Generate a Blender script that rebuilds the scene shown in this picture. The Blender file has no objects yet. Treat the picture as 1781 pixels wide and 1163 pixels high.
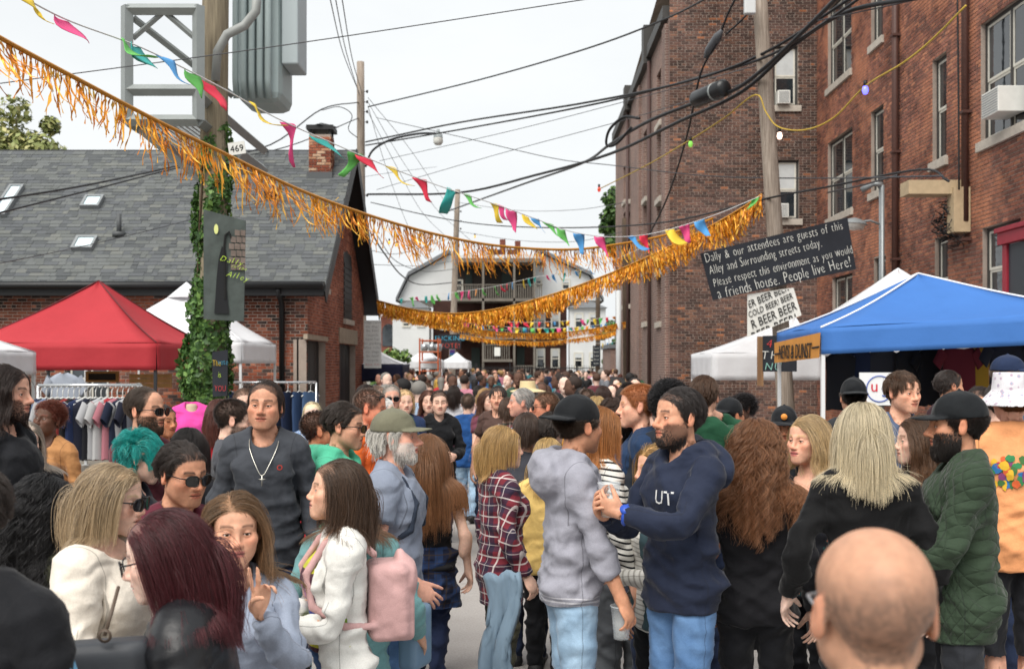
import bpy, math, random
import numpy as np
from mathutils import Vector, Matrix
random.seed(5); RNG = np.random.default_rng(11)
SC = bpy.context.scene; COL = SC.collection
# ------------------------------------------------------------------ camera, sky, sun, exposure
cam = bpy.data.objects.new('camera', bpy.data.cameras.new('camera')); COL.objects.link(cam); SC.camera = cam
cam.location = (0, 0, 1.95); cam.rotation_euler = (math.pi / 2, 0, 0)
cam.data.sensor_width = 36; cam.data.lens = 36 * 1900 / 1781; cam.data.shift_x = -(905 - 890.5) / 1781; cam.data.shift_y = (635 - 581.5) / 1781
cam.data.clip_start = 0.05; cam.data.clip_end = 600
cam.data.dof.use_dof = True; cam.data.dof.focus_distance = 5.8; cam.data.dof.aperture_fstop = 4.5
world = bpy.data.worlds.new('World'); SC.world = world; world.use_nodes = True
wn, wl = world.node_tree.nodes, world.node_tree.links; wn.clear()
SUN_EL, SUN_AZ = 52, 205
sky = wn.new('ShaderNodeTexSky'); sky.sky_type = 'NISHITA'; sky.sun_disc = False; sky.sun_elevation = math.radians(SUN_EL); sky.sun_rotation = math.radians(SUN_AZ); sky.dust_density = 6; sky.air_density = 1.0
wtc = wn.new('ShaderNodeTexCoord'); wno = wn.new('ShaderNodeTexNoise'); wno.inputs['Scale'].default_value = 2.2; wno.inputs['Detail'].default_value = 6; wno.inputs['Roughness'].default_value = 0.55
wmp = wn.new('ShaderNodeMapping'); wmp.inputs['Scale'].default_value = (1, 1, 2.6); wl.new(wtc.outputs['Generated'], wmp.inputs[0]); wl.new(wmp.outputs[0], wno.inputs['Vector'])
wrp = wn.new('ShaderNodeValToRGB'); wrp.color_ramp.elements[0].position = 0.3; wrp.color_ramp.elements[1].position = 0.7
wrp.color_ramp.elements[0].color = (5.65, 5.85, 5.95, 1); wrp.color_ramp.elements[1].color = (6.45, 6.6, 6.6, 1); wl.new(wno.outputs['Fac'], wrp.inputs[0])
wmx = wn.new('ShaderNodeMix'); wmx.data_type = 'RGBA'; wmx.inputs[0].default_value = 0.94; wl.new(sky.outputs[0], wmx.inputs[6]); wl.new(wrp.outputs[0], wmx.inputs[7])
wbg = wn.new('ShaderNodeBackground'); wbg.inputs['Strength'].default_value = 0.1; wl.new(wmx.outputs[2], wbg.inputs['Color'])
wo = wn.new('ShaderNodeOutputWorld'); wl.new(wbg.outputs[0], wo.inputs['Surface'])
sun = bpy.data.objects.new('sun', bpy.data.lights.new('sun', 'SUN')); COL.objects.link(sun)
sun.data.energy = 2.5; sun.data.angle = math.radians(45); sun.data.color = (1.0, 0.96, 0.9)
sun.rotation_euler = (math.radians(90 - SUN_EL), 0, math.radians(180 - SUN_AZ))
sun.location = (0, -10, 30)
vs = SC.view_settings; vs.view_transform = 'Standard'; vs.look = 'None'; vs.gamma = 1; vs.exposure = 0.7; vs.use_curve_mapping = False
SC.cycles.use_denoising = True
SC.cycles.max_bounces = 6; SC.cycles.diffuse_bounces = 3; SC.cycles.glossy_bounces = 2; SC.cycles.transparent_max_bounces = 12
# ------------------------------------------------------------------ people: implicit surfaces
f32 = np.float32
class Field:
    def __init__(s, xs, ys, zs):
        s.ax = [np.asarray(a, f32) for a in (xs, ys, zs)]
        s.d = np.full((len(xs), len(ys), len(zs)), 0.07, f32)
    def blk(s, lo, hi):
        r = []
        for a, l, h in zip(s.ax, lo, hi):
            i0 = max(0, int(np.searchsorted(a, l)) - 1); i1 = min(len(a), int(np.searchsorted(a, h)) + 1)
            r.append((i0, max(i1, i0)))
        return r
    def apply(s, prim, off=0.0, k=None, sub=False):
        lo, hi = prim.bounds(); kk = prim.k if k is None else k
        m = max(kk, 0.02) + 0.012 + max(off, 0)
        (a0, a1), (b0, b1), (c0, c1) = s.blk(lo - m, hi + m)
        if a1 <= a0 or b1 <= b0 or c1 <= c0: return
        X = s.ax[0][a0:a1, None, None]; Y = s.ax[1][None, b0:b1, None]; Z = s.ax[2][None, None, c0:c1]
        v = prim.ev(X, Y, Z) - off
        cur = s.d[a0:a1, b0:b1, c0:c1]
        if sub:
            v = -v; h = np.maximum(kk - np.abs(cur - v), 0) / kk
            s.d[a0:a1, b0:b1, c0:c1] = np.maximum(cur, v) + h * h * kk * 0.25
        else:
            h = np.maximum(kk - np.abs(cur - v), 0) / kk
            s.d[a0:a1, b0:b1, c0:c1] = np.minimum(cur, v) - h * h * kk * 0.25
    def sample(s, P):
        idx = []
        for j in range(3):
            a = s.ax[j]; i = np.clip(np.searchsorted(a, P[:, j]), 1, len(a) - 1)
            i = np.where(np.abs(a[i - 1] - P[:, j]) < np.abs(a[i] - P[:, j]), i - 1, i); idx.append(i)
        return s.d[idx[0], idx[1], idx[2]]
    def mesh(s):
        d = s.d; S = d < 0
        nx, ny, nz = d.shape
        n = np.zeros((nx - 1, ny - 1, nz - 1), np.int8)
        for i in (0, 1):
            for j in (0, 1):
                for k in (0, 1):
                    n += S[i:nx - 1 + i, j:ny - 1 + j, k:nz - 1 + k]
        ci = np.argwhere((n > 0) & (n < 8))
        ids = np.full(n.shape, -1, np.int32); ids[ci[:, 0], ci[:, 1], ci[:, 2]] = np.arange(len(ci))
        acc = np.zeros((len(ci), 3), f32); cnt = np.zeros(len(ci), f32)
        cs = [(i, j, k) for i in (0, 1) for j in (0, 1) for k in (0, 1)]
        def at(c): return d[ci[:, 0] + c[0], ci[:, 1] + c[1], ci[:, 2] + c[2]]
        vals = {c: at(c) for c in cs}
        pos = {c: np.stack([s.ax[q][ci[:, q] + c[q]] for q in range(3)], 1) for c in cs}
        for a in cs:
            for b in cs:
                if a < b and sum(x != y for x, y in zip(a, b)) == 1:
                    va, vb = vals[a], vals[b]; m = (va < 0) != (vb < 0)
                    t = np.where(m, va / np.where(m, va - vb, 1), 0)[:, None]
                    acc += np.where(m[:, None], pos[a] * (1 - t) + pos[b] * t, 0); cnt += m
        V = acc / np.maximum(cnt, 1)[:, None]
        F = []
        for ax in range(3):
            o = [q for q in range(3) if q != ax]
            A = S.take(range(0, d.shape[ax] - 1), ax); B = S.take(range(1, d.shape[ax]), ax)
            e = np.argwhere(A != B)
            e = e[(e[:, o[0]] > 0) & (e[:, o[1]] > 0) & (e[:, o[0]] < d.shape[o[0]] - 1) & (e[:, o[1]] < d.shape[o[1]] - 1)]
            if not len(e): continue
            q = []
            for da, db in ((1, 1), (0, 1), (0, 0), (1, 0)):
                g = e.copy(); g[:, o[0]] -= da; g[:, o[1]] -= db
                q.append(ids[g[:, 0], g[:, 1], g[:, 2]])
            q = np.stack(q, 1); ins = A[e[:, 0], e[:, 1], e[:, 2]]
            if ax == 1: ins = ~ins
            q = np.where(ins[:, None], q, q[:, ::-1]); F.append(q)
        return V, np.concatenate(F)

class Cap:                                   # tapered capsule, optionally squashed and flat at its end b
    def __init__(s, bone, a, b, ra, rb=None, k=0.03, sc=(1, 1, 1), flat=False):
        s.bone, s.a, s.b, s.ra, s.rb, s.k, s.sc, s.flat = bone, np.array(a, f32), np.array(b, f32), ra, ra if rb is None else rb, k, np.array(sc, f32), flat
    def bounds(s):
        r = max(s.ra, s.rb) / s.sc
        return np.minimum(s.a, s.b) - r, np.maximum(s.a, s.b) + r
    def ev(s, X, Y, Z):
        c = s.sc; px, py, pz = (X - s.a[0]) * c[0], (Y - s.a[1]) * c[1], (Z - s.a[2]) * c[2]
        ba = (s.b - s.a) * c; L = float(ba @ ba) + 1e-9
        dt = px * ba[0] + py * ba[1] + pz * ba[2]
        t = np.clip(dt / L, 0, 1)
        v = np.sqrt((px - t * ba[0]) ** 2 + (py - t * ba[1]) ** 2 + (pz - t * ba[2]) ** 2) - (s.ra + (s.rb - s.ra) * t)
        if s.flat: v = np.maximum(v, (dt - L) / math.sqrt(L))
        return v
class Ell:
    def __init__(s, bone, c, r, k=0.03, rx=0.0, ry=0.0, rz=0.0):
        s.bone, s.c, s.r, s.k = bone, np.array(c, f32), np.array(r, f32), k
        s.R = np.array(Matrix.Rotation(rz, 3, 'Z') @ Matrix.Rotation(ry, 3, 'Y') @ Matrix.Rotation(rx, 3, 'X'), f32)
        s.rot = bool(rx or ry or rz)
    def bounds(s):
        r = np.full(3, s.r.max(), f32) if s.rot else s.r
        return s.c - r, s.c + r
    def ev(s, X, Y, Z):
        p = [X - s.c[0], Y - s.c[1], Z - s.c[2]]
        if s.rot:
            R = s.R; p = [R[0, i] * p[0] + R[1, i] * p[1] + R[2, i] * p[2] for i in range(3)]
        q = [p[i] / s.r[i] for i in range(3)]
        k0 = np.sqrt(q[0] ** 2 + q[1] ** 2 + q[2] ** 2) + 1e-6
        k1 = np.sqrt((q[0] / s.r[0]) ** 2 + (q[1] / s.r[1]) ** 2 + (q[2] / s.r[2]) ** 2) + 1e-6
        return k0 * (k0 - 1) / k1

class Box:
    def __init__(s, bone, c, h, r, k=0.01): s.bone, s.c, s.h, s.r, s.k = bone, np.array(c, f32), np.array(h, f32), r, k
    def bounds(s): return s.c - s.h - s.r, s.c + s.h + s.r
    def ev(s, X, Y, Z):
        q = [np.maximum(np.abs(v - s.c[i]) - s.h[i], 0) for i, v in enumerate((X, Y, Z))]; return np.sqrt(q[0] ** 2 + q[1] ** 2 + q[2] ** 2) - s.r
HC = np.array((0, -0.004, 1.638), f32)       # head centre at rest
BN = ['pelvis', 'spine', 'chest', 'neck', 'head']
PAR = {'pelvis': None, 'spine': 'pelvis', 'chest': 'spine', 'neck': 'chest', 'head': 'neck'}
JNT = {'pelvis': (0, 0.01, 0.95), 'spine': (0, 0.02, 1.06), 'chest': (0, 0.025, 1.22), 'neck': (0, 0.03, 1.46), 'head': (0, 0.02, 1.565)}
def hand_frame(sd):
    d = np.array((sd * 0.4226, 0, -0.9063)); S = np.array((sd * 0.160, 0.02, 1.400)); E = S + 0.29 * d
    W = E + 0.255 * d + np.array((0, -0.025, 0)); u = (W - E) / np.linalg.norm(W - E)
    n = np.array((-sd, 0, 0.0)); n -= u * (n @ u); n /= np.linalg.norm(n)
    f = np.cross(u, n) * sd
    if f[1] > 0: f = -f
    return S, E, W, u, f, n
for sn, sd in (('l', 1), ('r', -1)):
    S_, E_, W_, u_, f_, n_ = hand_frame(sd)
    for nm, p, j in (('arm', 'chest', S_), ('fore', 'arm', E_), ('hand', 'fore', W_)):
        b = nm + sn; BN.append(b); PAR[b] = p if p == 'chest' else p + sn; JNT[b] = tuple(j)
    H_ = np.array((sd * 0.09, 0.01, 0.92))
    for nm, p, j in (('thigh', 'pelvis', H_), ('shin', 'thigh', (sd * 0.10, 0.0, 0.50)), ('foot', 'shin', (sd * 0.105, 0.025, 0.085))):
        b = nm + sn; BN.append(b); PAR[b] = p if p == 'pelvis' else p + sn; JNT[b] = tuple(j)
    for i in range(4):
        fan = (0.13, 0.03, -0.06, -0.16)[i]
        fd = u_ + f_ * fan; fd /= np.linalg.norm(fd)
        K = W_ + u_ * (0.090, 0.094, 0.089, 0.080)[i] + f_ * (0.032, 0.0105, -0.0105, -0.030)[i]
        L = (0.074, 0.082, 0.075, 0.060)[i]
        for q, (a_, b_) in enumerate(((0, 0.42), (0.42, 0.72), (0.72, 1.0))):
            b = 'f%d%d%s' % (i, q, sn); BN.append(b); PAR[b] = 'hand' + sn if q == 0 else 'f%d%d%s' % (i, q - 1, sn)
            JNT[b] = tuple(K + fd * L * a_)
        JNT['tip%d%s' % (i, sn)] = tuple(K + fd * L)
    T0 = W_ + u_ * 0.022 + f_ * 0.026 + n_ * 0.006; td = u_ * 0.72 + f_ * 0.62 + n_ * 0.25; td /= np.linalg.norm(td)
    for q, l in enumerate((0.0, 0.045, 0.075)):
        b = 't%d%s' % (q, sn)
        BN.append(b); PAR[b] = 'hand' + sn if q == 0 else 't%d%s' % (q - 1, sn); JNT[b] = tuple(T0 + td * l)
    JNT['tipt' + sn] = tuple(T0 + td * 0.103)
BI = {b: i for i, b in enumerate(BN)}

def body_prims(fem=False, heavy=0.0):
    P = []; e, c = Ell, Cap
    w = 0.93 if fem else 1.0; g = 1 + heavy
    P += [e('pelvis', (0, 0.012, 0.93), ((0.158 if fem else 0.150) * g, 0.104 * g, 0.13), 0.05),
          e('spine', (0, 0.008 - 0.04 * heavy, 1.08), ((0.116 if fem else 0.134) * g, (0.085 if fem else 0.092) * (1 + 1.6 * heavy), 0.15), 0.06),
          e('chest', (0, 0.008, 1.27), (0.146 * w * g, 0.101 * g, 0.18), 0.05),
          c('chest', (-0.112 * w, 0.022, 1.395), (0.112 * w, 0.022, 1.395), 0.060, k=0.05),
          c('neck', (0, 0.034, 1.42), (0, 0.016, 1.575), 0.056 * (0.84 if fem else 1.0), 0.051 * (0.86 if fem else 1.0), 0.03)]
    for sn, sd in (('l', 1), ('r', -1)):
        S, E, W, u, f, n = hand_frame(sd)
        if fem: P.append(e('chest', (sd * 0.066, -0.076, 1.275), (0.060, 0.052, 0.062), 0.03))
        else: P.append(e('chest', (sd * 0.07, -0.062, 1.31), (0.072, 0.042, 0.062), 0.04))
        P += [c('chest', (sd * 0.03, 0.035, 1.475), (sd * 0.13 * w, 0.03, 1.415), 0.040 * w, 0.040, 0.04),
              e('pelvis', (sd * 0.072, 0.062, 0.90), (0.080, 0.072, 0.09), 0.04)]
        A = 0.83 if fem else 1.0
        P += [e('arm' + sn, S + (-0.004 * sd - (0.012 * sd if fem else 0), 0, -0.012), (0.052 * A, 0.056 * A, 0.066 * A), 0.045),
              c('arm' + sn, S + (E - S) * 0.1, E, 0.048 * A * g, 0.039 * A * g, 0.03),
              c('fore' + sn, E, W, 0.041 * A, 0.0275 * A, 0.02),
              e('fore' + sn, E + (W - E) * 0.28, (0.046 * A, 0.047 * A, 0.085), 0.03)]
        Mf = np.stack([n, f, u], 1)
        pal = Ell('hand' + sn, W + u * 0.052, (0.0165, 0.043, 0.052), 0.014); pal.R = Mf.astype(f32); pal.rot = True
        P.append(pal)
        P.append(c('hand' + sn, W, W + u * 0.03, 0.025 * A, 0.022, 0.02))
        for i in range(4):
            js = [np.array(JNT['f%d%d%s' % (i, q, sn)]) for q in range(3)] + [np.array(JNT['tip%d%s' % (i, sn)])]
            rr = (0.0088, 0.0082, 0.0074, 0.0062) if i < 3 else (0.0076, 0.007, 0.0064, 0.0056)
            for q in range(3):
                P.append(c('f%d%d%s' % (i, q, sn), js[q], js[q + 1], rr[q] * (0.92 if fem else 1), rr[q + 1] * (0.92 if fem else 1), 0.004))
        js = [np.array(JNT['t%d%s' % (q, sn)]) for q in range(3)] + [np.array(JNT['tipt' + sn])]
        for q, (a_, b_) in enumerate(((0.0155, 0.0115), (0.0112, 0.0095), (0.0095, 0.0072))):
            P.append(c('t%d%s' % (q, sn), js[q], js[q + 1], a_, b_, 0.012 if q == 0 else 0.004))
        K_ = np.array((sd * 0.10, 0, 0.50)); A_ = np.array((sd * 0.105, 0.025, 0.085))
        P += [c('thigh' + sn, (sd * 0.088, 0.012, 0.88), K_, 0.088 * g, 0.055, 0.04),
              c('shin' + sn, K_, A_, 0.053, 0.036, 0.02), e('shin' + sn, (sd * 0.103, 0.03, 0.36), (0.05, 0.055, 0.12), 0.03),
              c('foot' + sn, (sd * 0.105, 0.035, 0.042), (sd * 0.118, -0.145, 0.026), 0.04, 0.028, 0.02, sc=(0.9, 1, 1.15))]
    return P

def head_prims(fem=False):
    P = []; O = HC
    def e(c, r, k=0.02, **kw): P.append((Ell('head', O + np.array(c, f32), r, k, **kw), False))
    def c(a, b, ra, rb=None, k=0.015, sub=False): P.append((Cap('head', O + np.array(a, f32), O + np.array(b, f32), ra, rb, k), sub))
    j = 0.91 if fem else 1.0
    e((0, 0.018, 0.026), (0.0755, 0.098, 0.084)); e((0, -0.030, 0.030), (0.064, 0.054, 0.058), 0.03)
    e((0, -0.030, -0.035), (0.0600 * (j + .03), 0.055, 0.068), 0.03)
    e((0, -0.034, -0.080), (0.047 * j, 0.050, 0.038), 0.03)
    e((0, -0.074, -0.1065), (0.020 * j, 0.016, 0.0155), 0.022)
    for s in (1, -1):
        c((s * 0.047 * j, -0.004, -0.062), (s * 0.020 * j, -0.068, -0.106), 0.013, 0.011, 0.03)
        e((s * 0.036, -0.036, -0.052), (0.027 * j, 0.036, 0.034), 0.03)
        e((s * 0.045, -0.058, -0.030), (0.020, 0.022, 0.017), 0.025)
        c((s * 0.008, -0.0845, 0.009), (s * 0.046, -0.066, 0.011), 0.0085 if not fem else 0.006, 0.008 if not fem else 0.006, 0.016)
    for s in (1, -1):
        P.append((Ell('head', O + np.array((s * 0.032, -0.094, -0.011), f32), (0.018, 0.016, 0.0135), 0.016), True))
    for s in (1, -1):
        e((s * 0.0315, -0.0715, -0.0105), (0.0152, 0.0146, 0.0140), 0.005)
        P.append((Ell('head', O + np.array((s * 0.0320, -0.0865, -0.0115), f32), (0.0132, 0.0100, 0.0038), 0.0015), True))
    nz = 0.92 if fem else 1.0
    e((0, -0.068, -0.070), (0.034 * j, 0.027, 0.030), 0.02)
    c((0, -0.084, 0.002), (0, -0.1065 * (0.5 + 0.5 * nz), -0.040), 0.0075 * nz, 0.0098 * nz, 0.014)
    e((0, -0.1065 * (0.5 + 0.5 * nz), -0.0425), (0.0115 * nz, 0.0105, 0.0095), 0.008)
    for s in (1, -1):
        e((s * 0.0125 * nz, -0.094, -0.0465), (0.0085 * nz, 0.012, 0.0075), 0.007)
        P.append((Ell('head', O + np.array((s * 0.007, -0.0985, -0.0535), f32), (0.0035, 0.006, 0.0035), 0.003), True))
    e((0, -0.0880, -0.0675), (0.0235, 0.0105, 0.0062 if not fem else 0.007), 0.005)
    e((0, -0.0862, -0.0785), (0.0205, 0.0105, 0.0072 if not fem else 0.008), 0.005)
    c((-0.0235, -0.090, -0.0735), (0, -0.1005, -0.0725), 0.0024, 0.0024, 0.003, True)
    c((0.0235, -0.090, -0.0735), (0, -0.1005, -0.0725), 0.0024, 0.0024, 0.003, True)
    e((0, -0.085, -0.0915), (0.015, 0.004, 0.004), 0.01)
    for s in (1, -1):
        e((s * 0.0785, 0.014, -0.014), (0.0075, 0.0185, 0.031), 0.006, rx=-0.18, rz=s * 0.38)
        P.append((Ell('head', O + np.array((s * 0.0885, 0.008, -0.010), f32), (0.006, 0.0105, 0.017), 0.006, rx=-0.18, rz=s * 0.38), True))
        e((s * 0.076, 0.004, -0.018), (0.006, 0.006, 0.008), 0.005)
        c((s * 0.076, 0.003, -0.036), (s * 0.079, 0.008, -0.036), 0.0065, 0.006, 0.005)
    return P

def axis(*segs):
    a = []
    for lo, hi, st in segs: a += list(np.arange(lo, hi - st * 0.4, st))
    a.append(segs[-1][1]); return np.array(a, f32)

def to_mesh(name, V, F, smooth=True):
    me = bpy.data.meshes.new(name)
    V = np.ascontiguousarray(V, f32); F = np.asarray(F, np.int32)
    me.vertices.add(len(V)); me.vertices.foreach_set('co', V.ravel())
    m = F.shape[1]; me.loops.add(F.size); me.loops.foreach_set('vertex_index', F.ravel())
    me.polygons.add(len(F)); me.polygons.foreach_set('loop_start', np.arange(0, F.size, m, dtype=np.int32))
    try: me.polygons.foreach_set('loop_total', np.full(len(F), m, np.int32))
    except Exception: pass
    if smooth: me.polygons.foreach_set('use_smooth', np.ones(len(F), bool))
    me.update(calc_edges=True); me.validate()
    return me

def decimate(V, F, ratio):
    me = to_mesh('tmp', V, F); o = bpy.data.objects.new('tmp', me); bpy.context.scene.collection.objects.link(o)
    m = o.modifiers.new('d', 'DECIMATE'); m.ratio = ratio
    dg = bpy.context.evaluated_depsgraph_get(); ev = o.evaluated_get(dg); me2 = ev.to_mesh(); me2.calc_loop_triangles()
    v = np.zeros(len(me2.vertices) * 3, f32); me2.vertices.foreach_get('co', v)
    t = np.zeros(len(me2.loop_triangles) * 3, np.int32); me2.loop_triangles.foreach_get('vertices', t)
    ev.to_mesh_clear(); bpy.data.objects.remove(o); bpy.data.meshes.remove(me)
    return v.reshape(-1, 3), t.reshape(-1, 3)

def normals(V, F):
    a, b, c = V[F[:, 0]], V[F[:, 1]], V[F[:, 2]]
    n = np.cross(b - a, c - a) if F.shape[1] == 3 else np.cross(c - a, V[F[:, 3]] - b)
    N = np.zeros_like(V)
    for i in range(F.shape[1]): np.add.at(N, F[:, i], n)
    return N / (np.linalg.norm(N, axis=1, keepdims=True) + 1e-9)

def weights(V, prims, sig=0.016):
    D = np.full((len(V), len(BN)), 0.5, f32)
    X, Y, Z = V[:, 0], V[:, 1], V[:, 2]
    for p in prims:
        i = BI[p.bone]; D[:, i] = np.minimum(D[:, i], p.ev(X, Y, Z))
    D -= D.min(1, keepdims=True)
    W = np.exp(-D / sig); W[W < 0.02] = 0
    return W / W.sum(1, keepdims=True)

HAIRLINE = (np.array([-0.12, -0.086, -0.066, -0.05, -0.034, -0.012, 0.004, 0.022, 0.06, 0.12]),
            np.array([0.066, 0.062, 0.052, 0.030, -0.005, -0.022, 0.005, -0.018, -0.062, -0.088]))
TPL = {}
def body_template(fem, heavy=0.0, lod=0):
    key = (fem, heavy, lod)
    if key in TPL: return TPL[key]
    P = body_prims(fem, heavy); Hd = head_prims(fem)
    F = Field(axis((-0.53, -0.38, 0.0033), (-0.38, -0.10, 0.011), (-0.10, 0.10, 0.0024), (0.10, 0.38, 0.011), (0.38, 0.53, 0.0033)),
              axis((-0.23, -0.135, 0.011), (-0.135, -0.05, 0.0026), (-0.05, 0.05, 0.0034), (0.05, 0.14, 0.006), (0.14, 0.19, 0.012)),
              axis((-0.02, 0.71, 0.02), (0.71, 0.93, 0.0033), (0.93, 1.48, 0.012), (1.48, 1.775, 0.0024)))
    if lod:
        t0 = body_template(fem, heavy, 0); V, T = decimate(t0['V'], t0['T'], (1, 0.3, 0.045)[lod])
    else:
        for p in P: F.apply(p)
        for p, sub in Hd: F.apply(p, sub=sub)
        V, Q = F.mesh(); V, T = decimate(V, Q, 0.15)
    hp = [p for p, s in Hd if not s]
    W = weights(V, P + hp)
    # the head moves stiffly above the jaw line
    h = V - HC; stiff = np.clip((h[:, 2] + 0.10 + 0.5 * np.clip(-h[:, 1], -0.2, 0.06)) / 0.035, 0, 1)
    stiff = stiff * (V[:, 2] > 1.50); W *= (1 - stiff)[:, None]; W[:, BI['head']] += stiff
    N = normals(V, T)
    hd = W[:, BI['head']] > 0.3; y, z, x = h[:, 1], h[:, 2], np.abs(h[:, 0])
    ear = (x > 0.0745) & (np.abs(y - 0.012) < 0.026) & (z > -0.05) & (z < 0.02)
    M = {}
    M['scalp'] = np.clip((z - np.interp(y, *HAIRLINE)) / 0.006 + 0.5, 0, 1) * hd * ~ear
    def ed(c, r): return np.sqrt(((x - c[0]) / r[0]) ** 2 + ((y - c[1]) / r[1]) ** 2 + ((z - c[2]) / r[2]) ** 2)
    lp = np.minimum(ed((0, -0.097, -0.0678), (0.0235, 0.012, 0.0066)), ed((0, -0.095, -0.0788), (0.0205, 0.012, 0.0074)))
    M['lip'] = np.clip((1.12 - lp) / 0.2, 0, 1) * hd
    bz = 0.0135 + 0.004 * np.sin(np.clip((x - 0.012) / 0.04, 0, 1) * math.pi) - 0.03 * np.clip(x - 0.04, 0, 1)
    M['brow'] = np.clip((0.0058 - np.abs(z - bz)) / 0.003, 0, 1) * ((x > 0.012) & (x < 0.053)) * (y < -0.05) * hd
    bd = np.clip((-0.042 - 0.35 * (y + 0.09) * 0 + np.clip((x - 0.02) * 0.4, 0, 0.014) - z) / 0.012, 0, 1) * np.clip((0.016 - y) / 0.015, 0, 1)
    side = np.clip((0.012 - np.abs(y + 0.010)) / 0.01, 0, 1) * (x > 0.055) * np.clip((0.0 - z) / 0.01, 0, 1)
    bd = np.maximum(bd, side) * (z > -0.145) * (1 - np.clip((1.35 - lp) / 0.2, 0, 1)) * ~ear
    M['beard'] = bd * (W[:, BI['head']] > 0.15) * ((z > -0.056) * (np.abs(x) < 0.026) < 0.5)
    M['cheek'] = np.exp(-((x - 0.045) ** 2 + (z + 0.035) ** 2) / 0.0006) * (y < -0.02) * hd + np.exp(-(x ** 2 + (z + 0.043) ** 2) / 0.00025) * (y < -0.09)
    M['lash'] = np.clip((0.0030 - np.abs(z + 0.0078 + 14 * (x - 0.032) ** 2)) / 0.0018, 0, 1) * ((x > 0.018) & (x < 0.047)) * (y < -0.05) * hd
    M['slit'] = np.clip((0.0030 - np.abs(z + 0.0732)) / 0.0018, 0, 1) * (x < 0.025) * (y < -0.07) * hd
    M['ear'] = ear * hd
    M['lid'] = np.exp(-((x - 0.032) ** 2 / 0.00035 + (z + 0.011) ** 2 / 0.0001)) * (y < -0.05) * hd
    t = dict(V=V, T=T, W=W, N=N, M=M, P=P, hp=hp, fem=fem)
    TPL[key] = t; return t

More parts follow.
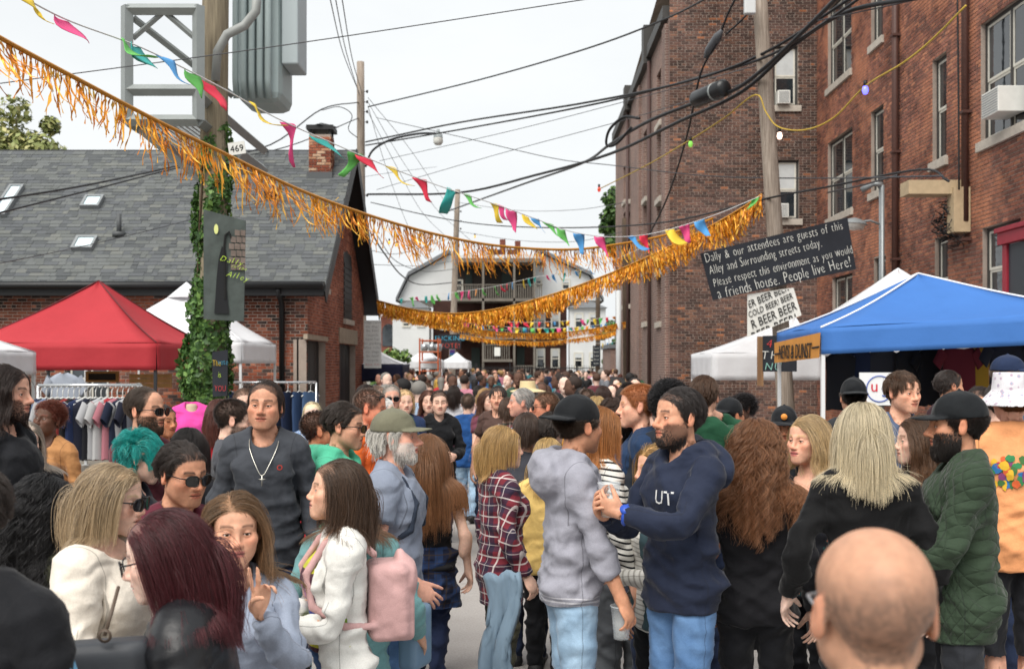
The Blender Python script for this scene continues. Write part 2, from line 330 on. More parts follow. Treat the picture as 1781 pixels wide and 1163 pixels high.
# ---- garments on the rest pose
GT = {}
def garment(kind, fem, heavy=0.0, res=0.013, **o):
    key = (kind, fem, heavy, res, tuple(sorted(o.items())))
    if key in GT: return GT[key]
    P = body_prims(fem, heavy); off = o.get('off', 0.014); hem = o.get('hem', 0.83); g = 1 + heavy
    if kind in ('top',):
        F = Field(axis((-0.56, 0.56, res)), axis((-0.27, 0.27, res)), axis((hem - 0.06, 1.60, res)))
        sl = o.get('sleeve', 1.9)                       # 0..1 upper arm, 1..2 forearm
        for p in P:
            if p.bone in ('chest', 'spine', 'pelvis'): F.apply(p, off=off, k=max(p.k, 0.05))
        wx = (0.140 if fem else 0.151) * g + off + o.get('flare', 0); wy = (0.104 if not fem else 0.098) * (1 + heavy * 1.3) + off + o.get('flare', 0)
        top = 1.27
        col = Cap('spine', (0, 0.006, top), (0, 0.008, hem - 0.3), wx * 0.97, wx * (1.06 if fem else 1.03), 0.05, sc=(1, wx / wy, 1)); F.apply(col)
        for sn, sd in (('l', 1), ('r', -1)):
            S, E, W, u, f, n = hand_frame(sd); A = 0.88 if fem else 1.0; so = off * 0.62 + o.get('sloose', 0.003)
            F.apply(Ell('arm' + sn, S + (-0.006 * sd, 0, -0.012), (0.052 * A + off * 0.6, 0.056 * A + off * 0.7, 0.066 * A + off * 0.45), 0.05))
            if sl > 0:
                e1 = S + (E - S) * min(sl, 1.0)
                F.apply(Cap('arm' + sn, S + (E - S) * 0.08, e1, 0.049 * A + so, 0.041 * A + so + (0.012 if sl < 1 else 0), 0.035, flat=sl < 1))
            if sl > 1:
                F.apply(Cap('fore' + sn, E, E + (W - E) * (sl - 1), 0.042 * A + so, 0.031 * A + so * 0.9, 0.02, flat=True))
                F.apply(Ell('fore' + sn, E + (W - E) * 0.26, (.046 * A + so * .8, .047 * A + so * .8, .088), 0.03))
                if o.get('cuff', True): F.apply(Cap('fore' + sn, E + (W - E) * (sl - 1.16), E + (W - E) * (sl - 1.01), 0.037 * A + so, 0.033 * A + so * 0.5, 0.012, flat=True))
        nk = o.get('neck', 'crew')
        if o.get('collar'):
            F.apply(Cap('neck', (0, 0.035, 1.43), (0, 0.02, 1.43 + o['collar']), 0.082 * (0.92 if fem else 1), 0.084 * (0.92 if fem else 1), 0.03, flat=True))
        r = 0.064 * (0.88 if fem else 1)
        F.apply(Cap('neck', (0, 0.012, 1.46), (0, -0.01, 1.75), r, r + 0.03, 0.012), sub=True)
        if nk == 'crew': F.apply(Ell('chest', (0, -0.04, 1.475), (0.062, 0.07, 0.055), 0.015), sub=True)
        if nk == 'scoop': F.apply(Ell('chest', (0, -0.09, 1.47), (0.088, 0.10, 0.12), 0.02), sub=True)
        if nk == 'v': F.apply(Ell('chest', (0, -0.11, 1.47), (0.05, 0.09, 0.15), 0.02), sub=True)
        if nk == 'wide': F.apply(Ell('chest', (0, 0.0, 1.50), (0.125, 0.16, 0.085), 0.02), sub=True)
        if o.get('hood'):
            pts = [(0.0, -0.088, 1.405), (0.062, -0.058, 1.435), (0.090, 0.008, 1.478), (0.070, 0.078, 1.492), (0.0, 0.112, 1.485)]
            for sd in (1, -1):
                for (p0, p1, r0, r1) in zip(pts[:-1], pts[1:], (0.020, 0.031, 0.040, 0.046), (0.031, 0.040, 0.046, 0.05)):
                    F.apply(Cap('neck', (p0[0] * sd, p0[1], p0[2]), (p1[0] * sd, p1[1], p1[2]), r0, r1, 0.02))
            F.apply(Ell('chest', (0, 0.148, 1.405), (0.132, 0.072, 0.125), 0.03, rx=-0.25)); F.apply(Ell('chest', (0, 0.075, 1.53), (0.07, 0.035, 0.05), 0.02), sub=True)
        if o.get('open'):
            F.apply(Cap('chest', (0, -0.19, 1.50), (0, -0.22, hem - 0.1), o['open'], o['open'] * 1.25, 0.02, sc=(1, 0.85, 1)), sub=True)
        iz = F.ax[2] < hem; F.d[:, :, iz] = np.maximum(F.d[:, :, iz], (hem - F.ax[2][iz])[None, None, :])
        if o.get('rib'):
            F.apply(Cap('pelvis', (0, 0.008, hem + 0.055), (0, 0.008, hem + 0.004), wx * 0.985, wx * 0.95, 0.01, sc=(1, wx / wy, 1), flat=True))
    elif kind == 'legs':
        hem = o.get('hem', 0.06); lo = o.get('loose', 0.012)
        F = Field(axis((-0.28, 0.28, res)), axis((-0.20, 0.24, res)), axis((hem - 0.03, 1.06, res)))
        for p in P:
            if p.bone == 'pelvis': F.apply(p, off=0.010, k=0.04)
        F.apply(Ell('pelvis', (0, 0.01, 0.98), (0.142 * g + 0.008, 0.098 * g + 0.012, 0.08), 0.04))
        for sn, sd in (('l', 1), ('r', -1)):
            K = np.array((sd * 0.10, 0, 0.50)); A = np.array((sd * 0.105, 0.025, hem))
            F.apply(Cap('thigh' + sn, (sd * 0.088, 0.012, 0.88), K, 0.09 * g + lo * 0.8, 0.058 + lo, 0.03))
            F.apply(Cap('shin' + sn, K, A, 0.056 + lo, 0.042 + lo * 1.2, 0.02, flat=True)); F.apply(Ell('shin' + sn, (sd * 0.103, 0.03, 0.36), (0.05 + lo, 0.055 + lo, 0.12), 0.03))
        iz = F.ax[2] > 1.03; F.d[:, :, iz] = np.maximum(F.d[:, :, iz], (F.ax[2][iz] - 1.03)[None, None, :])
    elif kind == 'skirt':
        hem = o.get('hem', 0.5)
        F = Field(axis((-0.34, 0.34, res)), axis((-0.30, 0.34, res)), axis((hem - 0.03, 1.06, res)))
        F.apply(Cap('pelvis', (0, 0.015, 1.02), (0, 0.02, hem), 0.155, 0.235, 0.03, sc=(1, 1.25, 1), flat=True))
        for p in P:
            if p.bone == 'pelvis': F.apply(p, off=0.012, k=0.04)
    elif kind == 'shoe':
        F = Field(axis((0.04, 0.19, 0.009)), axis((-0.22, 0.11, 0.009)), axis((-0.03, 0.13, 0.009)))
        F.apply(Cap('footl', (0.105, 0.045, 0.05), (0.12, -0.15, 0.030), 0.047, 0.038, 0.02, sc=(0.95, 1, 1.1)))
        F.apply(Cap('footl', (0.105, 0.03, 0.05), (0.105, 0.02, 0.11), 0.045, 0.042, 0.02, flat=True))
        iz = F.ax[2] < 0.002; F.d[:, :, iz] = np.maximum(F.d[:, :, iz], (0.002 - F.ax[2][iz])[None, None, :])
    V, Q = F.mesh()
    wp = [p for p in P]
    W = weights(V, wp, 0.022 if kind != 'skirt' else 0.05)
    if kind == 'top':                                   # hands and fingers never pull on cloth
        for sn in 'lr':
            for b in BN:
                if b[-1] == sn and (b[0] == 'f' and b[1].isdigit() or b[0] == 't' and b[1].isdigit() or b.startswith('hand')):
                    W[:, BI['fore' + sn]] += W[:, BI[b]]; W[:, BI[b]] = 0
        W[:, BI['spine']] += W[:, BI['thighl']] + W[:, BI['thighr']]; W[:, BI['thighl']] = 0; W[:, BI['thighr']] = 0
        nk_ = W[:, BI['head']]; W[:, BI['neck']] += nk_; W[:, BI['head']] = 0
        low = np.clip((1.44 - V[:, 2]) / 0.04, 0, 1); W[:, BI['chest']] += W[:, BI['neck']] * low; W[:, BI['neck']] *= 1 - low
    if kind in ('legs', 'skirt'):
        bad = [b for b in BN if not (b in ('pelvis', 'spine') or b.startswith(('thigh', 'shin', 'foot')))]
        for b in bad: W[:, BI['pelvis']] += W[:, BI[b]]; W[:, BI[b]] = 0
        for sn in 'lr': W[:, BI['shin' + sn]] += W[:, BI['foot' + sn]]; W[:, BI['foot' + sn]] = 0
    W /= W.sum(1, keepdims=True)
    t = dict(V=V, Q=Q, W=W, F=F, N=normals(V, Q)); GT[key] = t; return t

# ---- posing
def rotm(ax, deg): return np.array(Matrix.Rotation(math.radians(deg), 3, ax))
def frame(d, pole):
    d = d / np.linalg.norm(d); p = pole - d * (pole @ d); p /= np.linalg.norm(p) + 1e-9
    return np.stack([d, p, np.cross(d, p)], 1)
def solve_pose(ps):
    """ps: lean, twist, bend, head=(yaw,pitch,roll), hand_l / hand_r = wrist target, curl_l / curl_r, step"""
    R = {b: np.eye(3) for b in BN}
    R['pelvis'] = rotm('Z', ps.get('hip', 0))
    R['spine'] = rotm('X', ps.get('bend', 0) * 0.5) @ rotm('Y', ps.get('tilt', 0)) @ rotm('Z', ps.get('twist', 0) * 0.5)
    R['chest'] = rotm('X', ps.get('bend', 0) * 0.5) @ rotm('Z', ps.get('twist', 0) * 0.5)
    hy, hp, hr = ps.get('head', (0, 0, 0))
    R['neck'] = rotm('Z', hy * 0.4) @ rotm('X', -hp * 0.4); R['head'] = rotm('Z', hy * 0.6) @ rotm('X', -hp * 0.6) @ rotm('Y', hr)
    st = ps.get('step', 0)
    R['thighl'] = rotm('X', -st) @ rotm('Y', ps.get('stance', 2)); R['thighr'] = rotm('X', st) @ rotm('Y', -ps.get('stance', 2))
    R['shinl'] = rotm('X', max(0, -st) * 1.0 + 2); R['shinr'] = rotm('X', max(0, st) * 1.0 + 2)
    G = {}
    def glob(b):
        if b in G: return G[b]
        p = PAR[b]; j = np.array(JNT[b])
        if p is None: Rg, tg = R[b], j - R[b] @ j
        else:
            Rp, tp = glob(p); Rg = Rp @ R[b]; tg = Rp @ j + tp - Rg @ j
        G[b] = (Rg, tg); return G[b]
    for b in ('pelvis', 'spine', 'chest', 'neck', 'head', 'thighl', 'thighr', 'shinl', 'shinr', 'footl', 'footr'): glob(b)
    for sn, sd in (('l', 1), ('r', -1)):
        S, E, W, u, f, n = hand_frame(sd)
        Rc, tc = G['chest']; Sg = Rc @ S + tc
        tgt = np.array(ps.get('hand_' + sn, (sd * 0.265, -0.03, 0.875)), float)
        L1 = np.linalg.norm(E - S); L2 = np.linalg.norm(W - E); v = tgt - Sg; D = np.linalg.norm(v)
        if D > (L1 + L2) * 0.995: v *= (L1 + L2) * 0.995 / D; D = (L1 + L2) * 0.995
        vd = v / D; a = (L1 * L1 + D * D - L2 * L2) / (2 * D); h = math.sqrt(max(L1 * L1 - a * a, 0))
        pole = np.array(ps.get('pole_' + sn, (sd * 0.5, 0.7, -0.6)), float); pole -= vd * (pole @ vd); pole /= np.linalg.norm(pole)
        Eg = Sg + vd * a + pole * h; Wg = Sg + v
        rp = np.array((0.0, 1.0, 0.0))
        Ra = frame(Eg - Sg, pole) @ frame(E - S, rp).T
        Rf = frame(Wg - Eg, pole) @ frame(W - E, rp).T
        G['arm' + sn] = (Ra, Sg - Ra @ S); G['fore' + sn] = (Rf, Eg - Rf @ E)
        hd = ps.get('dir_' + sn)
        if hd is not None:
            fd, th = np.array(hd[0], float), np.array(hd[1], float)
            Rh = frame(fd, th) @ frame(u, f).T
        else: Rh = Rf
        G['hand' + sn] = (Rh, Wg - Rh @ W)
        cu = ps.get('curl_' + sn, 0.42); cu = cu if isinstance(cu, (tuple, list)) else (cu,) * 4
        ax = np.cross(u, n)
        for i in range(4):
            for q in range(3):
                R['f%d%d%s' % (i, q, sn)] = np.array(Matrix.Rotation(math.radians(cu[i] * (62, 75, 45)[q]), 3, Vector(ax)))
        tcu = ps.get('thumb_' + sn, 0.2)
        for q in range(3): R['t%d%s' % (q, sn)] = np.array(Matrix.Rotation(math.radians(tcu * (40, 35, 30)[q]), 3, Vector(ax * 0.5 + np.cross(f, u) * 0.7).normalized()))
    for b in BN: glob(b)
    Rg, tg = G['head']; pv = np.array((0, 0.01, 1.54)); G['head'] = (Rg * 1.055, tg + Rg @ pv * (1 - 1.055))
    return G
def skin(V, W, G):
    out = np.zeros_like(V, dtype=np.float64)
    for b in BN:
        w = W[:, BI[b]]; m = w > 0
        if m.any():
            Rg, tg = G[b]; out[m] += w[m, None] * (V[m] @ Rg.T + tg)
    return out.astype(f32)
def wrinkle(V, N, Vr, amt, rng, fr=1.0):
    """cloth folds: warped ridges, stronger at the waist, elbows and armpits (from rest coordinates Vr)"""
    p = Vr * 1.0; out = np.zeros(len(V), f32)
    for i in range(4):
        d = np.array((rng.uniform(-.7, .7), rng.uniform(-.5, .5), 1.0)) if i != 1 else np.array((1, rng.uniform(-.8, .8), rng.uniform(-.3, .3))); d /= np.linalg.norm(d); d2 = rng.normal(size=3) * 4.5
        f_ = (34, 30, 60, 95)[i] * fr
        ph = p @ (d * f_) + 1.6 * np.sin(p @ d2 + rng.uniform(0, 6)) + rng.uniform(0, 6)
        out += ((1 - np.abs(np.sin(ph * 0.5))) ** 1.6 - 0.33) * (1.0, 0.7, 0.75, 0.5)[i] * 1.5
    az = np.abs(Vr[:, 0])
    loc = 0.45 + 0.8 * np.exp(-((Vr[:, 2] - 1.0) / 0.14) ** 2) * (az < 0.22) + 0.55 * np.exp(-((az - 0.31) / 0.05) ** 2) + 0.5 * np.exp(-((az - 0.17) / 0.04) ** 2) * (Vr[:, 2] < 1.37)
    loc += 0.7 * np.exp(-((Vr[:, 2] - 0.5) / 0.08) ** 2) + 0.6 * np.exp(-((Vr[:, 2] - 0.12) / 0.08) ** 2)
    return V + N * (out * loc * amt)[:, None]
# ------------------------------------------------------------------ materials for people
MATS = {}
def new_mat(name):
    m = bpy.data.materials.new(name); m.use_nodes = True
    return m, m.node_tree.nodes, m.node_tree.links, m.node_tree.nodes['Principled BSDF']
def lin(c):
    if isinstance(c, str): c = tuple(int(c[i:i + 2], 16) / 255 for i in (0, 2, 4))
    return tuple(x / 12.92 if x <= 0.04045 else ((x + 0.055) / 1.055) ** 2.4 for x in c)
def rgba(c): return (*lin(c)[:3], 1.0)
def skin_mat():
    if 'skin' in MATS: return MATS['skin']
    m, N, L, b = new_mat('skin')
    a = N.new('ShaderNodeAttribute'); a.attribute_name = 'Col'
    tc = N.new('ShaderNodeTexCoord'); nz = N.new('ShaderNodeTexNoise'); nz.inputs['Scale'].default_value = 55; nz.inputs['Detail'].default_value = 4
    L.new(tc.outputs['Object'], nz.inputs['Vector'])
    mr = N.new('ShaderNodeMapRange'); mr.inputs[1].default_value = 0.3; mr.inputs[2].default_value = 0.7; mr.inputs[3].default_value = 0.88; mr.inputs[4].default_value = 1.10; L.new(nz.outputs['Fac'], mr.inputs[0])
    mx = N.new('ShaderNodeMix'); mx.data_type = 'RGBA'; mx.blend_type = 'MULTIPLY'; mx.inputs[0].default_value = 1
    L.new(a.outputs['Color'], mx.inputs[6]); L.new(mr.outputs[0], mx.inputs[7]); L.new(mx.outputs[2], b.inputs['Base Color'])
    n2 = N.new('ShaderNodeTexNoise'); n2.inputs['Scale'].default_value = 300; n2.inputs['Detail'].default_value = 5; L.new(tc.outputs['Object'], n2.inputs['Vector'])
    bp = N.new('ShaderNodeBump'); bp.inputs['Strength'].default_value = 0.35; bp.inputs['Distance'].default_value = 0.002
    L.new(n2.outputs['Fac'], bp.inputs['Height']); L.new(bp.outputs[0], b.inputs['Normal'])
    b.inputs['Roughness'].default_value = 0.56; b.inputs['Specular IOR Level'].default_value = 0.32
    b.inputs['Subsurface Weight'].default_value = 0.12; b.inputs['Subsurface Radius'].default_value = (1, 0.35, 0.2); b.inputs['Subsurface Scale'].default_value = 0.008
    MATS['skin'] = m; return m
def hair_mat(col):
    k = ('hair', col)
    if k in MATS: return MATS[k]
    m, N, L, b = new_mat('hair'); c = lin(col)
    hi = N.new('ShaderNodeHairInfo'); r = N.new('ShaderNodeValToRGB')
    e = r.color_ramp.elements; e[0].color = (*[x * 0.4 for x in c], 1); e[1].color = (*[min(x * 1.35 + 0.004, 1) for x in c], 1)
    L.new(hi.outputs['Random'], r.inputs[0])
    mx = N.new('ShaderNodeMix'); mx.data_type = 'RGBA'; mx.blend_type = 'MULTIPLY'; mx.inputs[0].default_value = 1
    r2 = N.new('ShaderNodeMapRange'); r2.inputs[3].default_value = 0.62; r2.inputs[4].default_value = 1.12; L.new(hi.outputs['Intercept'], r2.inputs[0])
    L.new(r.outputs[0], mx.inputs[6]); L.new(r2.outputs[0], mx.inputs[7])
    h = N.new('ShaderNodeBsdfHairPrincipled'); h.parametrization = 'COLOR'; h.inputs['Roughness'].default_value = 0.33; h.inputs['Radial Roughness'].default_value = 0.45
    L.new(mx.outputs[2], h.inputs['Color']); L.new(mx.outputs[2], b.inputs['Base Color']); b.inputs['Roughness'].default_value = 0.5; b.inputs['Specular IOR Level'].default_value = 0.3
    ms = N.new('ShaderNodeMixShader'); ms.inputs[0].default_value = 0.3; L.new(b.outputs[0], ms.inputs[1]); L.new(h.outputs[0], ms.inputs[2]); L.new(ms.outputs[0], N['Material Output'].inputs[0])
    MATS[k] = m; return m
def plain(name, col, rough=0.6, spec=0.4, metal=0.0, var=0.0, scale=8, bump=0.0, bscale=40, trans=0, alpha=1, coat=0):
    k = ('p', name, col, rough)
    if k in MATS: return MATS[k]
    m, N, L, b = new_mat(name)
    b.inputs['Base Color'].default_value = rgba(col); b.inputs['Roughness'].default_value = rough; b.inputs['Metallic'].default_value = metal
    b.inputs['Specular IOR Level'].default_value = spec; b.inputs['Transmission Weight'].default_value = trans; b.inputs['Alpha'].default_value = alpha
    if coat: b.inputs['Coat Weight'].default_value = coat
    tc = N.new('ShaderNodeTexCoord')
    if var:
        nz = N.new('ShaderNodeTexNoise'); nz.inputs['Scale'].default_value = scale; nz.inputs['Detail'].default_value = 5; nz.inputs['Roughness'].default_value = 0.62
        L.new(tc.outputs['Object'], nz.inputs['Vector'])
        mr = N.new('ShaderNodeMapRange'); mr.inputs[1].default_value = 0.25; mr.inputs[2].default_value = 0.75; mr.inputs[3].default_value = 1 - var; mr.inputs[4].default_value = 1 + var
        L.new(nz.outputs['Fac'], mr.inputs[0])
        mx = N.new('ShaderNodeMix'); mx.data_type = 'RGBA'; mx.blend_type = 'MULTIPLY'; mx.inputs[0].default_value = 1
        mx.inputs[6].default_value = rgba(col); L.new(mr.outputs[0], mx.inputs[7]); L.new(mx.outputs[2], b.inputs['Base Color'])
    if bump:
        n2 = N.new('ShaderNodeTexNoise'); n2.inputs['Scale'].default_value = bscale; n2.inputs['Detail'].default_value = 4; L.new(tc.outputs['Object'], n2.inputs['Vector'])
        bp = N.new('ShaderNodeBump'); bp.inputs['Strength'].default_value = bump; bp.inputs['Distance'].default_value = 0.02
        L.new(n2.outputs['Fac'], bp.inputs['Height']); L.new(bp.outputs[0], b.inputs['Normal'])
    MATS[k] = m; return m
def cloth(col, pat=None, rough=0.85, sheen=0.25, col2=None, col3=None, scale=1.0, name='fabric'):
    """woven cloth; stripes, checks and quilting follow the garment through its rest coordinates"""
    k = ('c', col, pat, rough, col2, col3, scale)
    if k in MATS: return MATS[k]
    m, N, L, b = new_mat(name)
    at = N.new('ShaderNodeAttribute'); at.attribute_name = 'rest'
    def mth(op, *a):
        n = N.new('ShaderNodeMath'); n.operation = op
        for i, x in enumerate(a):
            if isinstance(x, (int, float)): n.inputs[i].default_value = x
            else: L.new(x, n.inputs[i])
        return n.outputs[0]
    def mix(f, a, c_, bt='MIX'):
        n = N.new('ShaderNodeMix'); n.data_type = 'RGBA'; n.blend_type = bt
        if isinstance(f, (int, float)): n.inputs[0].default_value = f
        else: L.new(f, n.inputs[0])
        for i, x in ((6, a), (7, c_)):
            if isinstance(x, tuple): n.inputs[i].default_value = x
            else: L.new(x, n.inputs[i])
        return n.outputs[2]
    sx = N.new('ShaderNodeSeparateXYZ'); L.new(at.outputs['Vector'], sx.inputs[0])
    x, y, z = sx.outputs; base = rgba(col); bumpsrc = None
    def band(v, per, duty, ph=0.0): return mth('LESS_THAN', mth('FRACT', mth('ADD', mth('DIVIDE', v, per), ph)), duty)
    if pat == 'stripe': base = mix(band(z, 0.030 * scale, 0.32), base, rgba(col2))
    elif pat == 'plaid':
        h = mth('ADD', x, mth('MULTIPLY', y, 0.0)); P = 0.115 * scale
        base = mix(mth('MULTIPLY', band(h, P, 0.42), 0.75), base, rgba(col2)); base = mix(mth('MULTIPLY', band(z, P, 0.42), 0.6), base, rgba(col2))
        base = mix(mth('MULTIPLY', band(h, P, 0.07, 0.3), 0.7), base, rgba(col3)); base = mix(mth('MULTIPLY', band(z, P, 0.07, 0.3), 0.7), base, rgba(col3))
        base = mix(mth('MULTIPLY', band(h, P, 0.035, 0.72), 0.5), base, rgba(col3)); base = mix(mth('MULTIPLY', band(z, P, 0.035, 0.72), 0.5), base, rgba(col3))
    elif pat == 'floral':
        vo = N.new('ShaderNodeTexVoronoi'); vo.inputs['Scale'].default_value = 26 / scale; L.new(at.outputs['Vector'], vo.inputs['Vector'])
        base = mix(mth('LESS_THAN', vo.outputs['Distance'], 0.30), base, vo.outputs['Color'] if col2 is None else rgba(col2))
        if col3: base = mix(mth('LESS_THAN', vo.outputs['Distance'], 0.16), base, rgba(col3))
    elif pat == 'quilt':
        s = 0.062 * scale
        d1 = mth('ABSOLUTE', mth('SUBTRACT', mth('FRACT', mth('DIVIDE', mth('ADD', mth('ADD', x, y), z), s)), 0.5)); d2 = mth('ABSOLUTE', mth('SUBTRACT', mth('FRACT', mth('DIVIDE', mth('SUBTRACT', mth('ADD', x, y), z), s)), 0.5))
        bumpsrc = mth('POWER', mth('MULTIPLY', mth('MULTIPLY', d1, d2), 0), 1); bumpsrc = mth('MINIMUM', mth('SUBTRACT', 0.5, d1), mth('SUBTRACT', 0.5, d2)); bumpsrc = mth('POWER', mth('MULTIPLY', bumpsrc, 2), 0.45)
    elif pat == 'denim':
        nz = N.new('ShaderNodeTexNoise'); nz.inputs['Scale'].default_value = 7; nz.inputs['Detail'].default_value = 6; L.new(at.outputs['Vector'], nz.inputs['Vector'])
        base = mix(mth('MULTIPLY', mth('SUBTRACT', nz.outputs['Fac'], 0.3), 1.1), base, rgba(col2 or col))
    if pat == 'varsity': base = mix(mth('MULTIPLY', band(z, .022, .4), mth('LESS_THAN', z, .885)), base, rgba(col2))
    if pat == 'multi':
        for i_, c_ in enumerate(('b870b0', '3a4aa0', '7a9a3a', 'b8b83a', '4a2a38')): base = mix(band(z, .30, .2, i_ * .2), base, rgba(c_))
    ax_ = mth('ABSOLUTE', x); seam = mth('MULTIPLY', mth('LESS_THAN', mth('ABSOLUTE', mth('SUBTRACT', ax_, .158)), .0022), mth('GREATER_THAN', z, 1.2)); seam = mth('MAXIMUM', seam, mth('MULTIPLY', mth('LESS_THAN', mth('ABSOLUTE', y), .0022), mth('LESS_THAN', z, 1.25)))
    base = mix(mth('MULTIPLY', seam, .45), base, (0.01, 0.01, 0.012, 1))
    nz = N.new('ShaderNodeTexNoise'); nz.inputs['Scale'].default_value = 14; nz.inputs['Detail'].default_value = 5; L.new(at.outputs['Vector'], nz.inputs['Vector'])
    mr = N.new('ShaderNodeMapRange'); mr.inputs[1].default_value = 0.3; mr.inputs[2].default_value = 0.7; mr.inputs[3].default_value = 0.9; mr.inputs[4].default_value = 1.07; L.new(nz.outputs['Fac'], mr.inputs[0])
    n3 = N.new('ShaderNodeTexNoise'); n3.inputs['Scale'].default_value = 260; n3.inputs['Detail'].default_value = 2; L.new(at.outputs['Vector'], n3.inputs['Vector'])
    m3 = N.new('ShaderNodeMapRange'); m3.inputs[1].default_value = 0.3; m3.inputs[2].default_value = 0.7; m3.inputs[3].default_value = 0.92; m3.inputs[4].default_value = 1.08; L.new(n3.outputs['Fac'], m3.inputs[0])
    base = mix(1.0, base, mth('MULTIPLY', mr.outputs[0], m3.outputs[0]), 'MULTIPLY')
    L.new(base, b.inputs['Base Color'])
    b.inputs['Roughness'].default_value = rough; b.inputs['Specular IOR Level'].default_value = 0.25
    b.inputs['Sheen Weight'].default_value = sheen * 0.4; b.inputs['Sheen Roughness'].default_value = 0.4
    n4 = N.new('ShaderNodeTexNoise'); n4.inputs['Scale'].default_value = 22; n4.inputs['Detail'].default_value = 3; n4.inputs['Distortion'].default_value = 1.2; L.new(at.outputs['Vector'], n4.inputs['Vector'])
    bp = N.new('ShaderNodeBump'); bp.inputs['Strength'].default_value = 0.22; bp.inputs['Distance'].default_value = 0.012; L.new(n4.outputs['Fac'], bp.inputs['Height']); o = bp.outputs[0]
    if bumpsrc is not None:
        b2 = N.new('ShaderNodeBump'); b2.inputs['Strength'].default_value = 0.9; b2.inputs['Distance'].default_value = 0.008; L.new(bumpsrc, b2.inputs['Height']); L.new(o, b2.inputs['Normal']); o = b2.outputs[0]
    wv = N.new('ShaderNodeTexWave'); wv.bands_direction = 'DIAGONAL'; wv.inputs['Scale'].default_value = 3.2; wv.inputs['Distortion'].default_value = 7; wv.inputs['Detail'].default_value = 2.5; wv.inputs['Detail Scale'].default_value = 1.6; L.new(at.outputs['Vector'], wv.inputs['Vector'])
    b4 = N.new('ShaderNodeBump'); b4.inputs['Strength'].default_value = 0.55; b4.inputs['Distance'].default_value = 0.014; L.new(wv.outputs['Fac'], b4.inputs['Height']); L.new(o, b4.inputs['Normal']); o = b4.outputs[0]
    b3 = N.new('ShaderNodeBump'); b3.inputs['Strength'].default_value = 0.25; b3.inputs['Distance'].default_value = 0.002; L.new(n3.outputs['Fac'], b3.inputs['Height']); L.new(o, b3.inputs['Normal'])
    L.new(b3.outputs[0], b.inputs['Normal'])
    MATS[k] = m; return m

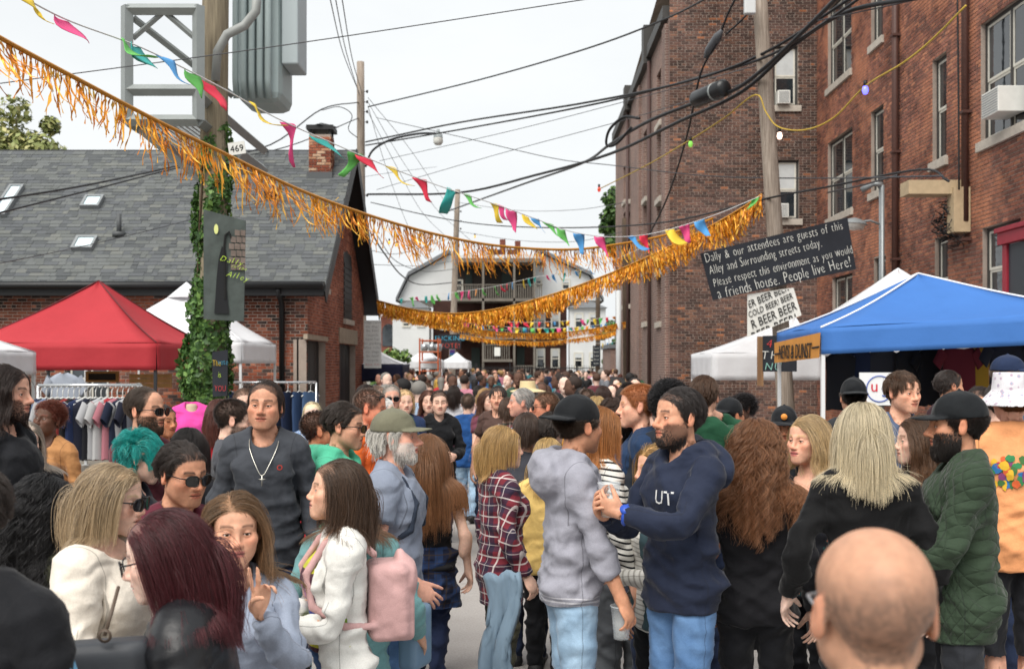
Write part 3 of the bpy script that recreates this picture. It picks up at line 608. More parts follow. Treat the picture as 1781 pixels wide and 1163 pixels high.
# ------------------------------------------------------------------ hair
def grow(rng, roots, norms, L, var=0.36, seg=12, lift=0.35, comb=(0, 0.4, -0.2), side=0.0, part=0.0, grav=0.5, curl=0.0, cfreq=60, clump=0.0, nclump=60,
         body=True, face=True, wave=0.0, wfreq=24, lens=None, stiff=0.6, inward=0.0, stray=0.05):
    n = len(roots); P = np.zeros((n, seg, 3)); p = roots.astype(float).copy(); P[:, 0] = p
    ln = L * (1 + var * (rng.random(n) - 0.7)) if lens is None else lens * (1 + var * (rng.random(n) - 0.7))
    st = (ln / (seg - 1))[:, None]
    rel = roots - HC
    cv = np.tile(np.array(comb, float), (n, 1)); cv[:, 0] += side * np.sign(rel[:, 0] - part) * np.clip(np.abs(rel[:, 0] - part) / 0.015, 0.3, 1) * np.clip((0.045 - rel[:, 1]) / 0.06, 0, 1) * np.clip((0.085 - np.abs(rel[:, 0])) / 0.05, 0, 1)
    tang = cv - norms * (cv * norms).sum(1, keepdims=True); tang /= np.linalg.norm(tang, axis=1, keepdims=True) + 1e-6
    d = norms * lift + tang * (1 - lift) + rng.normal(0, 0.10, (n, 3)); d /= np.linalg.norm(d, axis=1, keepdims=True)
    ce = [(HC + (0, 0.018, 0.028), np.array((0.0770, 0.099, 0.0855))), (HC + (0, -0.028, -0.035), np.array((0.064, 0.060, 0.076)))]
    if body: ce += [(np.array((0, 0.022, 1.39)), np.array((0.24, 0.125, 0.105))), (np.array((0, 0.008, 1.27)), np.array((0.20, 0.158, 0.21))), (np.array((0, 0.025, 1.50)), np.array((0.062, 0.062, 0.14)))]
    lay = rng.random((n, 1)) * 0.008
    for s in range(1, seg):
        d = d + np.array((0, 0, -1.0)) * grav * (1.0 / (seg - 1)) * 10 * (1.0 + s / seg) + rng.normal(0, stray, (n, 3))
        if inward: d[:, :2] -= inward * (p[:, :2] - (0, 0.02)) * 4 * (s / seg) ** 2
        d /= np.linalg.norm(d, axis=1, keepdims=True); q = p + d * st
        for c, r in ce:
            rr = r + lay * (0.4 + s / seg); e = (q - c) / rr; k = np.sqrt((e ** 2).sum(1, keepdims=True)); q = np.where(k < 1, c + (q - c) / np.maximum(k, 0.3), q)
        if face:
            h = q - HC; inf = (h[:, 1] < -0.045) & (h[:, 2] < 0.045) & (h[:, 2] > -0.16) & (np.abs(h[:, 0]) < 0.066)
            sx = np.where(rel[:, 0] - part >= 0, 1, -1); q[:, 0] = np.where(inf, HC[0] + sx * (0.5 * 0.066 + 0.5 * np.maximum(np.abs(h[:, 0]), 0.056)), q[:, 0])
            q[:, 1] = np.where(inf, np.maximum(q[:, 1], HC[1] - 0.075), q[:, 1])
        d = (q - p) / (np.linalg.norm(q - p, axis=1, keepdims=True) + 1e-9); p = q; P[:, s] = p
    t = np.linspace(0, 1, seg)[None, :, None]; PF = P.copy(); fly = rng.random(n) < (.05 if seg > 8 else .02)
    if clump:
        gi = rng.choice(n, min(nclump, n), replace=False); G = P[gi]
        a = ((roots[:, None] - roots[gi][None]) ** 2).sum(2).argmin(1)
        P = P + (G[a] - P) * (clump * t ** 0.8)
    else: a = np.arange(n)
    if curl:
        ph = (rng.uniform(0, 6.28, n))[a][:, None]; tt = np.linspace(0, 1, seg)[None] * (ln[:, None]) * cfreq
        am = curl * np.clip(np.linspace(0, 1, seg) * 3, 0, 1)[None] * (0.7 + 0.6 * rng.random((n, 1)))
        P[:, :, 0] += am * np.sin(tt + ph); P[:, :, 1] += am * np.cos(tt + ph)
    if wave:
        ph = (rng.uniform(0, 1.5, n))[a][:, None]; tt = np.linspace(0, 1, seg)[None] * (ln[:, None]) * wfreq
        P[:, :, 0] += wave * np.clip(np.linspace(0, 1, seg) * 2, 0, 1)[None] * np.sin(tt + ph); P[:, :, 2] += 0.4 * wave * np.cos(tt + ph)
    PF += (t ** 1.5) * rng.normal(0, .018 if seg > 8 else .008, (n, 1, 3)) + (t * (1 - t)) * rng.normal(0, .02, (n, 1, 3)); P[fly] = PF[fly]
    return P
def curves_obj(name, P, rad, mat, parent, taper=0.35):
    hc = bpy.data.hair_curves.new(name); n, m, _ = P.shape
    hc.add_curves([m] * n); hc.attributes['position'].data.foreach_set('vector', np.ascontiguousarray(P, f32).ravel())
    ra = hc.attributes.get('radius') or hc.attributes.new('radius', 'FLOAT', 'POINT')
    r = np.broadcast_to((rad * (1 - (1 - taper) * np.linspace(0, 1, m) ** 2))[None], (n, m)); ra.data.foreach_set('value', np.ascontiguousarray(r, f32).ravel())
    hc.materials.append(mat); o = bpy.data.objects.new(name, hc); COL.objects.link(o); o.parent = parent; return o
STY = {
 'short': dict(L=0.040, seg=6, lift=0.10, comb=(0.15, 0.6, 0.0), grav=0.16, body=False, face=False, stray=0.07, clump=0.4, nclump=220),
 'crew':  dict(L=0.018, seg=4, lift=0.75, comb=(0, -0.3, 0.3), grav=0.05, body=False, face=False, stray=0.08),
 'buzz':  dict(L=0.007, seg=3, lift=0.8, comb=(0, 0, -0.2), grav=0.02, body=False, face=False),
 'slick': dict(L=0.065, seg=8, lift=0.10, comb=(0.2, 0.9, 0.1), grav=0.14, body=False, face=False, stray=0.05, clump=0.5, nclump=120),
 'fringe': dict(L=0.07, seg=8, lift=0.35, comb=(0.5, -0.5, 0.1), grav=0.35, body=False, face=False, stray=0.06, clump=0.5, nclump=120),
 'long':  dict(L=0.44, seg=18, lift=0.06, comb=(0, 0.55, -0.15), side=0.7, grav=0.55, clump=0.45, nclump=110, stray=0.03),
 'wavy':  dict(L=0.42, seg=26, lift=0.10, comb=(0, 0.5, -0.1), side=0.7, grav=0.5, clump=0.6, nclump=110, wave=0.008, wfreq=42, stray=0.03),
 'curly': dict(L=0.46, seg=34, lift=0.10, comb=(0, 0.45, -0.1), side=0.5, grav=0.6, clump=0.75, nclump=150, curl=0.011, cfreq=75, stray=0.05),
 'bob':   dict(L=0.235, seg=14, lift=0.14, comb=(0, 0.5, 0), side=0.7, grav=0.5, clump=0.45, nclump=100, inward=0.25, stray=0.035),
 'shag':  dict(L=0.20, seg=12, lift=0.25, comb=(0, 0.3, 0.1), side=0.5, grav=0.45, clump=0.6, nclump=90, stray=0.08),
 'afro':  dict(L=0.075, seg=9, lift=0.95, comb=(0, 0, 0.2), grav=0.0, body=False, face=False, curl=0.006, cfreq=160, stray=0.15),
 'tied':  dict(L=0.11, seg=8, lift=0.0, comb=(0, 0.9, -0.1), grav=0.30, face=False, stray=0.015, clump=0.3, nclump=90),
}
def person_hair(rng, t, G, hair, root, lod):
    st, col = hair['style'], hair['col']
    if st == 'none': return None
    V, N, M, T = t['V'], t['N'], t['M'], t['T']
    sc = M['scalp'][T].mean(1); h = V[T].mean(1) - HC
    if hair.get('recede'): sc = sc * ~((h[:, 1] < -0.045 + hair['recede']) & (h[:, 2] > 0.03))
    if hair.get('bald_top'): sc = sc * (h[:, 2] < 0.06)
    if hair.get('hat'): sc = sc * (h[:, 2] < 0.022)
    a, b, c = V[T[:, 0]], V[T[:, 1]], V[T[:, 2]]; area = np.linalg.norm(np.cross(b - a, c - a), axis=1) * (sc > 0.5)
    n = int(hair.get('n', 6200 if st not in ('crew', 'buzz') else 6500) * (1 if lod == 0 else 0.35))
    f = rng.choice(len(T), n, p=area / area.sum()); u = rng.random((n, 2)); fl = u.sum(1) > 1; u[fl] = 1 - u[fl]
    R = a[f] + (b[f] - a[f]) * u[:, :1] + (c[f] - a[f]) * u[:, 1:]; Nn = N[T[f]].mean(1); Nn /= np.linalg.norm(Nn, axis=1, keepdims=True)
    p = dict(STY[st]); p.update({k: v for k, v in hair.items() if k in ('L', 'lift', 'comb', 'side', 'part', 'grav', 'curl', 'cfreq', 'clump', 'wave', 'wfreq', 'inward', 'stray', 'var', 'nclump')})
    if st in ('short', 'fringe', 'slick') or hair.get('fade'):
        hz = (R - HC)[:, 2]; fd = hair.get('fade', 0.55); k = np.clip((hz + 0.03) / 0.085, 0, 1); p['lens'] = p['L'] * ((1 - fd) + fd * k); 
    if lod == 2: p['seg'] = max(4, p['seg'] // 2)
    P = grow(rng, R, Nn, **p)
    if st == 'tied' and hair.get('bun', True):
        pass
    Rg, tg = G['head']; Pw = P.reshape(-1, 3) @ Rg.T + tg
    if P.shape[1] > 10:                                        # what hangs below the chin follows the shoulders
        zz = P.reshape(-1, 3)[:, 2]; k = np.clip((1.50 - zz) / 0.16, 0, 1)[:, None]; Rc, tcx = G['chest']
        Rn, tn = G['neck']; Pw = Pw * (1 - k) + (P.reshape(-1, 3) @ Rn.T + tn) * k
    rad = hair.get('rad', 0.00075) * (1 if lod == 0 else 1.9) * (0.8 if st in ('crew', 'buzz') else 1)
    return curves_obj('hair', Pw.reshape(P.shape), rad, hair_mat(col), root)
def person_beard(rng, t, G, beard, root, lod):
    V, N, M, T = t['V'], t['N'], t['M'], t['T']; m = M['beard'][T].mean(1)
    a, b, c = V[T[:, 0]], V[T[:, 1]], V[T[:, 2]]; area = np.linalg.norm(np.cross(b - a, c - a), axis=1) * (m > 0.5)
    n = int(beard.get('n', 2600) * (1 if lod == 0 else 0.4)); f = rng.choice(len(T), n, p=area / area.sum()); u = rng.random((n, 2)); fl = u.sum(1) > 1; u[fl] = 1 - u[fl]
    R = a[f] + (b[f] - a[f]) * u[:, :1] + (c[f] - a[f]) * u[:, 1:]; Nn = N[T[f]].mean(1); Nn /= np.linalg.norm(Nn, axis=1, keepdims=True)
    hz = np.clip((-0.04 - (R - HC)[:, 2]) / 0.06, 0.25, 1)
    P = grow(rng, R, Nn, beard['L'], lens=beard['L'] * hz, seg=6, lift=0.35, comb=(0, -0.15, -1), grav=0.25, body=False, face=False, stray=0.08, clump=0.25, nclump=150)
    Rg, tg = G['head']; Pw = P.reshape(-1, 3) @ Rg.T + tg
    return curves_obj('beard', Pw.reshape(P.shape), 0.0009 * (1 if lod == 0 else 1.8), hair_mat(beard['col']), root)

# ------------------------------------------------------------------ small mesh helpers
class MB:
    """collects simple shapes and links them as one mesh object"""
    def __init__(s): s.v = []; s.f = []; s.c = []
    def add(s, V, F, col=None):
        o = len(s.v); s.v += [tuple(map(float, p)) for p in V]; s.f += [tuple(int(i) + o for i in q) for q in F]
        s.c += [col] * len(F); return s
    def box(s, lo, hi, M=None):
        x0, y0, z0 = lo; x1, y1, z1 = hi
        V = [(x0, y0, z0), (x1, y0, z0), (x1, y1, z0), (x0, y1, z0), (x0, y0, z1), (x1, y0, z1), (x1, y1, z1), (x0, y1, z1)]
        if M is not None: V = [M @ Vector(p) for p in V]
        return s.add(V, [(0, 3, 2, 1), (4, 5, 6, 7), (0, 1, 5, 4), (1, 2, 6, 5), (2, 3, 7, 6), (3, 0, 4, 7)])
    def cbox(s, c, d, M=None): return s.box([c[i] - d[i] / 2 for i in range(3)], [c[i] + d[i] / 2 for i in range(3)], M)
    def tube(s, pts, r, n=8, cap=True):
        pts = [Vector(p) for p in pts]; m = len(pts); V = []; up = None
        rs = r if isinstance(r, (list, tuple)) else [r] * m
        for i, p in enumerate(pts):
            d = (pts[min(i + 1, m - 1)] - pts[max(i - 1, 0)]).normalized()
            if up is None: up = Vector((0, 0, 1)) if abs(d.z) < 0.9 else Vector((0, 1, 0))
            a = d.cross(up).normalized(); b = a.cross(d); up = b
            for k in range(n):
                t = 2 * math.pi * k / n; V.append(p + (a * math.cos(t) + b * math.sin(t)) * rs[i])
        F = [(i * n + k, i * n + (k + 1) % n, (i + 1) * n + (k + 1) % n, (i + 1) * n + k) for i in range(m - 1) for k in range(n)]
        if cap: F += [tuple(range(n))[::-1], tuple((m - 1) * n + k for k in range(n))]
        return s.add(V, F)
    def lathe(s, prof, c=(0, 0, 0), n=20, M=None):
        V = []; F = []
        for r, z in prof:
            for k in range(n):
                t = 2 * math.pi * k / n; p = Vector((r * math.cos(t), r * math.sin(t), z)); p = M @ p if M is not None else p
                V.append(p + Vector(c))
        for i in range(len(prof) - 1):
            for k in range(n): F.append((i * n + k, i * n + (k + 1) % n, (i + 1) * n + (k + 1) % n, (i + 1) * n + k))
        return s.add(V, F)
    def grid(s, P):
        """P: rows x cols x 3"""
        r, c = len(P), len(P[0]); V = [p for row in P for p in row]
        return s.add(V, [(i * c + j, i * c + j + 1, (i + 1) * c + j + 1, (i + 1) * c + j) for i in range(r - 1) for j in range(c - 1)])
    def obj(s, name, mat=None, parent=None, smooth=False, loc=None, rot=None, bevel=0, solid=0):
        me = bpy.data.meshes.new(name); me.from_pydata(s.v, [], s.f); me.update()
        if smooth:
            me.polygons.foreach_set('use_smooth', [True] * len(me.polygons))
        if mat is not None: me.materials.append(mat)
        o = bpy.data.objects.new(name, me); COL.objects.link(o); o.parent = parent
        if loc: o.location = loc
        if rot: o.rotation_euler = rot
        if bevel:
            m = o.modifiers.new('b', 'BEVEL'); m.width = bevel; m.segments = 2; m.limit_method = 'ANGLE'
        if solid:
            m = o.modifiers.new('s', 'SOLIDIFY'); m.thickness = solid; m.offset = 0
        return o
def tag(o, label=None, cat=None, group=None, kind=None):
    for k, v in (('label', label), ('category', cat), ('group', group), ('kind', kind)):
        if v: o[k] = v
    return o
def empty(name, loc=(0, 0, 0), rz=0.0):
    o = bpy.data.objects.new(name, None); COL.objects.link(o); o.location = loc; o.rotation_euler = (0, 0, rz); o.empty_display_size = 0.1; return o
def copy_tree(o, parent=None):
    c = o.copy(); COL.objects.link(c)
    if parent is not None: c.parent = parent
    for ch in list(o.children): copy_tree(ch, c)
    return c
def field_obj(name, F, mat, parent, G=None, bone='head', smooth=True, rest=True, solid=False):
    V, Q = F.mesh()
    me = to_mesh(name, V @ G[bone][0].T + G[bone][1] if G else V, Q)
    if rest:
        a = me.attributes.new('rest', 'FLOAT_VECTOR', 'POINT'); a.data.foreach_set('vector', np.ascontiguousarray(V, f32).ravel())
    me.materials.append(mat); o = bpy.data.objects.new(name, me); COL.objects.link(o); o.parent = parent; return o

# ------------------------------------------------------------------ worn things
def xf(mb, G, bone='head'):
    Rg, tg = G[bone]; mb.v = [tuple(Rg @ np.array(p) + tg) for p in mb.v]; return mb
def glasses(G, root, kind='sun', col='101012', up=False):
    O = HC + np.array((0, -0.010, 0.075 if up else 0.0)) if not up else HC + np.array((0, 0.012, 0.080))
    fr = MB(); lens = MB()
    w, h = (0.0265, 0.0205) if kind == 'sun' else (0.025, 0.0185)
    yb = -0.103 if not up else -0.085
    for s in (1, -1):
        ring = []
        for k in range(20):
            t = 2 * math.pi * k / 20; cx, cz = math.cos(t), math.sin(t)
            px = s * 0.0335 + w * math.copysign(abs(cx) ** 0.75, cx); pz = -0.0125 + h * math.copysign(abs(cz) ** 0.8, cz) - (0.003 if cz < 0 and s * cx < 0 else 0)
            ring.append(O + np.array((px, yb + 3.2 * px * px, pz)))
        fr.tube(ring + [ring[0]], 0.0022 if kind != 'wire' else 0.0011, 6, cap=False)
        c = np.mean(ring, 0) + (0, -0.0015, 0); n0 = len(ring)
        lens.add([c] + ring, [(0, (k + 1) % n0 + 1, k + 1) for k in range(n0)])
        fr.tube([O + np.array((s * 0.060, yb + 0.0125, -0.004)), O + np.array((s * 0.0735, -0.07, -0.003)), O + np.array((s * 0.0795, 0.005, -0.002)), O + np.array((s * 0.077, 0.03, -0.020))], [0.0028, 0.0026, 0.002, 0.002], 6)
    fr.tube([O + np.array((-0.008, yb + 0.001, -0.006)), O + np.array((0, yb - 0.001, -0.003)), O + np.array((0.008, yb + 0.001, -0.006))], 0.0018, 6)
    nm = 'sunglasses' if kind == 'sun' else 'glasses'
    f = xf(fr, G).obj(nm, plain('glasses frame', col, 0.3), root, True)
    xf(lens, G).obj('lens', plain('dark lens', '0c0d10', 0.08, 0.6) if kind == 'sun' else plain('clear lens', 'f4f8fa', 0.03, 0.5, alpha=0.08), f, True)
def cap_hat(G, root, mat, back=False, kind='cap', res=0.006, mat2=None):
    F = Field(axis((-0.2, 0.2, res)), axis((-0.24, 0.24, res)), axis((1.56, 1.80, res)))
    O = HC; s = 1 if back else -1
    if kind == 'cap':
        F.apply(Ell('head', O + np.array((0, 0.018, 0.030), f32), (0.086, 0.109, 0.099), 0.02))
        F.apply(Cap('head', O + np.array((0, 0.018, 0.128), f32), O + np.array((0, 0.018, 0.131), f32), 0.009, 0.008, 0.004))
        X, Y, Z = F.ax[0][:, None, None], F.ax[1][None, :, None], F.ax[2][None, None, :]
        pl = (O[2] + 0.030 + 0.10 * -s * (Y - O[1]) * (0.6) - (0.012 if not back else 0.02)) - Z
        F.d = np.maximum(F.d, np.broadcast_to(pl, F.d.shape)).astype(f32)
        if back:
            ar = Ell('head', O + np.array((0, -0.095, 0.045), f32), (0.035, 0.04, 0.028)); F.apply(ar, sub=True, k=0.006)
        bx = np.abs(X); yy = s * (Y - (O[1] + 0.018)); r = np.sqrt((X / 0.083) ** 2 + ((yy - 0.085) / 0.105) ** 2)
        sheet = np.abs(Z - (O[2] + 0.030 + 0.055 * 0 - 2.2 * X * X - 0.10 * (yy - 0.09) + 0.004)) - 0.0042
        br = np.maximum(np.maximum(sheet, (r - 1) * 0.08), -(yy - 0.06))
        F.d = np.minimum(F.d, np.broadcast_to(br, F.d.shape)).astype(f32)
    elif kind in ('bucket', 'straw'):
        R0, R1, dz = (0.098, 0.155, 0.075) if kind == 'bucket' else (0.098, 0.21, 0.03)
        X, Y, Z = F.ax[0][:, None, None], F.ax[1][None, :, None], F.ax[2][None, None, :]
        rr = np.sqrt(X ** 2 + ((Y - O[1] - 0.018) * 0.84) ** 2); zt = Z - O[2]
        crown = np.maximum(rr - (0.092 - 0.10 * np.clip(zt - 0.05, 0, 1)), np.maximum(zt - 0.128, 0.035 - zt))
        t = np.clip((rr - 0.088) / (R1 - 0.088), 0, 1); sheet = np.abs(zt - (0.040 - dz * t)) - 0.005
        br = np.maximum(sheet, np.maximum(rr - R1, 0.08 - rr))
        F.d = np.minimum(F.d, np.minimum(crown, br)).astype(f32)
    return field_obj({'cap': 'cap', 'bucket': 'bucket_hat', 'straw': 'sun_hat'}[kind], F, mat, root, G)
def cup(center, axisv=(0, 0, 1), h=0.14, r0=0.032, r1=0.045, fill=0.7, label='clear plastic cup of beer', solid_col=None, group=None, place=None):
    """a thing in the world: clear plastic cup with beer"""
    root = empty('cup', center)
    q = Vector(axisv).to_track_quat('Z', 'Y'); root.rotation_mode = 'QUATERNION'; root.rotation_quaternion = q
    m = MB(); m.lathe([(0.0, 0), (r0, 0), (r0 + (r1 - r0) * 0.5, h * 0.5), (r1, h), (r1 + 0.003, h), (r1 + 0.003, h - 0.004)])
    m.obj('cup_wall', plain('white plastic', 'd9dde0', 0.4, alpha=0.95) if solid_col else plain('clear plastic', 'e8eef0', 0.12, 0.5, alpha=0.30), root, True)
    if fill:
        rr = r0 + (r1 - r0) * fill; b = MB(); b.lathe([(0.0, 0.004), (r0 - 0.003, 0.004), (rr - 0.003, h * fill), (0.0, h * fill)]); b.obj('beer', plain('beer', 'd9962e', 0.1, 0.5, alpha=0.85), root, True)
        b = MB(); b.lathe([(rr - 0.003, h * fill), (rr - 0.002, h * fill + 0.008), (0, h * fill + 0.009)]); b.obj('foam', plain('foam', 'efe6d2', 0.9), root, True)
    return tag(root, label, 'cup', group)

def attr_rest(me, Vr):
    a = me.attributes.new('rest', 'FLOAT_VECTOR', 'POINT'); a.data.foreach_set('vector', np.ascontiguousarray(Vr, f32).ravel())
EYE = {}
def eye_mesh(col):
    if col in EYE: return EYE[col]
    mb = MB(); prof = [(0.0118 * math.sin(a), -0.0118 * math.cos(a)) for a in (0, 0.18, 0.24, 0.45, 0.54, 0.8, 1.2, 1.6)]
    M = Matrix.Rotation(math.radians(-90), 4, 'X')
    mb.lathe([(max(r, 0.0001), z) for r, z in prof], n=14, M=M)
    me = bpy.data.meshes.new('eye'); me.from_pydata(mb.v, [], mb.f); me.update()
    for mt in (plain('pupil', '060606', 0.05), plain('iris', col, 0.08), plain('eye white', 'd8d2cc', 0.12)): me.materials.append(mt)
    for i, p in enumerate(me.polygons):
        ring = i // 14; p.material_index = 0 if ring < 1 else (0 if ring < 2 else (1 if ring < 4 else 2)); p.use_smooth = True
    EYE[col] = me; return me
COUNT = [0]
CAMZ, FPX, VPX, HZY = 1.95, 1900.0, 905.0, 635.0
def W(px, py, Y): return Vector(((px - VPX) / FPX * Y, Y, CAMZ + (HZY - py) / FPX * Y))

def person(label, px, top, D, yaw, fem=False, skin_c='c99a80', hair=None, shirt=None, legs=None, pose=None, heavy=0.0, beard=None, stub=0.0, lips=None, brow=None,
           specs=None, hat=None, lod=None, group=None, seed=None, eye='4a3a2a', face=(1, 1, 1), shoe='202022', hs=1.0, age=0.0, scale=None, skirt=None, coat=None):
    """px, top: where the top of the head stands in the picture; D: metres from the camera along the street"""
    COUNT[0] += 1; rng = np.random.default_rng(seed if seed is not None else COUNT[0] * 7 + 3)
    if lod is None: lod = 0 if D < 6.2 else 1
    if 1.8 < D < 10: D *= 1.11
    pose = dict(pose or {}); t = body_template(fem, heavy, 1 if lod else 0)
    V = t['V'].copy()
    hd = t['W'][:, BI['head']][:, None]; O = HC; jl = np.clip((-0.02 - (V[:, 2] - O[2])) / 0.09, 0, 1)[:, None]
    fw, nl, ch = face                                     # jaw width, nose length, chin length
    V[:, 0:1] *= 1 + (fw - 1) * jl * hd
    nm = np.exp(-((V[:, 0:1]) ** 2 / 0.0003 + (V[:, 2:3] - O[2] + 0.038) ** 2 / 0.0006)) * (V[:, 1:2] - O[1] < -0.085)
    V[:, 1:2] -= nm * hd * 0.012 * (nl - 1) * 2
    V[:, 2:3] -= hd * jl * 0.012 * (ch - 1) * 4
    if hs != 1.0: V = V + hd * ((O + (0, 0, -0.1)) + (V - (O + (0, 0, -0.1))) * hs - V)
    G = solve_pose(pose)
    tz = (G['head'][0] @ np.array((0, 0.018, 1.752)) + G['head'][1])
    ex = (0.0 if hat is None else 0.014) + (0.018 if hair and hair['style'] in ('long', 'wavy', 'curly', 'bob', 'shag', 'short', 'slick') else 0.004) + (0.07 if hair and hair['style'] == 'afro' else 0)
    ztop = CAMZ + (HZY - top) / FPX * D; s = .965 if scale is None else scale; kl = 1 + (ztop - s * (tz[2] + ex)) / (s * .93)
    ya = math.radians(yaw); cy, sy = math.cos(ya), math.sin(ya)
    hx, hy = G['head'][0] @ np.array(HC) + G['head'][1] if False else (G['head'][0] @ np.array(HC) + G['head'][1])[:2]
    X = (px - VPX) / FPX * D - s * (cy * hx - sy * hy); Yw = D - s * (sy * hx + cy * hy)
    zoff = s * .93 * (kl - 1)
    # cover: skin under clothes is drawn in
    gs = []; res = 0.0135 if lod == 0 else 0.022
    if shirt: gs.append(garment('top', fem, heavy, res, **shirt.get('g', {})))
    if legs: gs.append(garment('legs', fem, heavy, res, **legs.get('g', {})))
    Vb = V.copy()
    for g in gs:
        ins = g['F'].sample(t['V']) < 0.003
        if g is gs[0] and shirt:
            for sd in (1, -1):
                S_, E_, W_ = hand_frame(sd)[:3]; k = ins & (t['V'][:, 0] * sd > .185); q = t['V'][k]; best = None
                for a, b in ((S_, E_), (E_, W_)):
                    u = np.clip(((q - a) @ (b - a)) / ((b - a) @ (b - a)), 0, 1)[:, None]; ap = a + u * (b - a); dd = np.linalg.norm(q - ap, axis=1, keepdims=True); best = (ap, dd) if best is None else (np.where(dd < best[1], ap, best[0]), np.minimum(dd, best[1]))
                Vb[k] = best[0] + .3 * (q - best[0])
            ins &= np.abs(t['V'][:, 0]) <= .185
        Vb[ins] -= t['N'][ins] * np.where(np.abs(t['V'][ins, :1]) > .2, .038, .018)
    LB = [BI[b + q] for b in ('thigh', 'shin', 'foot') for q in 'lr']
    def legs_z(Vq, Wq):
        lw = Wq[:, LB].sum(1) if Wq is not None else 1.0; Vq[:, 2] -= np.clip(.93 - Vq[:, 2], 0, 1) * (kl - 1) * lw; return Vq
    Vp = legs_z(skin(Vb, t['W'], G), t['W'])
    me = to_mesh('person', Vp, t['T'])
    M = t['M']; n = len(V); c = np.tile(np.array(lin(skin_c)), (n, 1))
    def lay(mask, col, a=1.0):
        nonlocal c
        w = np.clip(mask * a, 0, 1)[:, None]; c = c * (1 - w) + np.array(lin(col)) * w
    red = np.array((1.12, 0.80, 0.74)); c = c * (1 + (red - 1) * np.clip(M['cheek'] * 0.55 + M['ear'] * 0.5, 0, 1)[:, None])
    fc = c.copy(); lay(M['lid'], tuple(np.clip(np.array([int(skin_c[i:i + 2], 16) / 255 for i in (0, 2, 4)]) * (0.80, 0.72, 0.70), 0, 1)), 0.55)
    lc = lips or tuple(np.clip(np.array([int(skin_c[i:i + 2], 16) / 255 for i in (0, 2, 4)]) * (0.86, 0.66, 0.66), 0, 1))
    lay(M['lip'], lc, 0.85)
    hc = hair['col'] if hair else '2a211c'
    lay(M['brow'], brow or hc, 0.85 if not fem else 0.75); lay(M['slit'], '3a1d1a', 0.75)
    if stub or beard: lay(M['beard'], beard['col'] if beard else '2c2622', stub or 0.7)
    if hair and hair['style'] != 'none':
        sc = M['scalp'].copy(); h = V - HC
        if hair.get('recede'): sc = sc * ~((h[:, 1] < -0.045 + hair['recede']) & (h[:, 2] > 0.03))
        if hair.get('bald_top'): sc = sc * (h[:, 2] < 0.06)
        lay(sc, hc, 0.85)
    elif hair: lay(M['scalp'] * (np.clip((0.075 - 0.25 * np.abs((V - HC)[:, 0]) - (V - HC)[:, 2]) / 0.05, 0, 1)) * (.65 + .6 * rng.random(len(V))), hair['col'], hair.get('shade', 0.35))
    lay(M['lash'], '1d1512', 0.85)
    ca = me.color_attributes.new('Col', 'FLOAT_COLOR', 'POINT'); ca.data.foreach_set('color', np.concatenate([c, np.ones((n, 1))], 1).astype(f32).ravel())
    me.materials.append(skin_mat())
    o = bpy.data.objects.new('person', me); COL.objects.link(o); o.location = (X, Yw, zoff); o.rotation_euler = (0, 0, ya); o.scale = (s, s, s)
    tag(o, label, 'person', group)
    gc = garment('top', fem, heavy, res, **coat.get('g', {})) if coat else None
    def wear(name, g, mat, amt, fr=1.0, tuck=None, under=None):
        if under is not None: g = dict(g, V=g['V'] - g['N'] * np.clip(-under['F'].sample(g['V']) / .01, 0, 1)[:, None] * .014)
        Vg = g['V'] if tuck is None else g['V'] - g['N'] * (np.clip((g['V'][:, 2:3] - tuck) / .03, 0, 1) * .022); Vq = skin(Vg, g['W'], G); Nq = normals(Vq, g['Q']); Vq = wrinkle(Vq, Nq, g['V'], amt, rng, fr)
        if name in ('jeans', 'trousers', 'skirt'): Vq = legs_z(Vq, g['W'])
        m = to_mesh(name, Vq, g['Q']); attr_rest(m, g['V']); m.materials.append(mat)
        q = bpy.data.objects.new(name, m); COL.objects.link(q); q.parent = o; return q
    r = {}
    if shirt: r['shirt'] = wear(shirt.get('name', 'shirt'), gs[0], shirt['mat'], shirt.get('fold', 0.009) * (.4 if coat else 1), under=gc)
    if legs: r['legs'] = wear(legs.get('name', 'trousers'), gs[-1], legs['mat'], legs.get('fold', 0.008), 1.0, min(q['g'].get('hem', .83) for q in (shirt, coat) if q) + .01 if shirt else None)
    if coat: r['coat'] = wear(coat.get('name', 'jacket'), garment('top', fem, heavy, res, **coat.get('g', {})), coat['mat'], coat.get('fold', 0.009))
    if skirt: r['skirt'] = wear('skirt', garment('skirt', fem, heavy, res, **skirt.get('g', {})), skirt['mat'], skirt.get('fold', 0.012), 0.8)
    if shoe:
        sh = garment('shoe', False)
        for sn, sd in (('l', 1), ('r', -1)):
            Vs = sh['V'] * (sd, 1, 1); Rf, tf = G['foot' + sn]; m = to_mesh('shoe', legs_z((Vs @ Rf.T + tf).astype(f32), None), sh['Q'] if sd > 0 else sh['Q'][:, ::-1]); m.materials.append(plain('shoe', shoe, 0.6))
            q = bpy.data.objects.new('shoe', m); COL.objects.link(q); q.parent = o
    if hair and hat: hair = dict(hair, hat=True)
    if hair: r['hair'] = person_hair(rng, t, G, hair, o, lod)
    if beard: person_beard(rng, t, G, beard, o, lod)
    if specs: glasses(G, o, *specs)
    if hat: r['hat'] = cap_hat(G, o, hat['mat'], hat.get('back', False), hat.get('kind', 'cap'))
    if lod == 0 and not (120 < (yaw % 360) < 240):
        for sd in (1, -1):
            q = bpy.data.objects.new('eye', eye_mesh(eye)); COL.objects.link(q); q.parent = o
            Rg, tg = G['head']; p = Rg @ (HC + np.array((sd * 0.0315, -0.0722, -0.0110))) + tg
            q.matrix_local = Matrix.Translation(Vector(p)) @ Matrix(Rg.tolist()).to_4x4()
    r.update(o=o, G=G, s=s); return r
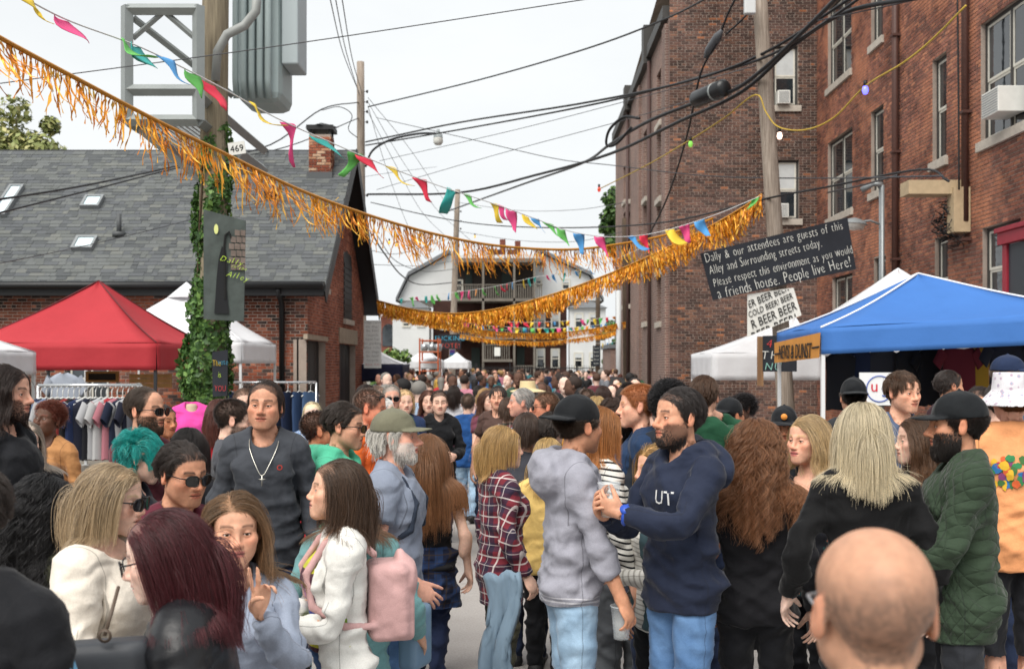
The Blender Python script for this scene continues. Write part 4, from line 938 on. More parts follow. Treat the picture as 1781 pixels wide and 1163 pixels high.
def local_pt(r, p):
    o = r['o']; M = Matrix.LocRotScale(o.location, o.rotation_euler, o.scale); return M @ Vector(p)
def grip_point(r, sn, k=0.085, off=0.048):
    """world point in the middle of the closed hand and the thumb-side direction"""
    S, E, Wd, u, f, n = hand_frame(1 if sn == 'l' else -1); Rh, th = r['G']['hand' + sn]
    p = Rh @ (Wd + u * k + n * off) + th; up = Rh @ f
    o = r['o']; R = o.rotation_euler.to_matrix(); return local_pt(r, p), (R @ Vector(up)).normalized()
# ------------------------------------------------------------------ the place
def node_mat(name):
    m, N, L, b = new_mat(name)
    def tex(kind, scale, vec=None, **kw):
        n = N.new('ShaderNodeTex' + kind)
        if 'Scale' in n.inputs: n.inputs['Scale'].default_value = scale
        for k, v in kw.items(): n.inputs[k].default_value = v
        if vec is not None: L.new(vec, n.inputs['Vector'])
        return n
    def ramp(f, stops, interp='LINEAR'):
        r = N.new('ShaderNodeValToRGB'); r.color_ramp.interpolation = interp; e = r.color_ramp.elements
        while len(e) < len(stops): e.new(0.5)
        for q, (p, c) in zip(e, stops): q.position = p; q.color = rgba(c) if isinstance(c, str) else (*c, 1)
        L.new(f, r.inputs[0]); return r.outputs[0]
    def mix(f, a, c, bt='MIX'):
        n = N.new('ShaderNodeMix'); n.data_type = 'RGBA'; n.blend_type = bt
        for i, x in ((0, f), (6, a), (7, c)):
            if isinstance(x, (int, float)): n.inputs[i].default_value = x
            elif isinstance(x, str): n.inputs[i].default_value = rgba(x)
            else: L.new(x, n.inputs[i])
        return n.outputs[2]
    def math_(op, *a):
        n = N.new('ShaderNodeMath'); n.operation = op
        for i, x in enumerate(a):
            if isinstance(x, (int, float)): n.inputs[i].default_value = x
            else: L.new(x, n.inputs[i])
        return n.outputs[0]
    def bump(h, s, d):
        n = N.new('ShaderNodeBump'); n.inputs['Strength'].default_value = s; n.inputs['Distance'].default_value = d; L.new(h, n.inputs['Height']); L.new(n.outputs[0], b.inputs['Normal'])
    geo = N.new('ShaderNodeNewGeometry'); oi = N.new('ShaderNodeObjectInfo')
    rnd = math_('FRACT', math_('ADD', geo.outputs['Random Per Island'], oi.outputs['Random']))
    return m, b, L, tex, ramp, mix, math_, bump, geo.outputs['Position'], rnd
def brick_mat(name, pal, stain, wear=None, rough=0.9):
    m, b, L, tex, ramp, mix, mth, bump, pos, rnd = node_mat(name)
    c = ramp(rnd, pal, 'CONSTANT')
    n1 = tex('Noise', 0.55, pos, Detail=5, Roughness=0.6).outputs['Fac']; c = mix(ramp(n1, [(0.40, (0, 0, 0)), (0.62, (0.75, 0.75, 0.75))]), c, mix(1.0, c, stain, 'MULTIPLY'))
    if wear:
        n2 = tex('Noise', 0.9, pos, Detail=6, Roughness=0.65, Distortion=0.6).outputs['Fac']; c = mix(ramp(n2, [(0.47, (0, 0, 0)), (0.64, (0.9, 0.9, 0.9))]), c, wear)
    n3 = tex('Noise', 26, pos, Detail=4).outputs['Fac']; c = mix(0.75, c, ramp(n3, [(0.25, (0.6, 0.6, 0.6)), (0.75, (1.3, 1.3, 1.3))]), 'MULTIPLY')
    L.new(c, b.inputs['Base Color']); b.inputs['Roughness'].default_value = rough; b.inputs['Specular IOR Level'].default_value = 0.2; bump(n3, 0.5, 0.01); return m
MORTAR = plain('mortar', '9c8f85', 0.95, 0.1, var=0.25, scale=2, bump=0.4, bscale=60)
MORTAR_DARK = plain('dark mortar', '978a80', 0.95, 0.1, var=0.3, scale=2, bump=0.4, bscale=60)
BRICK_DARK = brick_mat('dark brick', [(0, '66504a'), (.2, '725850'), (.42, '5c4a45'), (.6, '7b5e53'), (.78, '534440'), (.9, '8b6858'), (.975, 'ab7355')], 'a09890')
BRICK_RED = brick_mat('red brick', [(0, '8c5f52'), (.2, '976657'), (.4, '7a564c'), (.6, 'a36d5a'), (.8, '825a4f'), (.9, 'b27a61')], 'aaa09c', 'b87c60')
BRICK_ORANGE = brick_mat('orange brick', [(0, 'a86a55'), (.2, '9c6250'), (.4, 'b5755e'), (.6, '925c4d'), (.85, 'bd7f68')], 'b8a49c')
BRICK_PATCH = brick_mat('patched brick', [(0, '96553f'), (.2, '8a4e3c'), (.34, 'a46048'), (.5, '8c5a4a'), (.66, '6b4c44'), (.8, '4c403d'), (.93, 'b87a62')], '6a605c')

def P3(O, U, N): O, U, N = Vector(O), Vector(U).normalized(), Vector(N).normalized(); return lambda u, v, d=0.0: O + U * u + Vector((0, 0, v)) + N * d
def in_view(p): return p.y > 1 and -30 < VPX + p.x * FPX / p.y < 1811 and -30 < HZY - (p.z - CAMZ) * FPX / p.y < 1190
def brickwork(wall, pl, w, h, mat, holes=(), v0=0.0, bl=0.203, bh=0.061, mo=0.0125, top=None, n_own=300, near=None, seed=0):
    rg = random.Random(seed); rows = int((h - v0) / (bh + mo)); B = []
    for r in range(rows):
        va = v0 + r * (bh + mo); vb = va + bh; vc = (va + vb) / 2
        iv = [(0.0, w)] if top is None else [top(vb)]
        for (a, b_, c, d) in holes:
            if c - 0.005 < vc < d + 0.005:
                iv = [q for (x0, x1) in iv for q in ((x0, min(x1, a)), (max(x0, b_), x1)) if q[1] - q[0] > 0.02]
        st = bl + mo; o = (0.5 * st if r % 2 else 0.0)
        if r % 6 == 5: st = bl / 2 + mo; o = 0                     # header course
        for (x0, x1) in iv:
            k = math.floor((x0 - o) / st)
            while True:
                a = o + k * st; k += 1
                if a > x1: break
                ua, ub = max(a, x0), min(a + st - mo, x1)
                if ub - ua > 0.025: B.append((ua, ub, va, vb, rg.uniform(0.006, 0.0115) + (rg.random() < 0.03) * 0.006))
    mids = [pl((b[0] + b[1]) / 2, (b[2] + b[3]) / 2) for b in B]
    order = sorted(range(len(B)), key=lambda i: mids[i].length if in_view(mids[i]) and (near is None or near(mids[i])) else 1e6)
    own = [i for i in order[:n_own] if abs(B[i][1] - B[i][0] - bl) < 0.002][:n_own]; so = set(own)
    F5 = [(0, 1, 2, 3), (0, 4, 5, 1), (1, 5, 6, 2), (2, 6, 7, 3), (3, 7, 4, 0)]
    def corners(b, e=0.002):
        ua, ub, va, vb, d = b
        return [pl(ua + e, va + e, d), pl(ub - e, va + e, d), pl(ub - e, vb - e, d), pl(ua + e, vb - e, d), pl(ua, va, -0.004), pl(ub, va, -0.004), pl(ub, vb, -0.004), pl(ua, vb, -0.004)]
    V, F = [], []
    for i, b in enumerate(B):
        if i in so: continue
        o = len(V); V += [tuple(p) for p in corners(b)]; F += [tuple(o + x for x in f) for f in F5]
    me = bpy.data.meshes.new('brickwork'); me.from_pydata(V, [], F); me.materials.append(mat)
    q = bpy.data.objects.new('brickwork', me); COL.objects.link(q); q.parent = wall; q['kind'] = 'stuff'
    if own:
        b0 = B[own[0]]; c0 = mids[own[0]]
        bm = bpy.data.meshes.new('brick'); bm.from_pydata([tuple(p - c0) for p in corners(b0)], [], F5); bm.materials.append(mat)
        for i in own:
            q = bpy.data.objects.new('brick', bm); COL.objects.link(q); q.parent = wall
            q.location = mids[i] + (pl(0, 0, B[i][4] - b0[4]) - pl(0, 0, 0))
    return len(B)
def holed_wall(name, pl, w, h, holes, mat, parent, thick=0.3, v0=0.0):
    us = sorted({0.0, w} | {x for q in holes for x in q[:2] if 0 < x < w}); vs_ = sorted({v0, h} | {x for q in holes for x in q[2:4] if v0 < x < h}); m = MB()
    for i in range(len(us) - 1):
        for j in range(len(vs_) - 1):
            uc, vc = (us[i] + us[i + 1]) / 2, (vs_[j] + vs_[j + 1]) / 2
            if any(a < uc < b and c < vc < d for a, b, c, d in [q[:4] for q in holes]): continue
            m.add([pl(us[i], vs_[j]), pl(us[i + 1], vs_[j]), pl(us[i + 1], vs_[j + 1]), pl(us[i], vs_[j + 1])], [(0, 1, 2, 3)])
    for a, b, c, d in [q[:4] for q in holes]:
        m.add([pl(a, c), pl(b, c), pl(b, d), pl(a, d), pl(a, c, -thick), pl(b, c, -thick), pl(b, d, -thick), pl(a, d, -thick)], [(0, 4, 5, 1), (1, 5, 6, 2), (2, 6, 7, 3), (3, 7, 4, 0)])
    return m.obj(name, mat, parent)
def pbox(m, pl, u0, u1, v0, v1, d0, d1):
    V = [pl(u, v, d) for d in (d0, d1) for v in (v0, v1) for u in (u0, u1)]
    return m.add(V, [(0, 2, 3, 1), (4, 5, 7, 6), (0, 1, 5, 4), (2, 6, 7, 3), (0, 4, 6, 2), (1, 3, 7, 5)])
GLASS = None
def glass_mat():
    global GLASS
    if GLASS: return GLASS
    m, b, L, tex, ramp, mix, mth, bump, pos, rnd = node_mat('window glass')
    n = tex('Noise', 0.8, pos, Detail=3).outputs['Fac']; L.new(ramp(n, [(0.35, '15181b'), (0.7, '3a4248')]), b.inputs['Base Color'])
    b.inputs['Roughness'].default_value = 0.04; b.inputs['Specular IOR Level'].default_value = 0.8; n2 = tex('Noise', 3, pos).outputs['Fac']; bump(n2, 0.05, 0.05); GLASS = m; return m
FRAME_W = plain('cream window paint', 'c9c6bb', 0.6, var=0.1); FRAME_D = plain('dark frame paint', '3a3836', 0.6, var=0.15); STONE = plain('sill stone', 'b3aba0', 0.9, var=0.2, scale=5, bump=0.4)
BLIND = plain('pale blind', 'b9bcbc', 0.8, var=0.12, scale=3)
def window(parent, pl, u0, u1, v0, v1, lights=1, rec=0.16, frame=None, sash=None, sill=True, blind=0.0, ac=None, bars=False, lintel=False, rail=True):
    frame = frame or FRAME_D; sash = sash or FRAME_W; f = 0.06; m = MB()
    pbox(m, pl, u0, u0 + f, v0, v1, -rec, -rec + 0.07); pbox(m, pl, u1 - f, u1, v0, v1, -rec, -rec + 0.07); pbox(m, pl, u0 + f, u1 - f, v1 - f, v1, -rec, -rec + 0.068); pbox(m, pl, u0 + f, u1 - f, v0, v0 + f * 0.8, -rec, -rec + 0.068)
    w = m.obj('window', frame, parent)
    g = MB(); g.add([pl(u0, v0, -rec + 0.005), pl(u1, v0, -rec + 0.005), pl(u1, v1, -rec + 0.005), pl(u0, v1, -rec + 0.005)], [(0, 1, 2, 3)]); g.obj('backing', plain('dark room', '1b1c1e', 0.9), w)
    iw = (u1 - u0 - 2 * f) / lights
    for i in range(lights):
        a = u0 + f + i * iw; b = a + iw
        if i: q = MB(); pbox(q, pl, a - 0.035, a + 0.035, v0 + f, v1 - f, -rec, -rec + 0.065); q.obj('mullion', frame, w); a += 0.036
        if i < lights - 1: b -= 0.036
        vm = (v0 + v1) / 2; t = 0.045
        for (c, d, dd) in ((v0 + 0.05, vm, 0.02), (vm, v1 - f, 0.034)) if rail else ((v0 + 0.05, v1 - f, 0.02),):
            q = MB(); pbox(q, pl, a, a + t, c, d, -rec + dd, -rec + dd + 0.02); pbox(q, pl, b - t, b, c, d, -rec + dd, -rec + dd + 0.02); pbox(q, pl, a + t, b - t, c, c + t, -rec + dd, -rec + dd + 0.019); pbox(q, pl, a + t, b - t, d - t, d, -rec + dd, -rec + dd + 0.019)
            q.obj('sash', sash, w)
            p = MB(); p.add([pl(a + t, c + t, -rec + dd + 0.008), pl(b - t, c + t, -rec + dd + 0.008), pl(b - t, d - t, -rec + dd + 0.008), pl(a + t, d - t, -rec + dd + 0.008)], [(0, 1, 2, 3)]); p.obj('pane', glass_mat(), w)
        if blind:
            q = MB(); pbox(q, pl, a + t, b - t, v1 - f - (v1 - v0) * blind, v1 - f - t, -rec + 0.046, -rec + 0.05); q.obj('blind', BLIND, w)
    if sill:
        q = MB(); pbox(q, pl, u0 - 0.08, u1 + 0.08, v0 - 0.17, v0, -rec + 0.02, 0.07); q.obj('sill', STONE, w, bevel=0.008)
    if lintel:
        q = MB(); pbox(q, pl, u0 - 0.1, u1 + 0.1, v1, v1 + 0.2, -0.05, 0.03); q.obj('lintel', STONE, w, bevel=0.008)
    return w
def air_conditioner(pl, u0, u1, v0, v1, label, d1=0.30, d0=-0.1):
    r = MB(); pbox(r, pl, u0, u1, v0, v1, d0, d1); o = r.obj('air_conditioner', plain('off white metal', 'd6d6d0', 0.5, var=0.08, scale=6), None, bevel=0.01)
    g = MB(); n = 9
    for i in range(n): v = v0 + 0.04 + (v1 - v0 - 0.08) * i / (n - 1); pbox(g, pl, u0 + 0.03, u1 - 0.03, v - 0.006, v + 0.006, d1, d1 + 0.008)
    g.obj('grille', plain('grey grille', '8d9092', 0.6), o); return tag(o, label, 'air conditioner')

# ---- ground
def ground_mat():
    m, b, L, tex, ramp, mix, mth, bump, pos, rnd = node_mat('old concrete')
    n1 = tex('Noise', 0.35, pos, Detail=6, Roughness=0.6).outputs['Fac']; c = ramp(n1, [(0.3, '8f8a86'), (0.7, 'b3aeaa')])
    n2 = tex('Noise', 60, pos, Detail=5, Roughness=0.7).outputs['Fac']; c = mix(0.7, c, ramp(n2, [(0.25, (0.65, 0.65, 0.65)), (0.75, (1.25, 1.25, 1.25))]), 'MULTIPLY')
    n3 = tex('Voronoi', 0.30, pos).outputs['Distance']; v = tex('Noise', 1.4, pos, Detail=8, Roughness=0.7).outputs['Fac']; c = mix(ramp(v, [(0.58, (0, 0, 0)), (0.72, (0.55, 0.55, 0.55))]), c, '6c6763')
    L.new(c, b.inputs['Base Color']); b.inputs['Roughness'].default_value = 0.92; bump(n2, 0.35, 0.01); return m
g = MB(); g.add([(-250, -60, -0.02), (250, -60, -0.02), (250, 420, -0.02), (-250, 420, -0.02)], [(0, 1, 2, 3)]); tag(g.obj('ground', plain('packed earth', '77736b', 0.95, var=0.2, scale=0.3)), kind='structure')
GM = ground_mat()
alley = MB()
alley.add([(-4.6, -8, 0), (8.0, -8, 0), (8.0, 74, 0), (-4.6, 74, 0)], [(0, 1, 2, 3)]); al = tag(alley.obj('alley_pavement', plain('dark joint', '5b5753', 0.95)), kind='structure')
rg = random.Random(3)
for j in range(-2, 24):                                  # cast concrete bays with open joints
    for i in range(4):
        x0, x1 = -4.6 + i * 3.15 + 0.012, -4.6 + (i + 1) * 3.15 - 0.012; y0, y1 = j * 3.0 + 0.012, j * 3.0 + 2.988; h = rg.uniform(0.010, 0.018)
        q = MB(); q.box((x0, y0, 0.001), (x1, y1, h)); q.obj('slab', GM, al, bevel=0.006 if j < 8 else 0)

# ---- left: brick carriage house
CHX, CHY0, CHY1, EAVE, RIDGE = -4.87, 25.0, 33.9, 3.86, 7.68
house = empty('brick_house', (CHX, CHY0, 0)); tag(house, 'low red brick house with a grey shingle roof behind the red tent', 'house')
pf = P3((-17.0, CHY0, 0), (1, 0, 0), (0, -1, 0)); wf = 17.0 + CHX
def lp(pl): return lambda u, v, d=0.0: pl(u, v, d) - Vector((CHX, CHY0, 0))
fh = [(6.6, 7.6, 0.9, 2.35)]
wl_ = holed_wall('front_wall', lp(pf), wf, EAVE, fh, MORTAR, house)
def local_brick(wall, pl, *a, base=None, **k):
    off = base; w2 = wall
    return brickwork(w2, pl, *a, **k)
# bricks are laid in world space, then parented without moving
def lay_bricks(wall, root, pl, *a, **k):
    brickwork(wall, pl, *a, **k); inv = Matrix.Translation(-Vector(root.location))
    for c in wall.children:
        if c.name.split('.')[0] in ('brick', 'brickwork'): c.matrix_parent_inverse = inv
lay_bricks(wl_, house, pf, wf, EAVE - 0.1, BRICK_PATCH, fh, v0=0.25, seed=2)
window(house, lp(pf), 6.6, 7.6, 0.9, 2.35, 2)
pg = P3((CHX, CHY0, 0), (0, 1, 0), (1, 0, 0)); dg = CHY1 - CHY0
def ypx(px, X): return X * FPX / (px - VPX)
def gu(px): return ypx(px, CHX) - CHY0
def gz(px, py): return CAMZ + (HZY - py) / FPX * ypx(px, CHX)
gh = [(gu(556), gu(569), gz(562, 500), gz(562, 432)), (gu(597), gu(611), gz(604, 556), gz(604, 442)), (gu(533), gu(566), 0.05, gz(549, 592)), (gu(590), gu(618), 0.05, gz(603, 598))]
def gtop(v):
    t = max(0.0, min(1.0, (v - EAVE) / (RIDGE - 0.12 - EAVE))); return (dg / 2 * t, dg - dg / 2 * t)
m = MB(); lg = lp(pg)
gw = holed_wall('gable_wall', lg, dg, EAVE, [q for q in gh if q[3] < EAVE], MORTAR, house)
# gable triangle backing with its two openings is set back behind the bricks
m = MB(); m.add([lg(0, EAVE, -0.001), lg(dg, EAVE, -0.001), lg(dg / 2, RIDGE - 0.05, -0.001), lg(0, EAVE, -0.3), lg(dg, EAVE, -0.3), lg(dg / 2, RIDGE - 0.05, -0.3)], [(0, 1, 2), (3, 5, 4), (0, 3, 4, 1)]); m.obj('gable_end', MORTAR, house)
lay_bricks(gw, house, pg, dg, RIDGE - 0.15, BRICK_ORANGE, gh, v0=0.1, top=gtop, seed=5)
for i, (a, b, c, d) in enumerate(gh):
    q = MB(); dark = plain('black shutter', '1d1d1f', 0.6, var=0.2, scale=4)
    if i < 2:
        n = 9
        pbox(q, lg, a, b, c, d - 0.15, 0.002, 0.012)
        arc = [lg((a + b) / 2 + (b - a) / 2 * math.cos(t), d - 0.15 + 0.22 * math.sin(t), 0.012) for t in np.linspace(0, math.pi, 9)]; q.add(arc, [tuple(range(9))])
        o = q.obj('shutter', dark, house)
        for k in range(n): s = MB(); v = c + 0.06 + (d - c - 0.3) * k / n; pbox(s, lg, a + 0.05, b - 0.05, v, v + (d - c) / n * 0.55, 0.012, 0.03); s.obj('slat', dark, o)
        s = MB(); pbox(s, lg, a - 0.06, b + 0.06, c - 0.14, c, -0.02, 0.09); s.obj('sill', STONE, o, bevel=0.01)
    else:
        pbox(q, lg, a, b, c, d, -0.22, -0.18); o = q.obj('door', dark, house)
        for k in range(4): s = MB(); w4 = (b - a) / 4; pbox(s, lg, a + k * w4 + 0.02, a + (k + 1) * w4 - 0.02, c + 0.05, d - 0.05, -0.18, -0.165); s.obj('board', dark, o)
        s = MB(); pbox(s, lg, a - 0.12, b + 0.12, d, d + (0.12 if i == 2 else 0.42), -0.05, 0.05); s.obj('lintel', plain('weathered stone', '9a8d7c', 0.9, var=0.25, scale=5), o, bevel=0.01)
# roof: shingles laid course by course on a deck
OV = 0.45; sl = math.atan2(RIDGE - EAVE, dg / 2); slope = math.hypot(RIDGE - EAVE, dg / 2) + 0.5
def roof_pt(side):
    if side == 0: O = Vector((-17.3, CHY0 - 0.42, EAVE - 0.36 + 0.1)); D = Vector((0, math.cos(sl), math.sin(sl))); Nn = Vector((0, -math.sin(sl), math.cos(sl)))
    else: O = Vector((-17.3, CHY1 + 0.42, EAVE - 0.36 + 0.1)); D = Vector((0, -math.cos(sl), math.sin(sl))); Nn = Vector((0, math.sin(sl), math.cos(sl)))
    return lambda u, v, d=0.0: O + Vector((u, 0, 0)) + D * v + Nn * d - Vector((CHX, CHY0, 0))
def shingle_mat():
    m, b, L, tex, ramp, mix, mth, bump, pos, rnd = node_mat('asphalt shingle')
    c = ramp(rnd, [(0, '54575a'), (.25, '5f6262'), (.5, '4c4f51'), (.7, '5a5d5c'), (.9, '666865')], 'CONSTANT'); n = tex('Noise', 90, pos, Detail=3).outputs['Fac']
    c = mix(0.8, c, ramp(n, [(0.3, (0.7, 0.7, 0.7)), (0.7, (1.25, 1.25, 1.25))]), 'MULTIPLY'); n2 = tex('Noise', 0.5, pos, Detail=5).outputs['Fac']; c = mix(0.6, c, ramp(n2, [(0.3, (0.75, 0.76, 0.78)), (0.7, (1.15, 1.15, 1.12))]), 'MULTIPLY')
    L.new(c, b.inputs['Base Color']); b.inputs['Roughness'].default_value = 0.95; bump(n, 0.4, 0.005); return m
SHM = shingle_mat(); rw = 17.3 + CHX + OV; rl = slope
roof = None
for side in (0, 1):
    rp = roof_pt(side); m = MB(); m.add([rp(0, 0), rp(rw, 0), rp(rw, rl), rp(0, rl), rp(0, 0, -0.12), rp(rw, 0, -0.12), rp(rw, rl, -0.12), rp(0, rl, -0.12)], [(0, 1, 2, 3), (4, 7, 6, 5), (0, 4, 5, 1), (1, 5, 6, 2), (2, 6, 7, 3), (3, 7, 4, 0)])
    rf = m.obj('roof', plain('roof deck', '2e2f31', 0.9), house)
    if side == 0: roof = rf
    ex, sw = 0.145, 0.30; rows = int(rl / ex); V, F = [], []; own = []; rr = random.Random(side)
    for r in range(rows):
        u = -rr.random() * 0.3
        while u < rw:
            w = sw * rr.choice((0.45, 0.6, 0.8, 1.0, 1.15)); a, b = max(u, 0), min(u + w - 0.006, rw); u += w
            if b - a < 0.04: continue
            v = r * ex; dd = rr.choice((0.010, 0.014, 0.020)); cc = [rp(a, v, dd), rp(b, v, dd), rp(b, min(v + ex + 0.05, rl), 0.005), rp(a, min(v + ex + 0.05, rl), 0.005), rp(a, v, -0.004), rp(b, v, -0.004)]
            ff = [(0, 1, 2, 3), (4, 5, 1, 0), (5, 2, 1), (4, 0, 3)]
            c = cc[0] + Vector((CHX, CHY0, 0))
            if side == 0 and len(own) < 300 and abs(w - sw) < 0.01 and b - a > 0.28 and in_view(c) and not (315 < VPX + c.x * FPX / c.y < 415): own.append((a, v, dd, b)); continue
            o = len(V); V += [tuple(p) for p in cc]; F += [tuple(o + x for x in f) for f in ff]
    me = bpy.data.meshes.new('shingles'); me.from_pydata(V, [], F); me.materials.append(SHM); q = bpy.data.objects.new('shingles', me); COL.objects.link(q); q.parent = rf; q['kind'] = 'stuff'
    if own:
        base = rp(0, 0); cc = [rp(0, 0, .016), rp(.294, 0, .016), rp(.294, ex + .05, .005), rp(0, ex + .05, .005), rp(0, 0, -.004), rp(.294, 0, -.004)]
        bm = bpy.data.meshes.new('shingle'); bm.from_pydata([tuple(p - base) for p in cc], [], [(0, 1, 2, 3), (4, 5, 1, 0), (5, 2, 1), (4, 0, 3)]); bm.materials.append(SHM)
        for a, v, dd, b in own: q = bpy.data.objects.new('shingle', bm); COL.objects.link(q); q.parent = rf; q.location = rp(a, v)
BLACK = plain('black trim paint', '17181a', 0.5, var=0.15, scale=3)
rp = roof_pt(0); rp1 = roof_pt(1)
for r_ in (rp, rp1):
    m = MB(); m.add([r_(rw, 0, 0.03), r_(rw + 0.03, 0, 0.03), r_(rw + 0.03, rl, 0.03), r_(rw, rl, 0.03), r_(rw, -0.02, -0.30), r_(rw + 0.03, -0.02, -0.30), r_(rw + 0.03, rl, -0.30), r_(rw, rl, -0.30)], [(0, 1, 2, 3), (4, 7, 6, 5), (0, 4, 5, 1), (1, 5, 6, 2), (2, 6, 7, 3), (3, 7, 4, 0)]); m.obj('bargeboard', BLACK, house)
    m = MB(); m.add([r_(rw - OV, 0, -0.13), r_(rw, 0, -0.13), r_(rw, rl, -0.13), r_(rw - OV, rl, -0.13)], [(0, 1, 2, 3)]); m.obj('soffit', BLACK, house)
m = MB(); pbox(m, lg, -0.44, -0.28, EAVE - 0.34, EAVE - 0.02, -12.1, OV); m.obj('fascia', BLACK, house)
m = MB(); m.tube([lg(-0.54, EAVE - 0.12, -12.1), lg(-0.54, EAVE - 0.12, OV)], 0.075, 10); m.obj('gutter', BLACK, house, True)
dx = (490 - 905) / 1900 * 24.9 - CHX
m = MB(); m.tube([(dx + 0.0, -0.52, EAVE - 0.2), (dx, -0.30, EAVE - 0.38), (dx, -0.1, EAVE - 0.52), (dx, -0.1, 0.1)], 0.062, 8); m.obj('downpipe', BLACK, house, True)
def roof_uv(px, py):
    O = Vector((-17.3, CHY0 - 0.42, EAVE - 0.26)); Nn = Vector((0, -math.sin(sl), math.cos(sl))); d = Vector(((px - VPX) / FPX, 1, (HZY - py) / FPX)); c = Vector((0, 0, CAMZ))
    t = (O - c).dot(Nn) / d.dot(Nn); p = c + d * t - O; return p.x, p.dot(Vector((0, math.cos(sl), math.sin(sl))))
SKYGL = plain('skylight glass', 'cfe0e6', 0.06, 0.9)
for (a, b, c, d) in ((-16, 44, 327, 379), (140, 183, 345, 364), (124, 172, 416, 437)):
    u0, v0_ = roof_uv(a, d); u1, v1_ = roof_uv(b, c); 
    m = MB()
    for (x0, x1, y0, y1) in ((u0, u1, v0_, v0_ + 0.06), (u0, u1, v1_ - 0.06, v1_), (u0, u0 + 0.06, v0_ + 0.06, v1_ - 0.06), (u1 - 0.06, u1, v0_ + 0.06, v1_ - 0.06)):
        V = [rp(u, v, dd) for dd in (0.0, 0.12) for v in (y0, y1) for u in (x0, x1)]; m.add(V, [(0, 2, 3, 1), (4, 5, 7, 6), (0, 1, 5, 4), (2, 6, 7, 3), (0, 4, 6, 2), (1, 3, 7, 5)])
    k = m.obj('skylight', plain('grey flashing', '84888a', 0.5, metal=0.3), roof)
    m = MB(); m.add([rp(u0 + .05, v0_ + .05, 0.09), rp(u1 - .05, v0_ + .05, .09), rp(u1 - .05, v1_ - .05, .09), rp(u0 + .05, v1_ - .05, .09)], [(0, 1, 2, 3)]); q = m.obj('skylight_pane', SKYGL, roof)
u0, v0_ = roof_uv(207, 408); p = rp(u0, v0_); m = MB(); m.tube([p, p + Vector((0, 0, 0.5))], 0.06, 10); m.tube([p + Vector((0, 0, -.05)), p + Vector((0, 0, 0.06))], 0.16, 10); m.obj('vent_pipe', plain('lead grey', '4b4e50', 0.6), roof, True)
u0, v0_ = roof_uv(471, 343); p = rp(u0, v0_, 0.08); m = MB(); m.cbox(p, (0.28, 0.3, 0.16)); m.obj('roof_vent', BLACK, roof, bevel=0.02)
# chimney on the ridge
cx0, cx1 = (541 - 905) / 1900 * 28.6 - CHX, (579 - 905) / 1900 * 28.6 - CHX; cz1 = CAMZ + (635 - 238) / 1900 * 28.6; cb = 6.4
ch = MB(); ch.box((cx0 + .012, 3.3, cb), (cx1 - .012, 3.85, cz1)); cho = ch.obj('chimney', MORTAR, roof)
for (pl_, w_) in ((P3((cx0 + CHX, CHY0 + 3.29, 0), (1, 0, 0), (0, -1, 0)), cx1 - cx0), (P3((cx1 + CHX - 0.01, CHY0 + 3.29, 0), (0, 1, 0), (1, 0, 0)), 0.56)):
    brickwork(cho, pl_, w_, cz1, brick_mat('chimney brick', [(0, '8c4f3c'), (.25, 'b3866a'), (.45, '7a4536'), (.6, 'c7a78c'), (.8, '9c6048')], 'a59a90'), v0=cb, n_own=60)
for c in cho.children: c.matrix_parent_inverse = Matrix.Translation((-CHX, -CHY0, 0))
m = MB(); m.box((cx0 - .06, 3.24, cz1 + 0.12), (cx1 + .06, 3.92, cz1 + 0.24)); m.lathe([(0.45, 0.24), (0.1, 0.34)], c=((cx0 + cx1) / 2, 3.58, cz1 - 0.0), n=4); [m.box((x, y, cz1), (x + .05, y + .05, cz1 + .12)) for x in (cx0 + .02, cx1 - .07) for y in (3.32, 3.78)]
m.obj('chimney_cap', BLACK, cho)
m = MB(); m.box((cx0 - .04, 3.26, cb), (cx1 + .04, 3.9, cb + 0.55)); m.obj('chimney_flashing', plain('flashing', '4d5052', 0.6), cho)

# ---- right: dark brick building standing out into the alley
DX, DY, DH = 4.1, 30.0, 13.2; RX = 8.15
dark = empty('apartment_building', (DX, DY, 0)); tag(dark, 'dark brown brick apartment block with two window air conditioners behind the wooden pole', 'building')
pd = P3((DX, DY, 0), (1, 0, 0), (0, -1, 0)); ld = lambda u, v, d=0.0: pd(u, v, d) - Vector((DX, DY, 0))
def dx_(px): return (px - 905) / 1900 * DY - DX
def dz_(py): return CAMZ + (635 - py) / 1900 * DY
dh = [(dx_(1345), dx_(1388), dz_(184), dz_(80)), (dx_(1350), dx_(1390), dz_(381), dz_(278))]
wd_ = RX - DX + 0.3
o = holed_wall('front_wall', ld, wd_, DH, dh, MORTAR_DARK, dark); lay_bricks(o, dark, pd, wd_, DH, BRICK_DARK, dh, v0=0.1, seed=9)
for q in dh: window(dark, ld, *q, blind=0.46, sash=FRAME_W)
air_conditioner(pd, dh[0][0] + .08, dh[0][0] + .42, dh[0][2] + .02, dh[0][2] + .38, 'upper white air conditioner in the dark brick block, behind the wooden pole', 0.2)
air_conditioner(pd, dh[1][0] + .05, dh[1][0] + .30, dh[1][2] + .02, dh[1][2] + .40, 'lower white air conditioner in the dark brick block, above the chalkboard sign', 0.2)
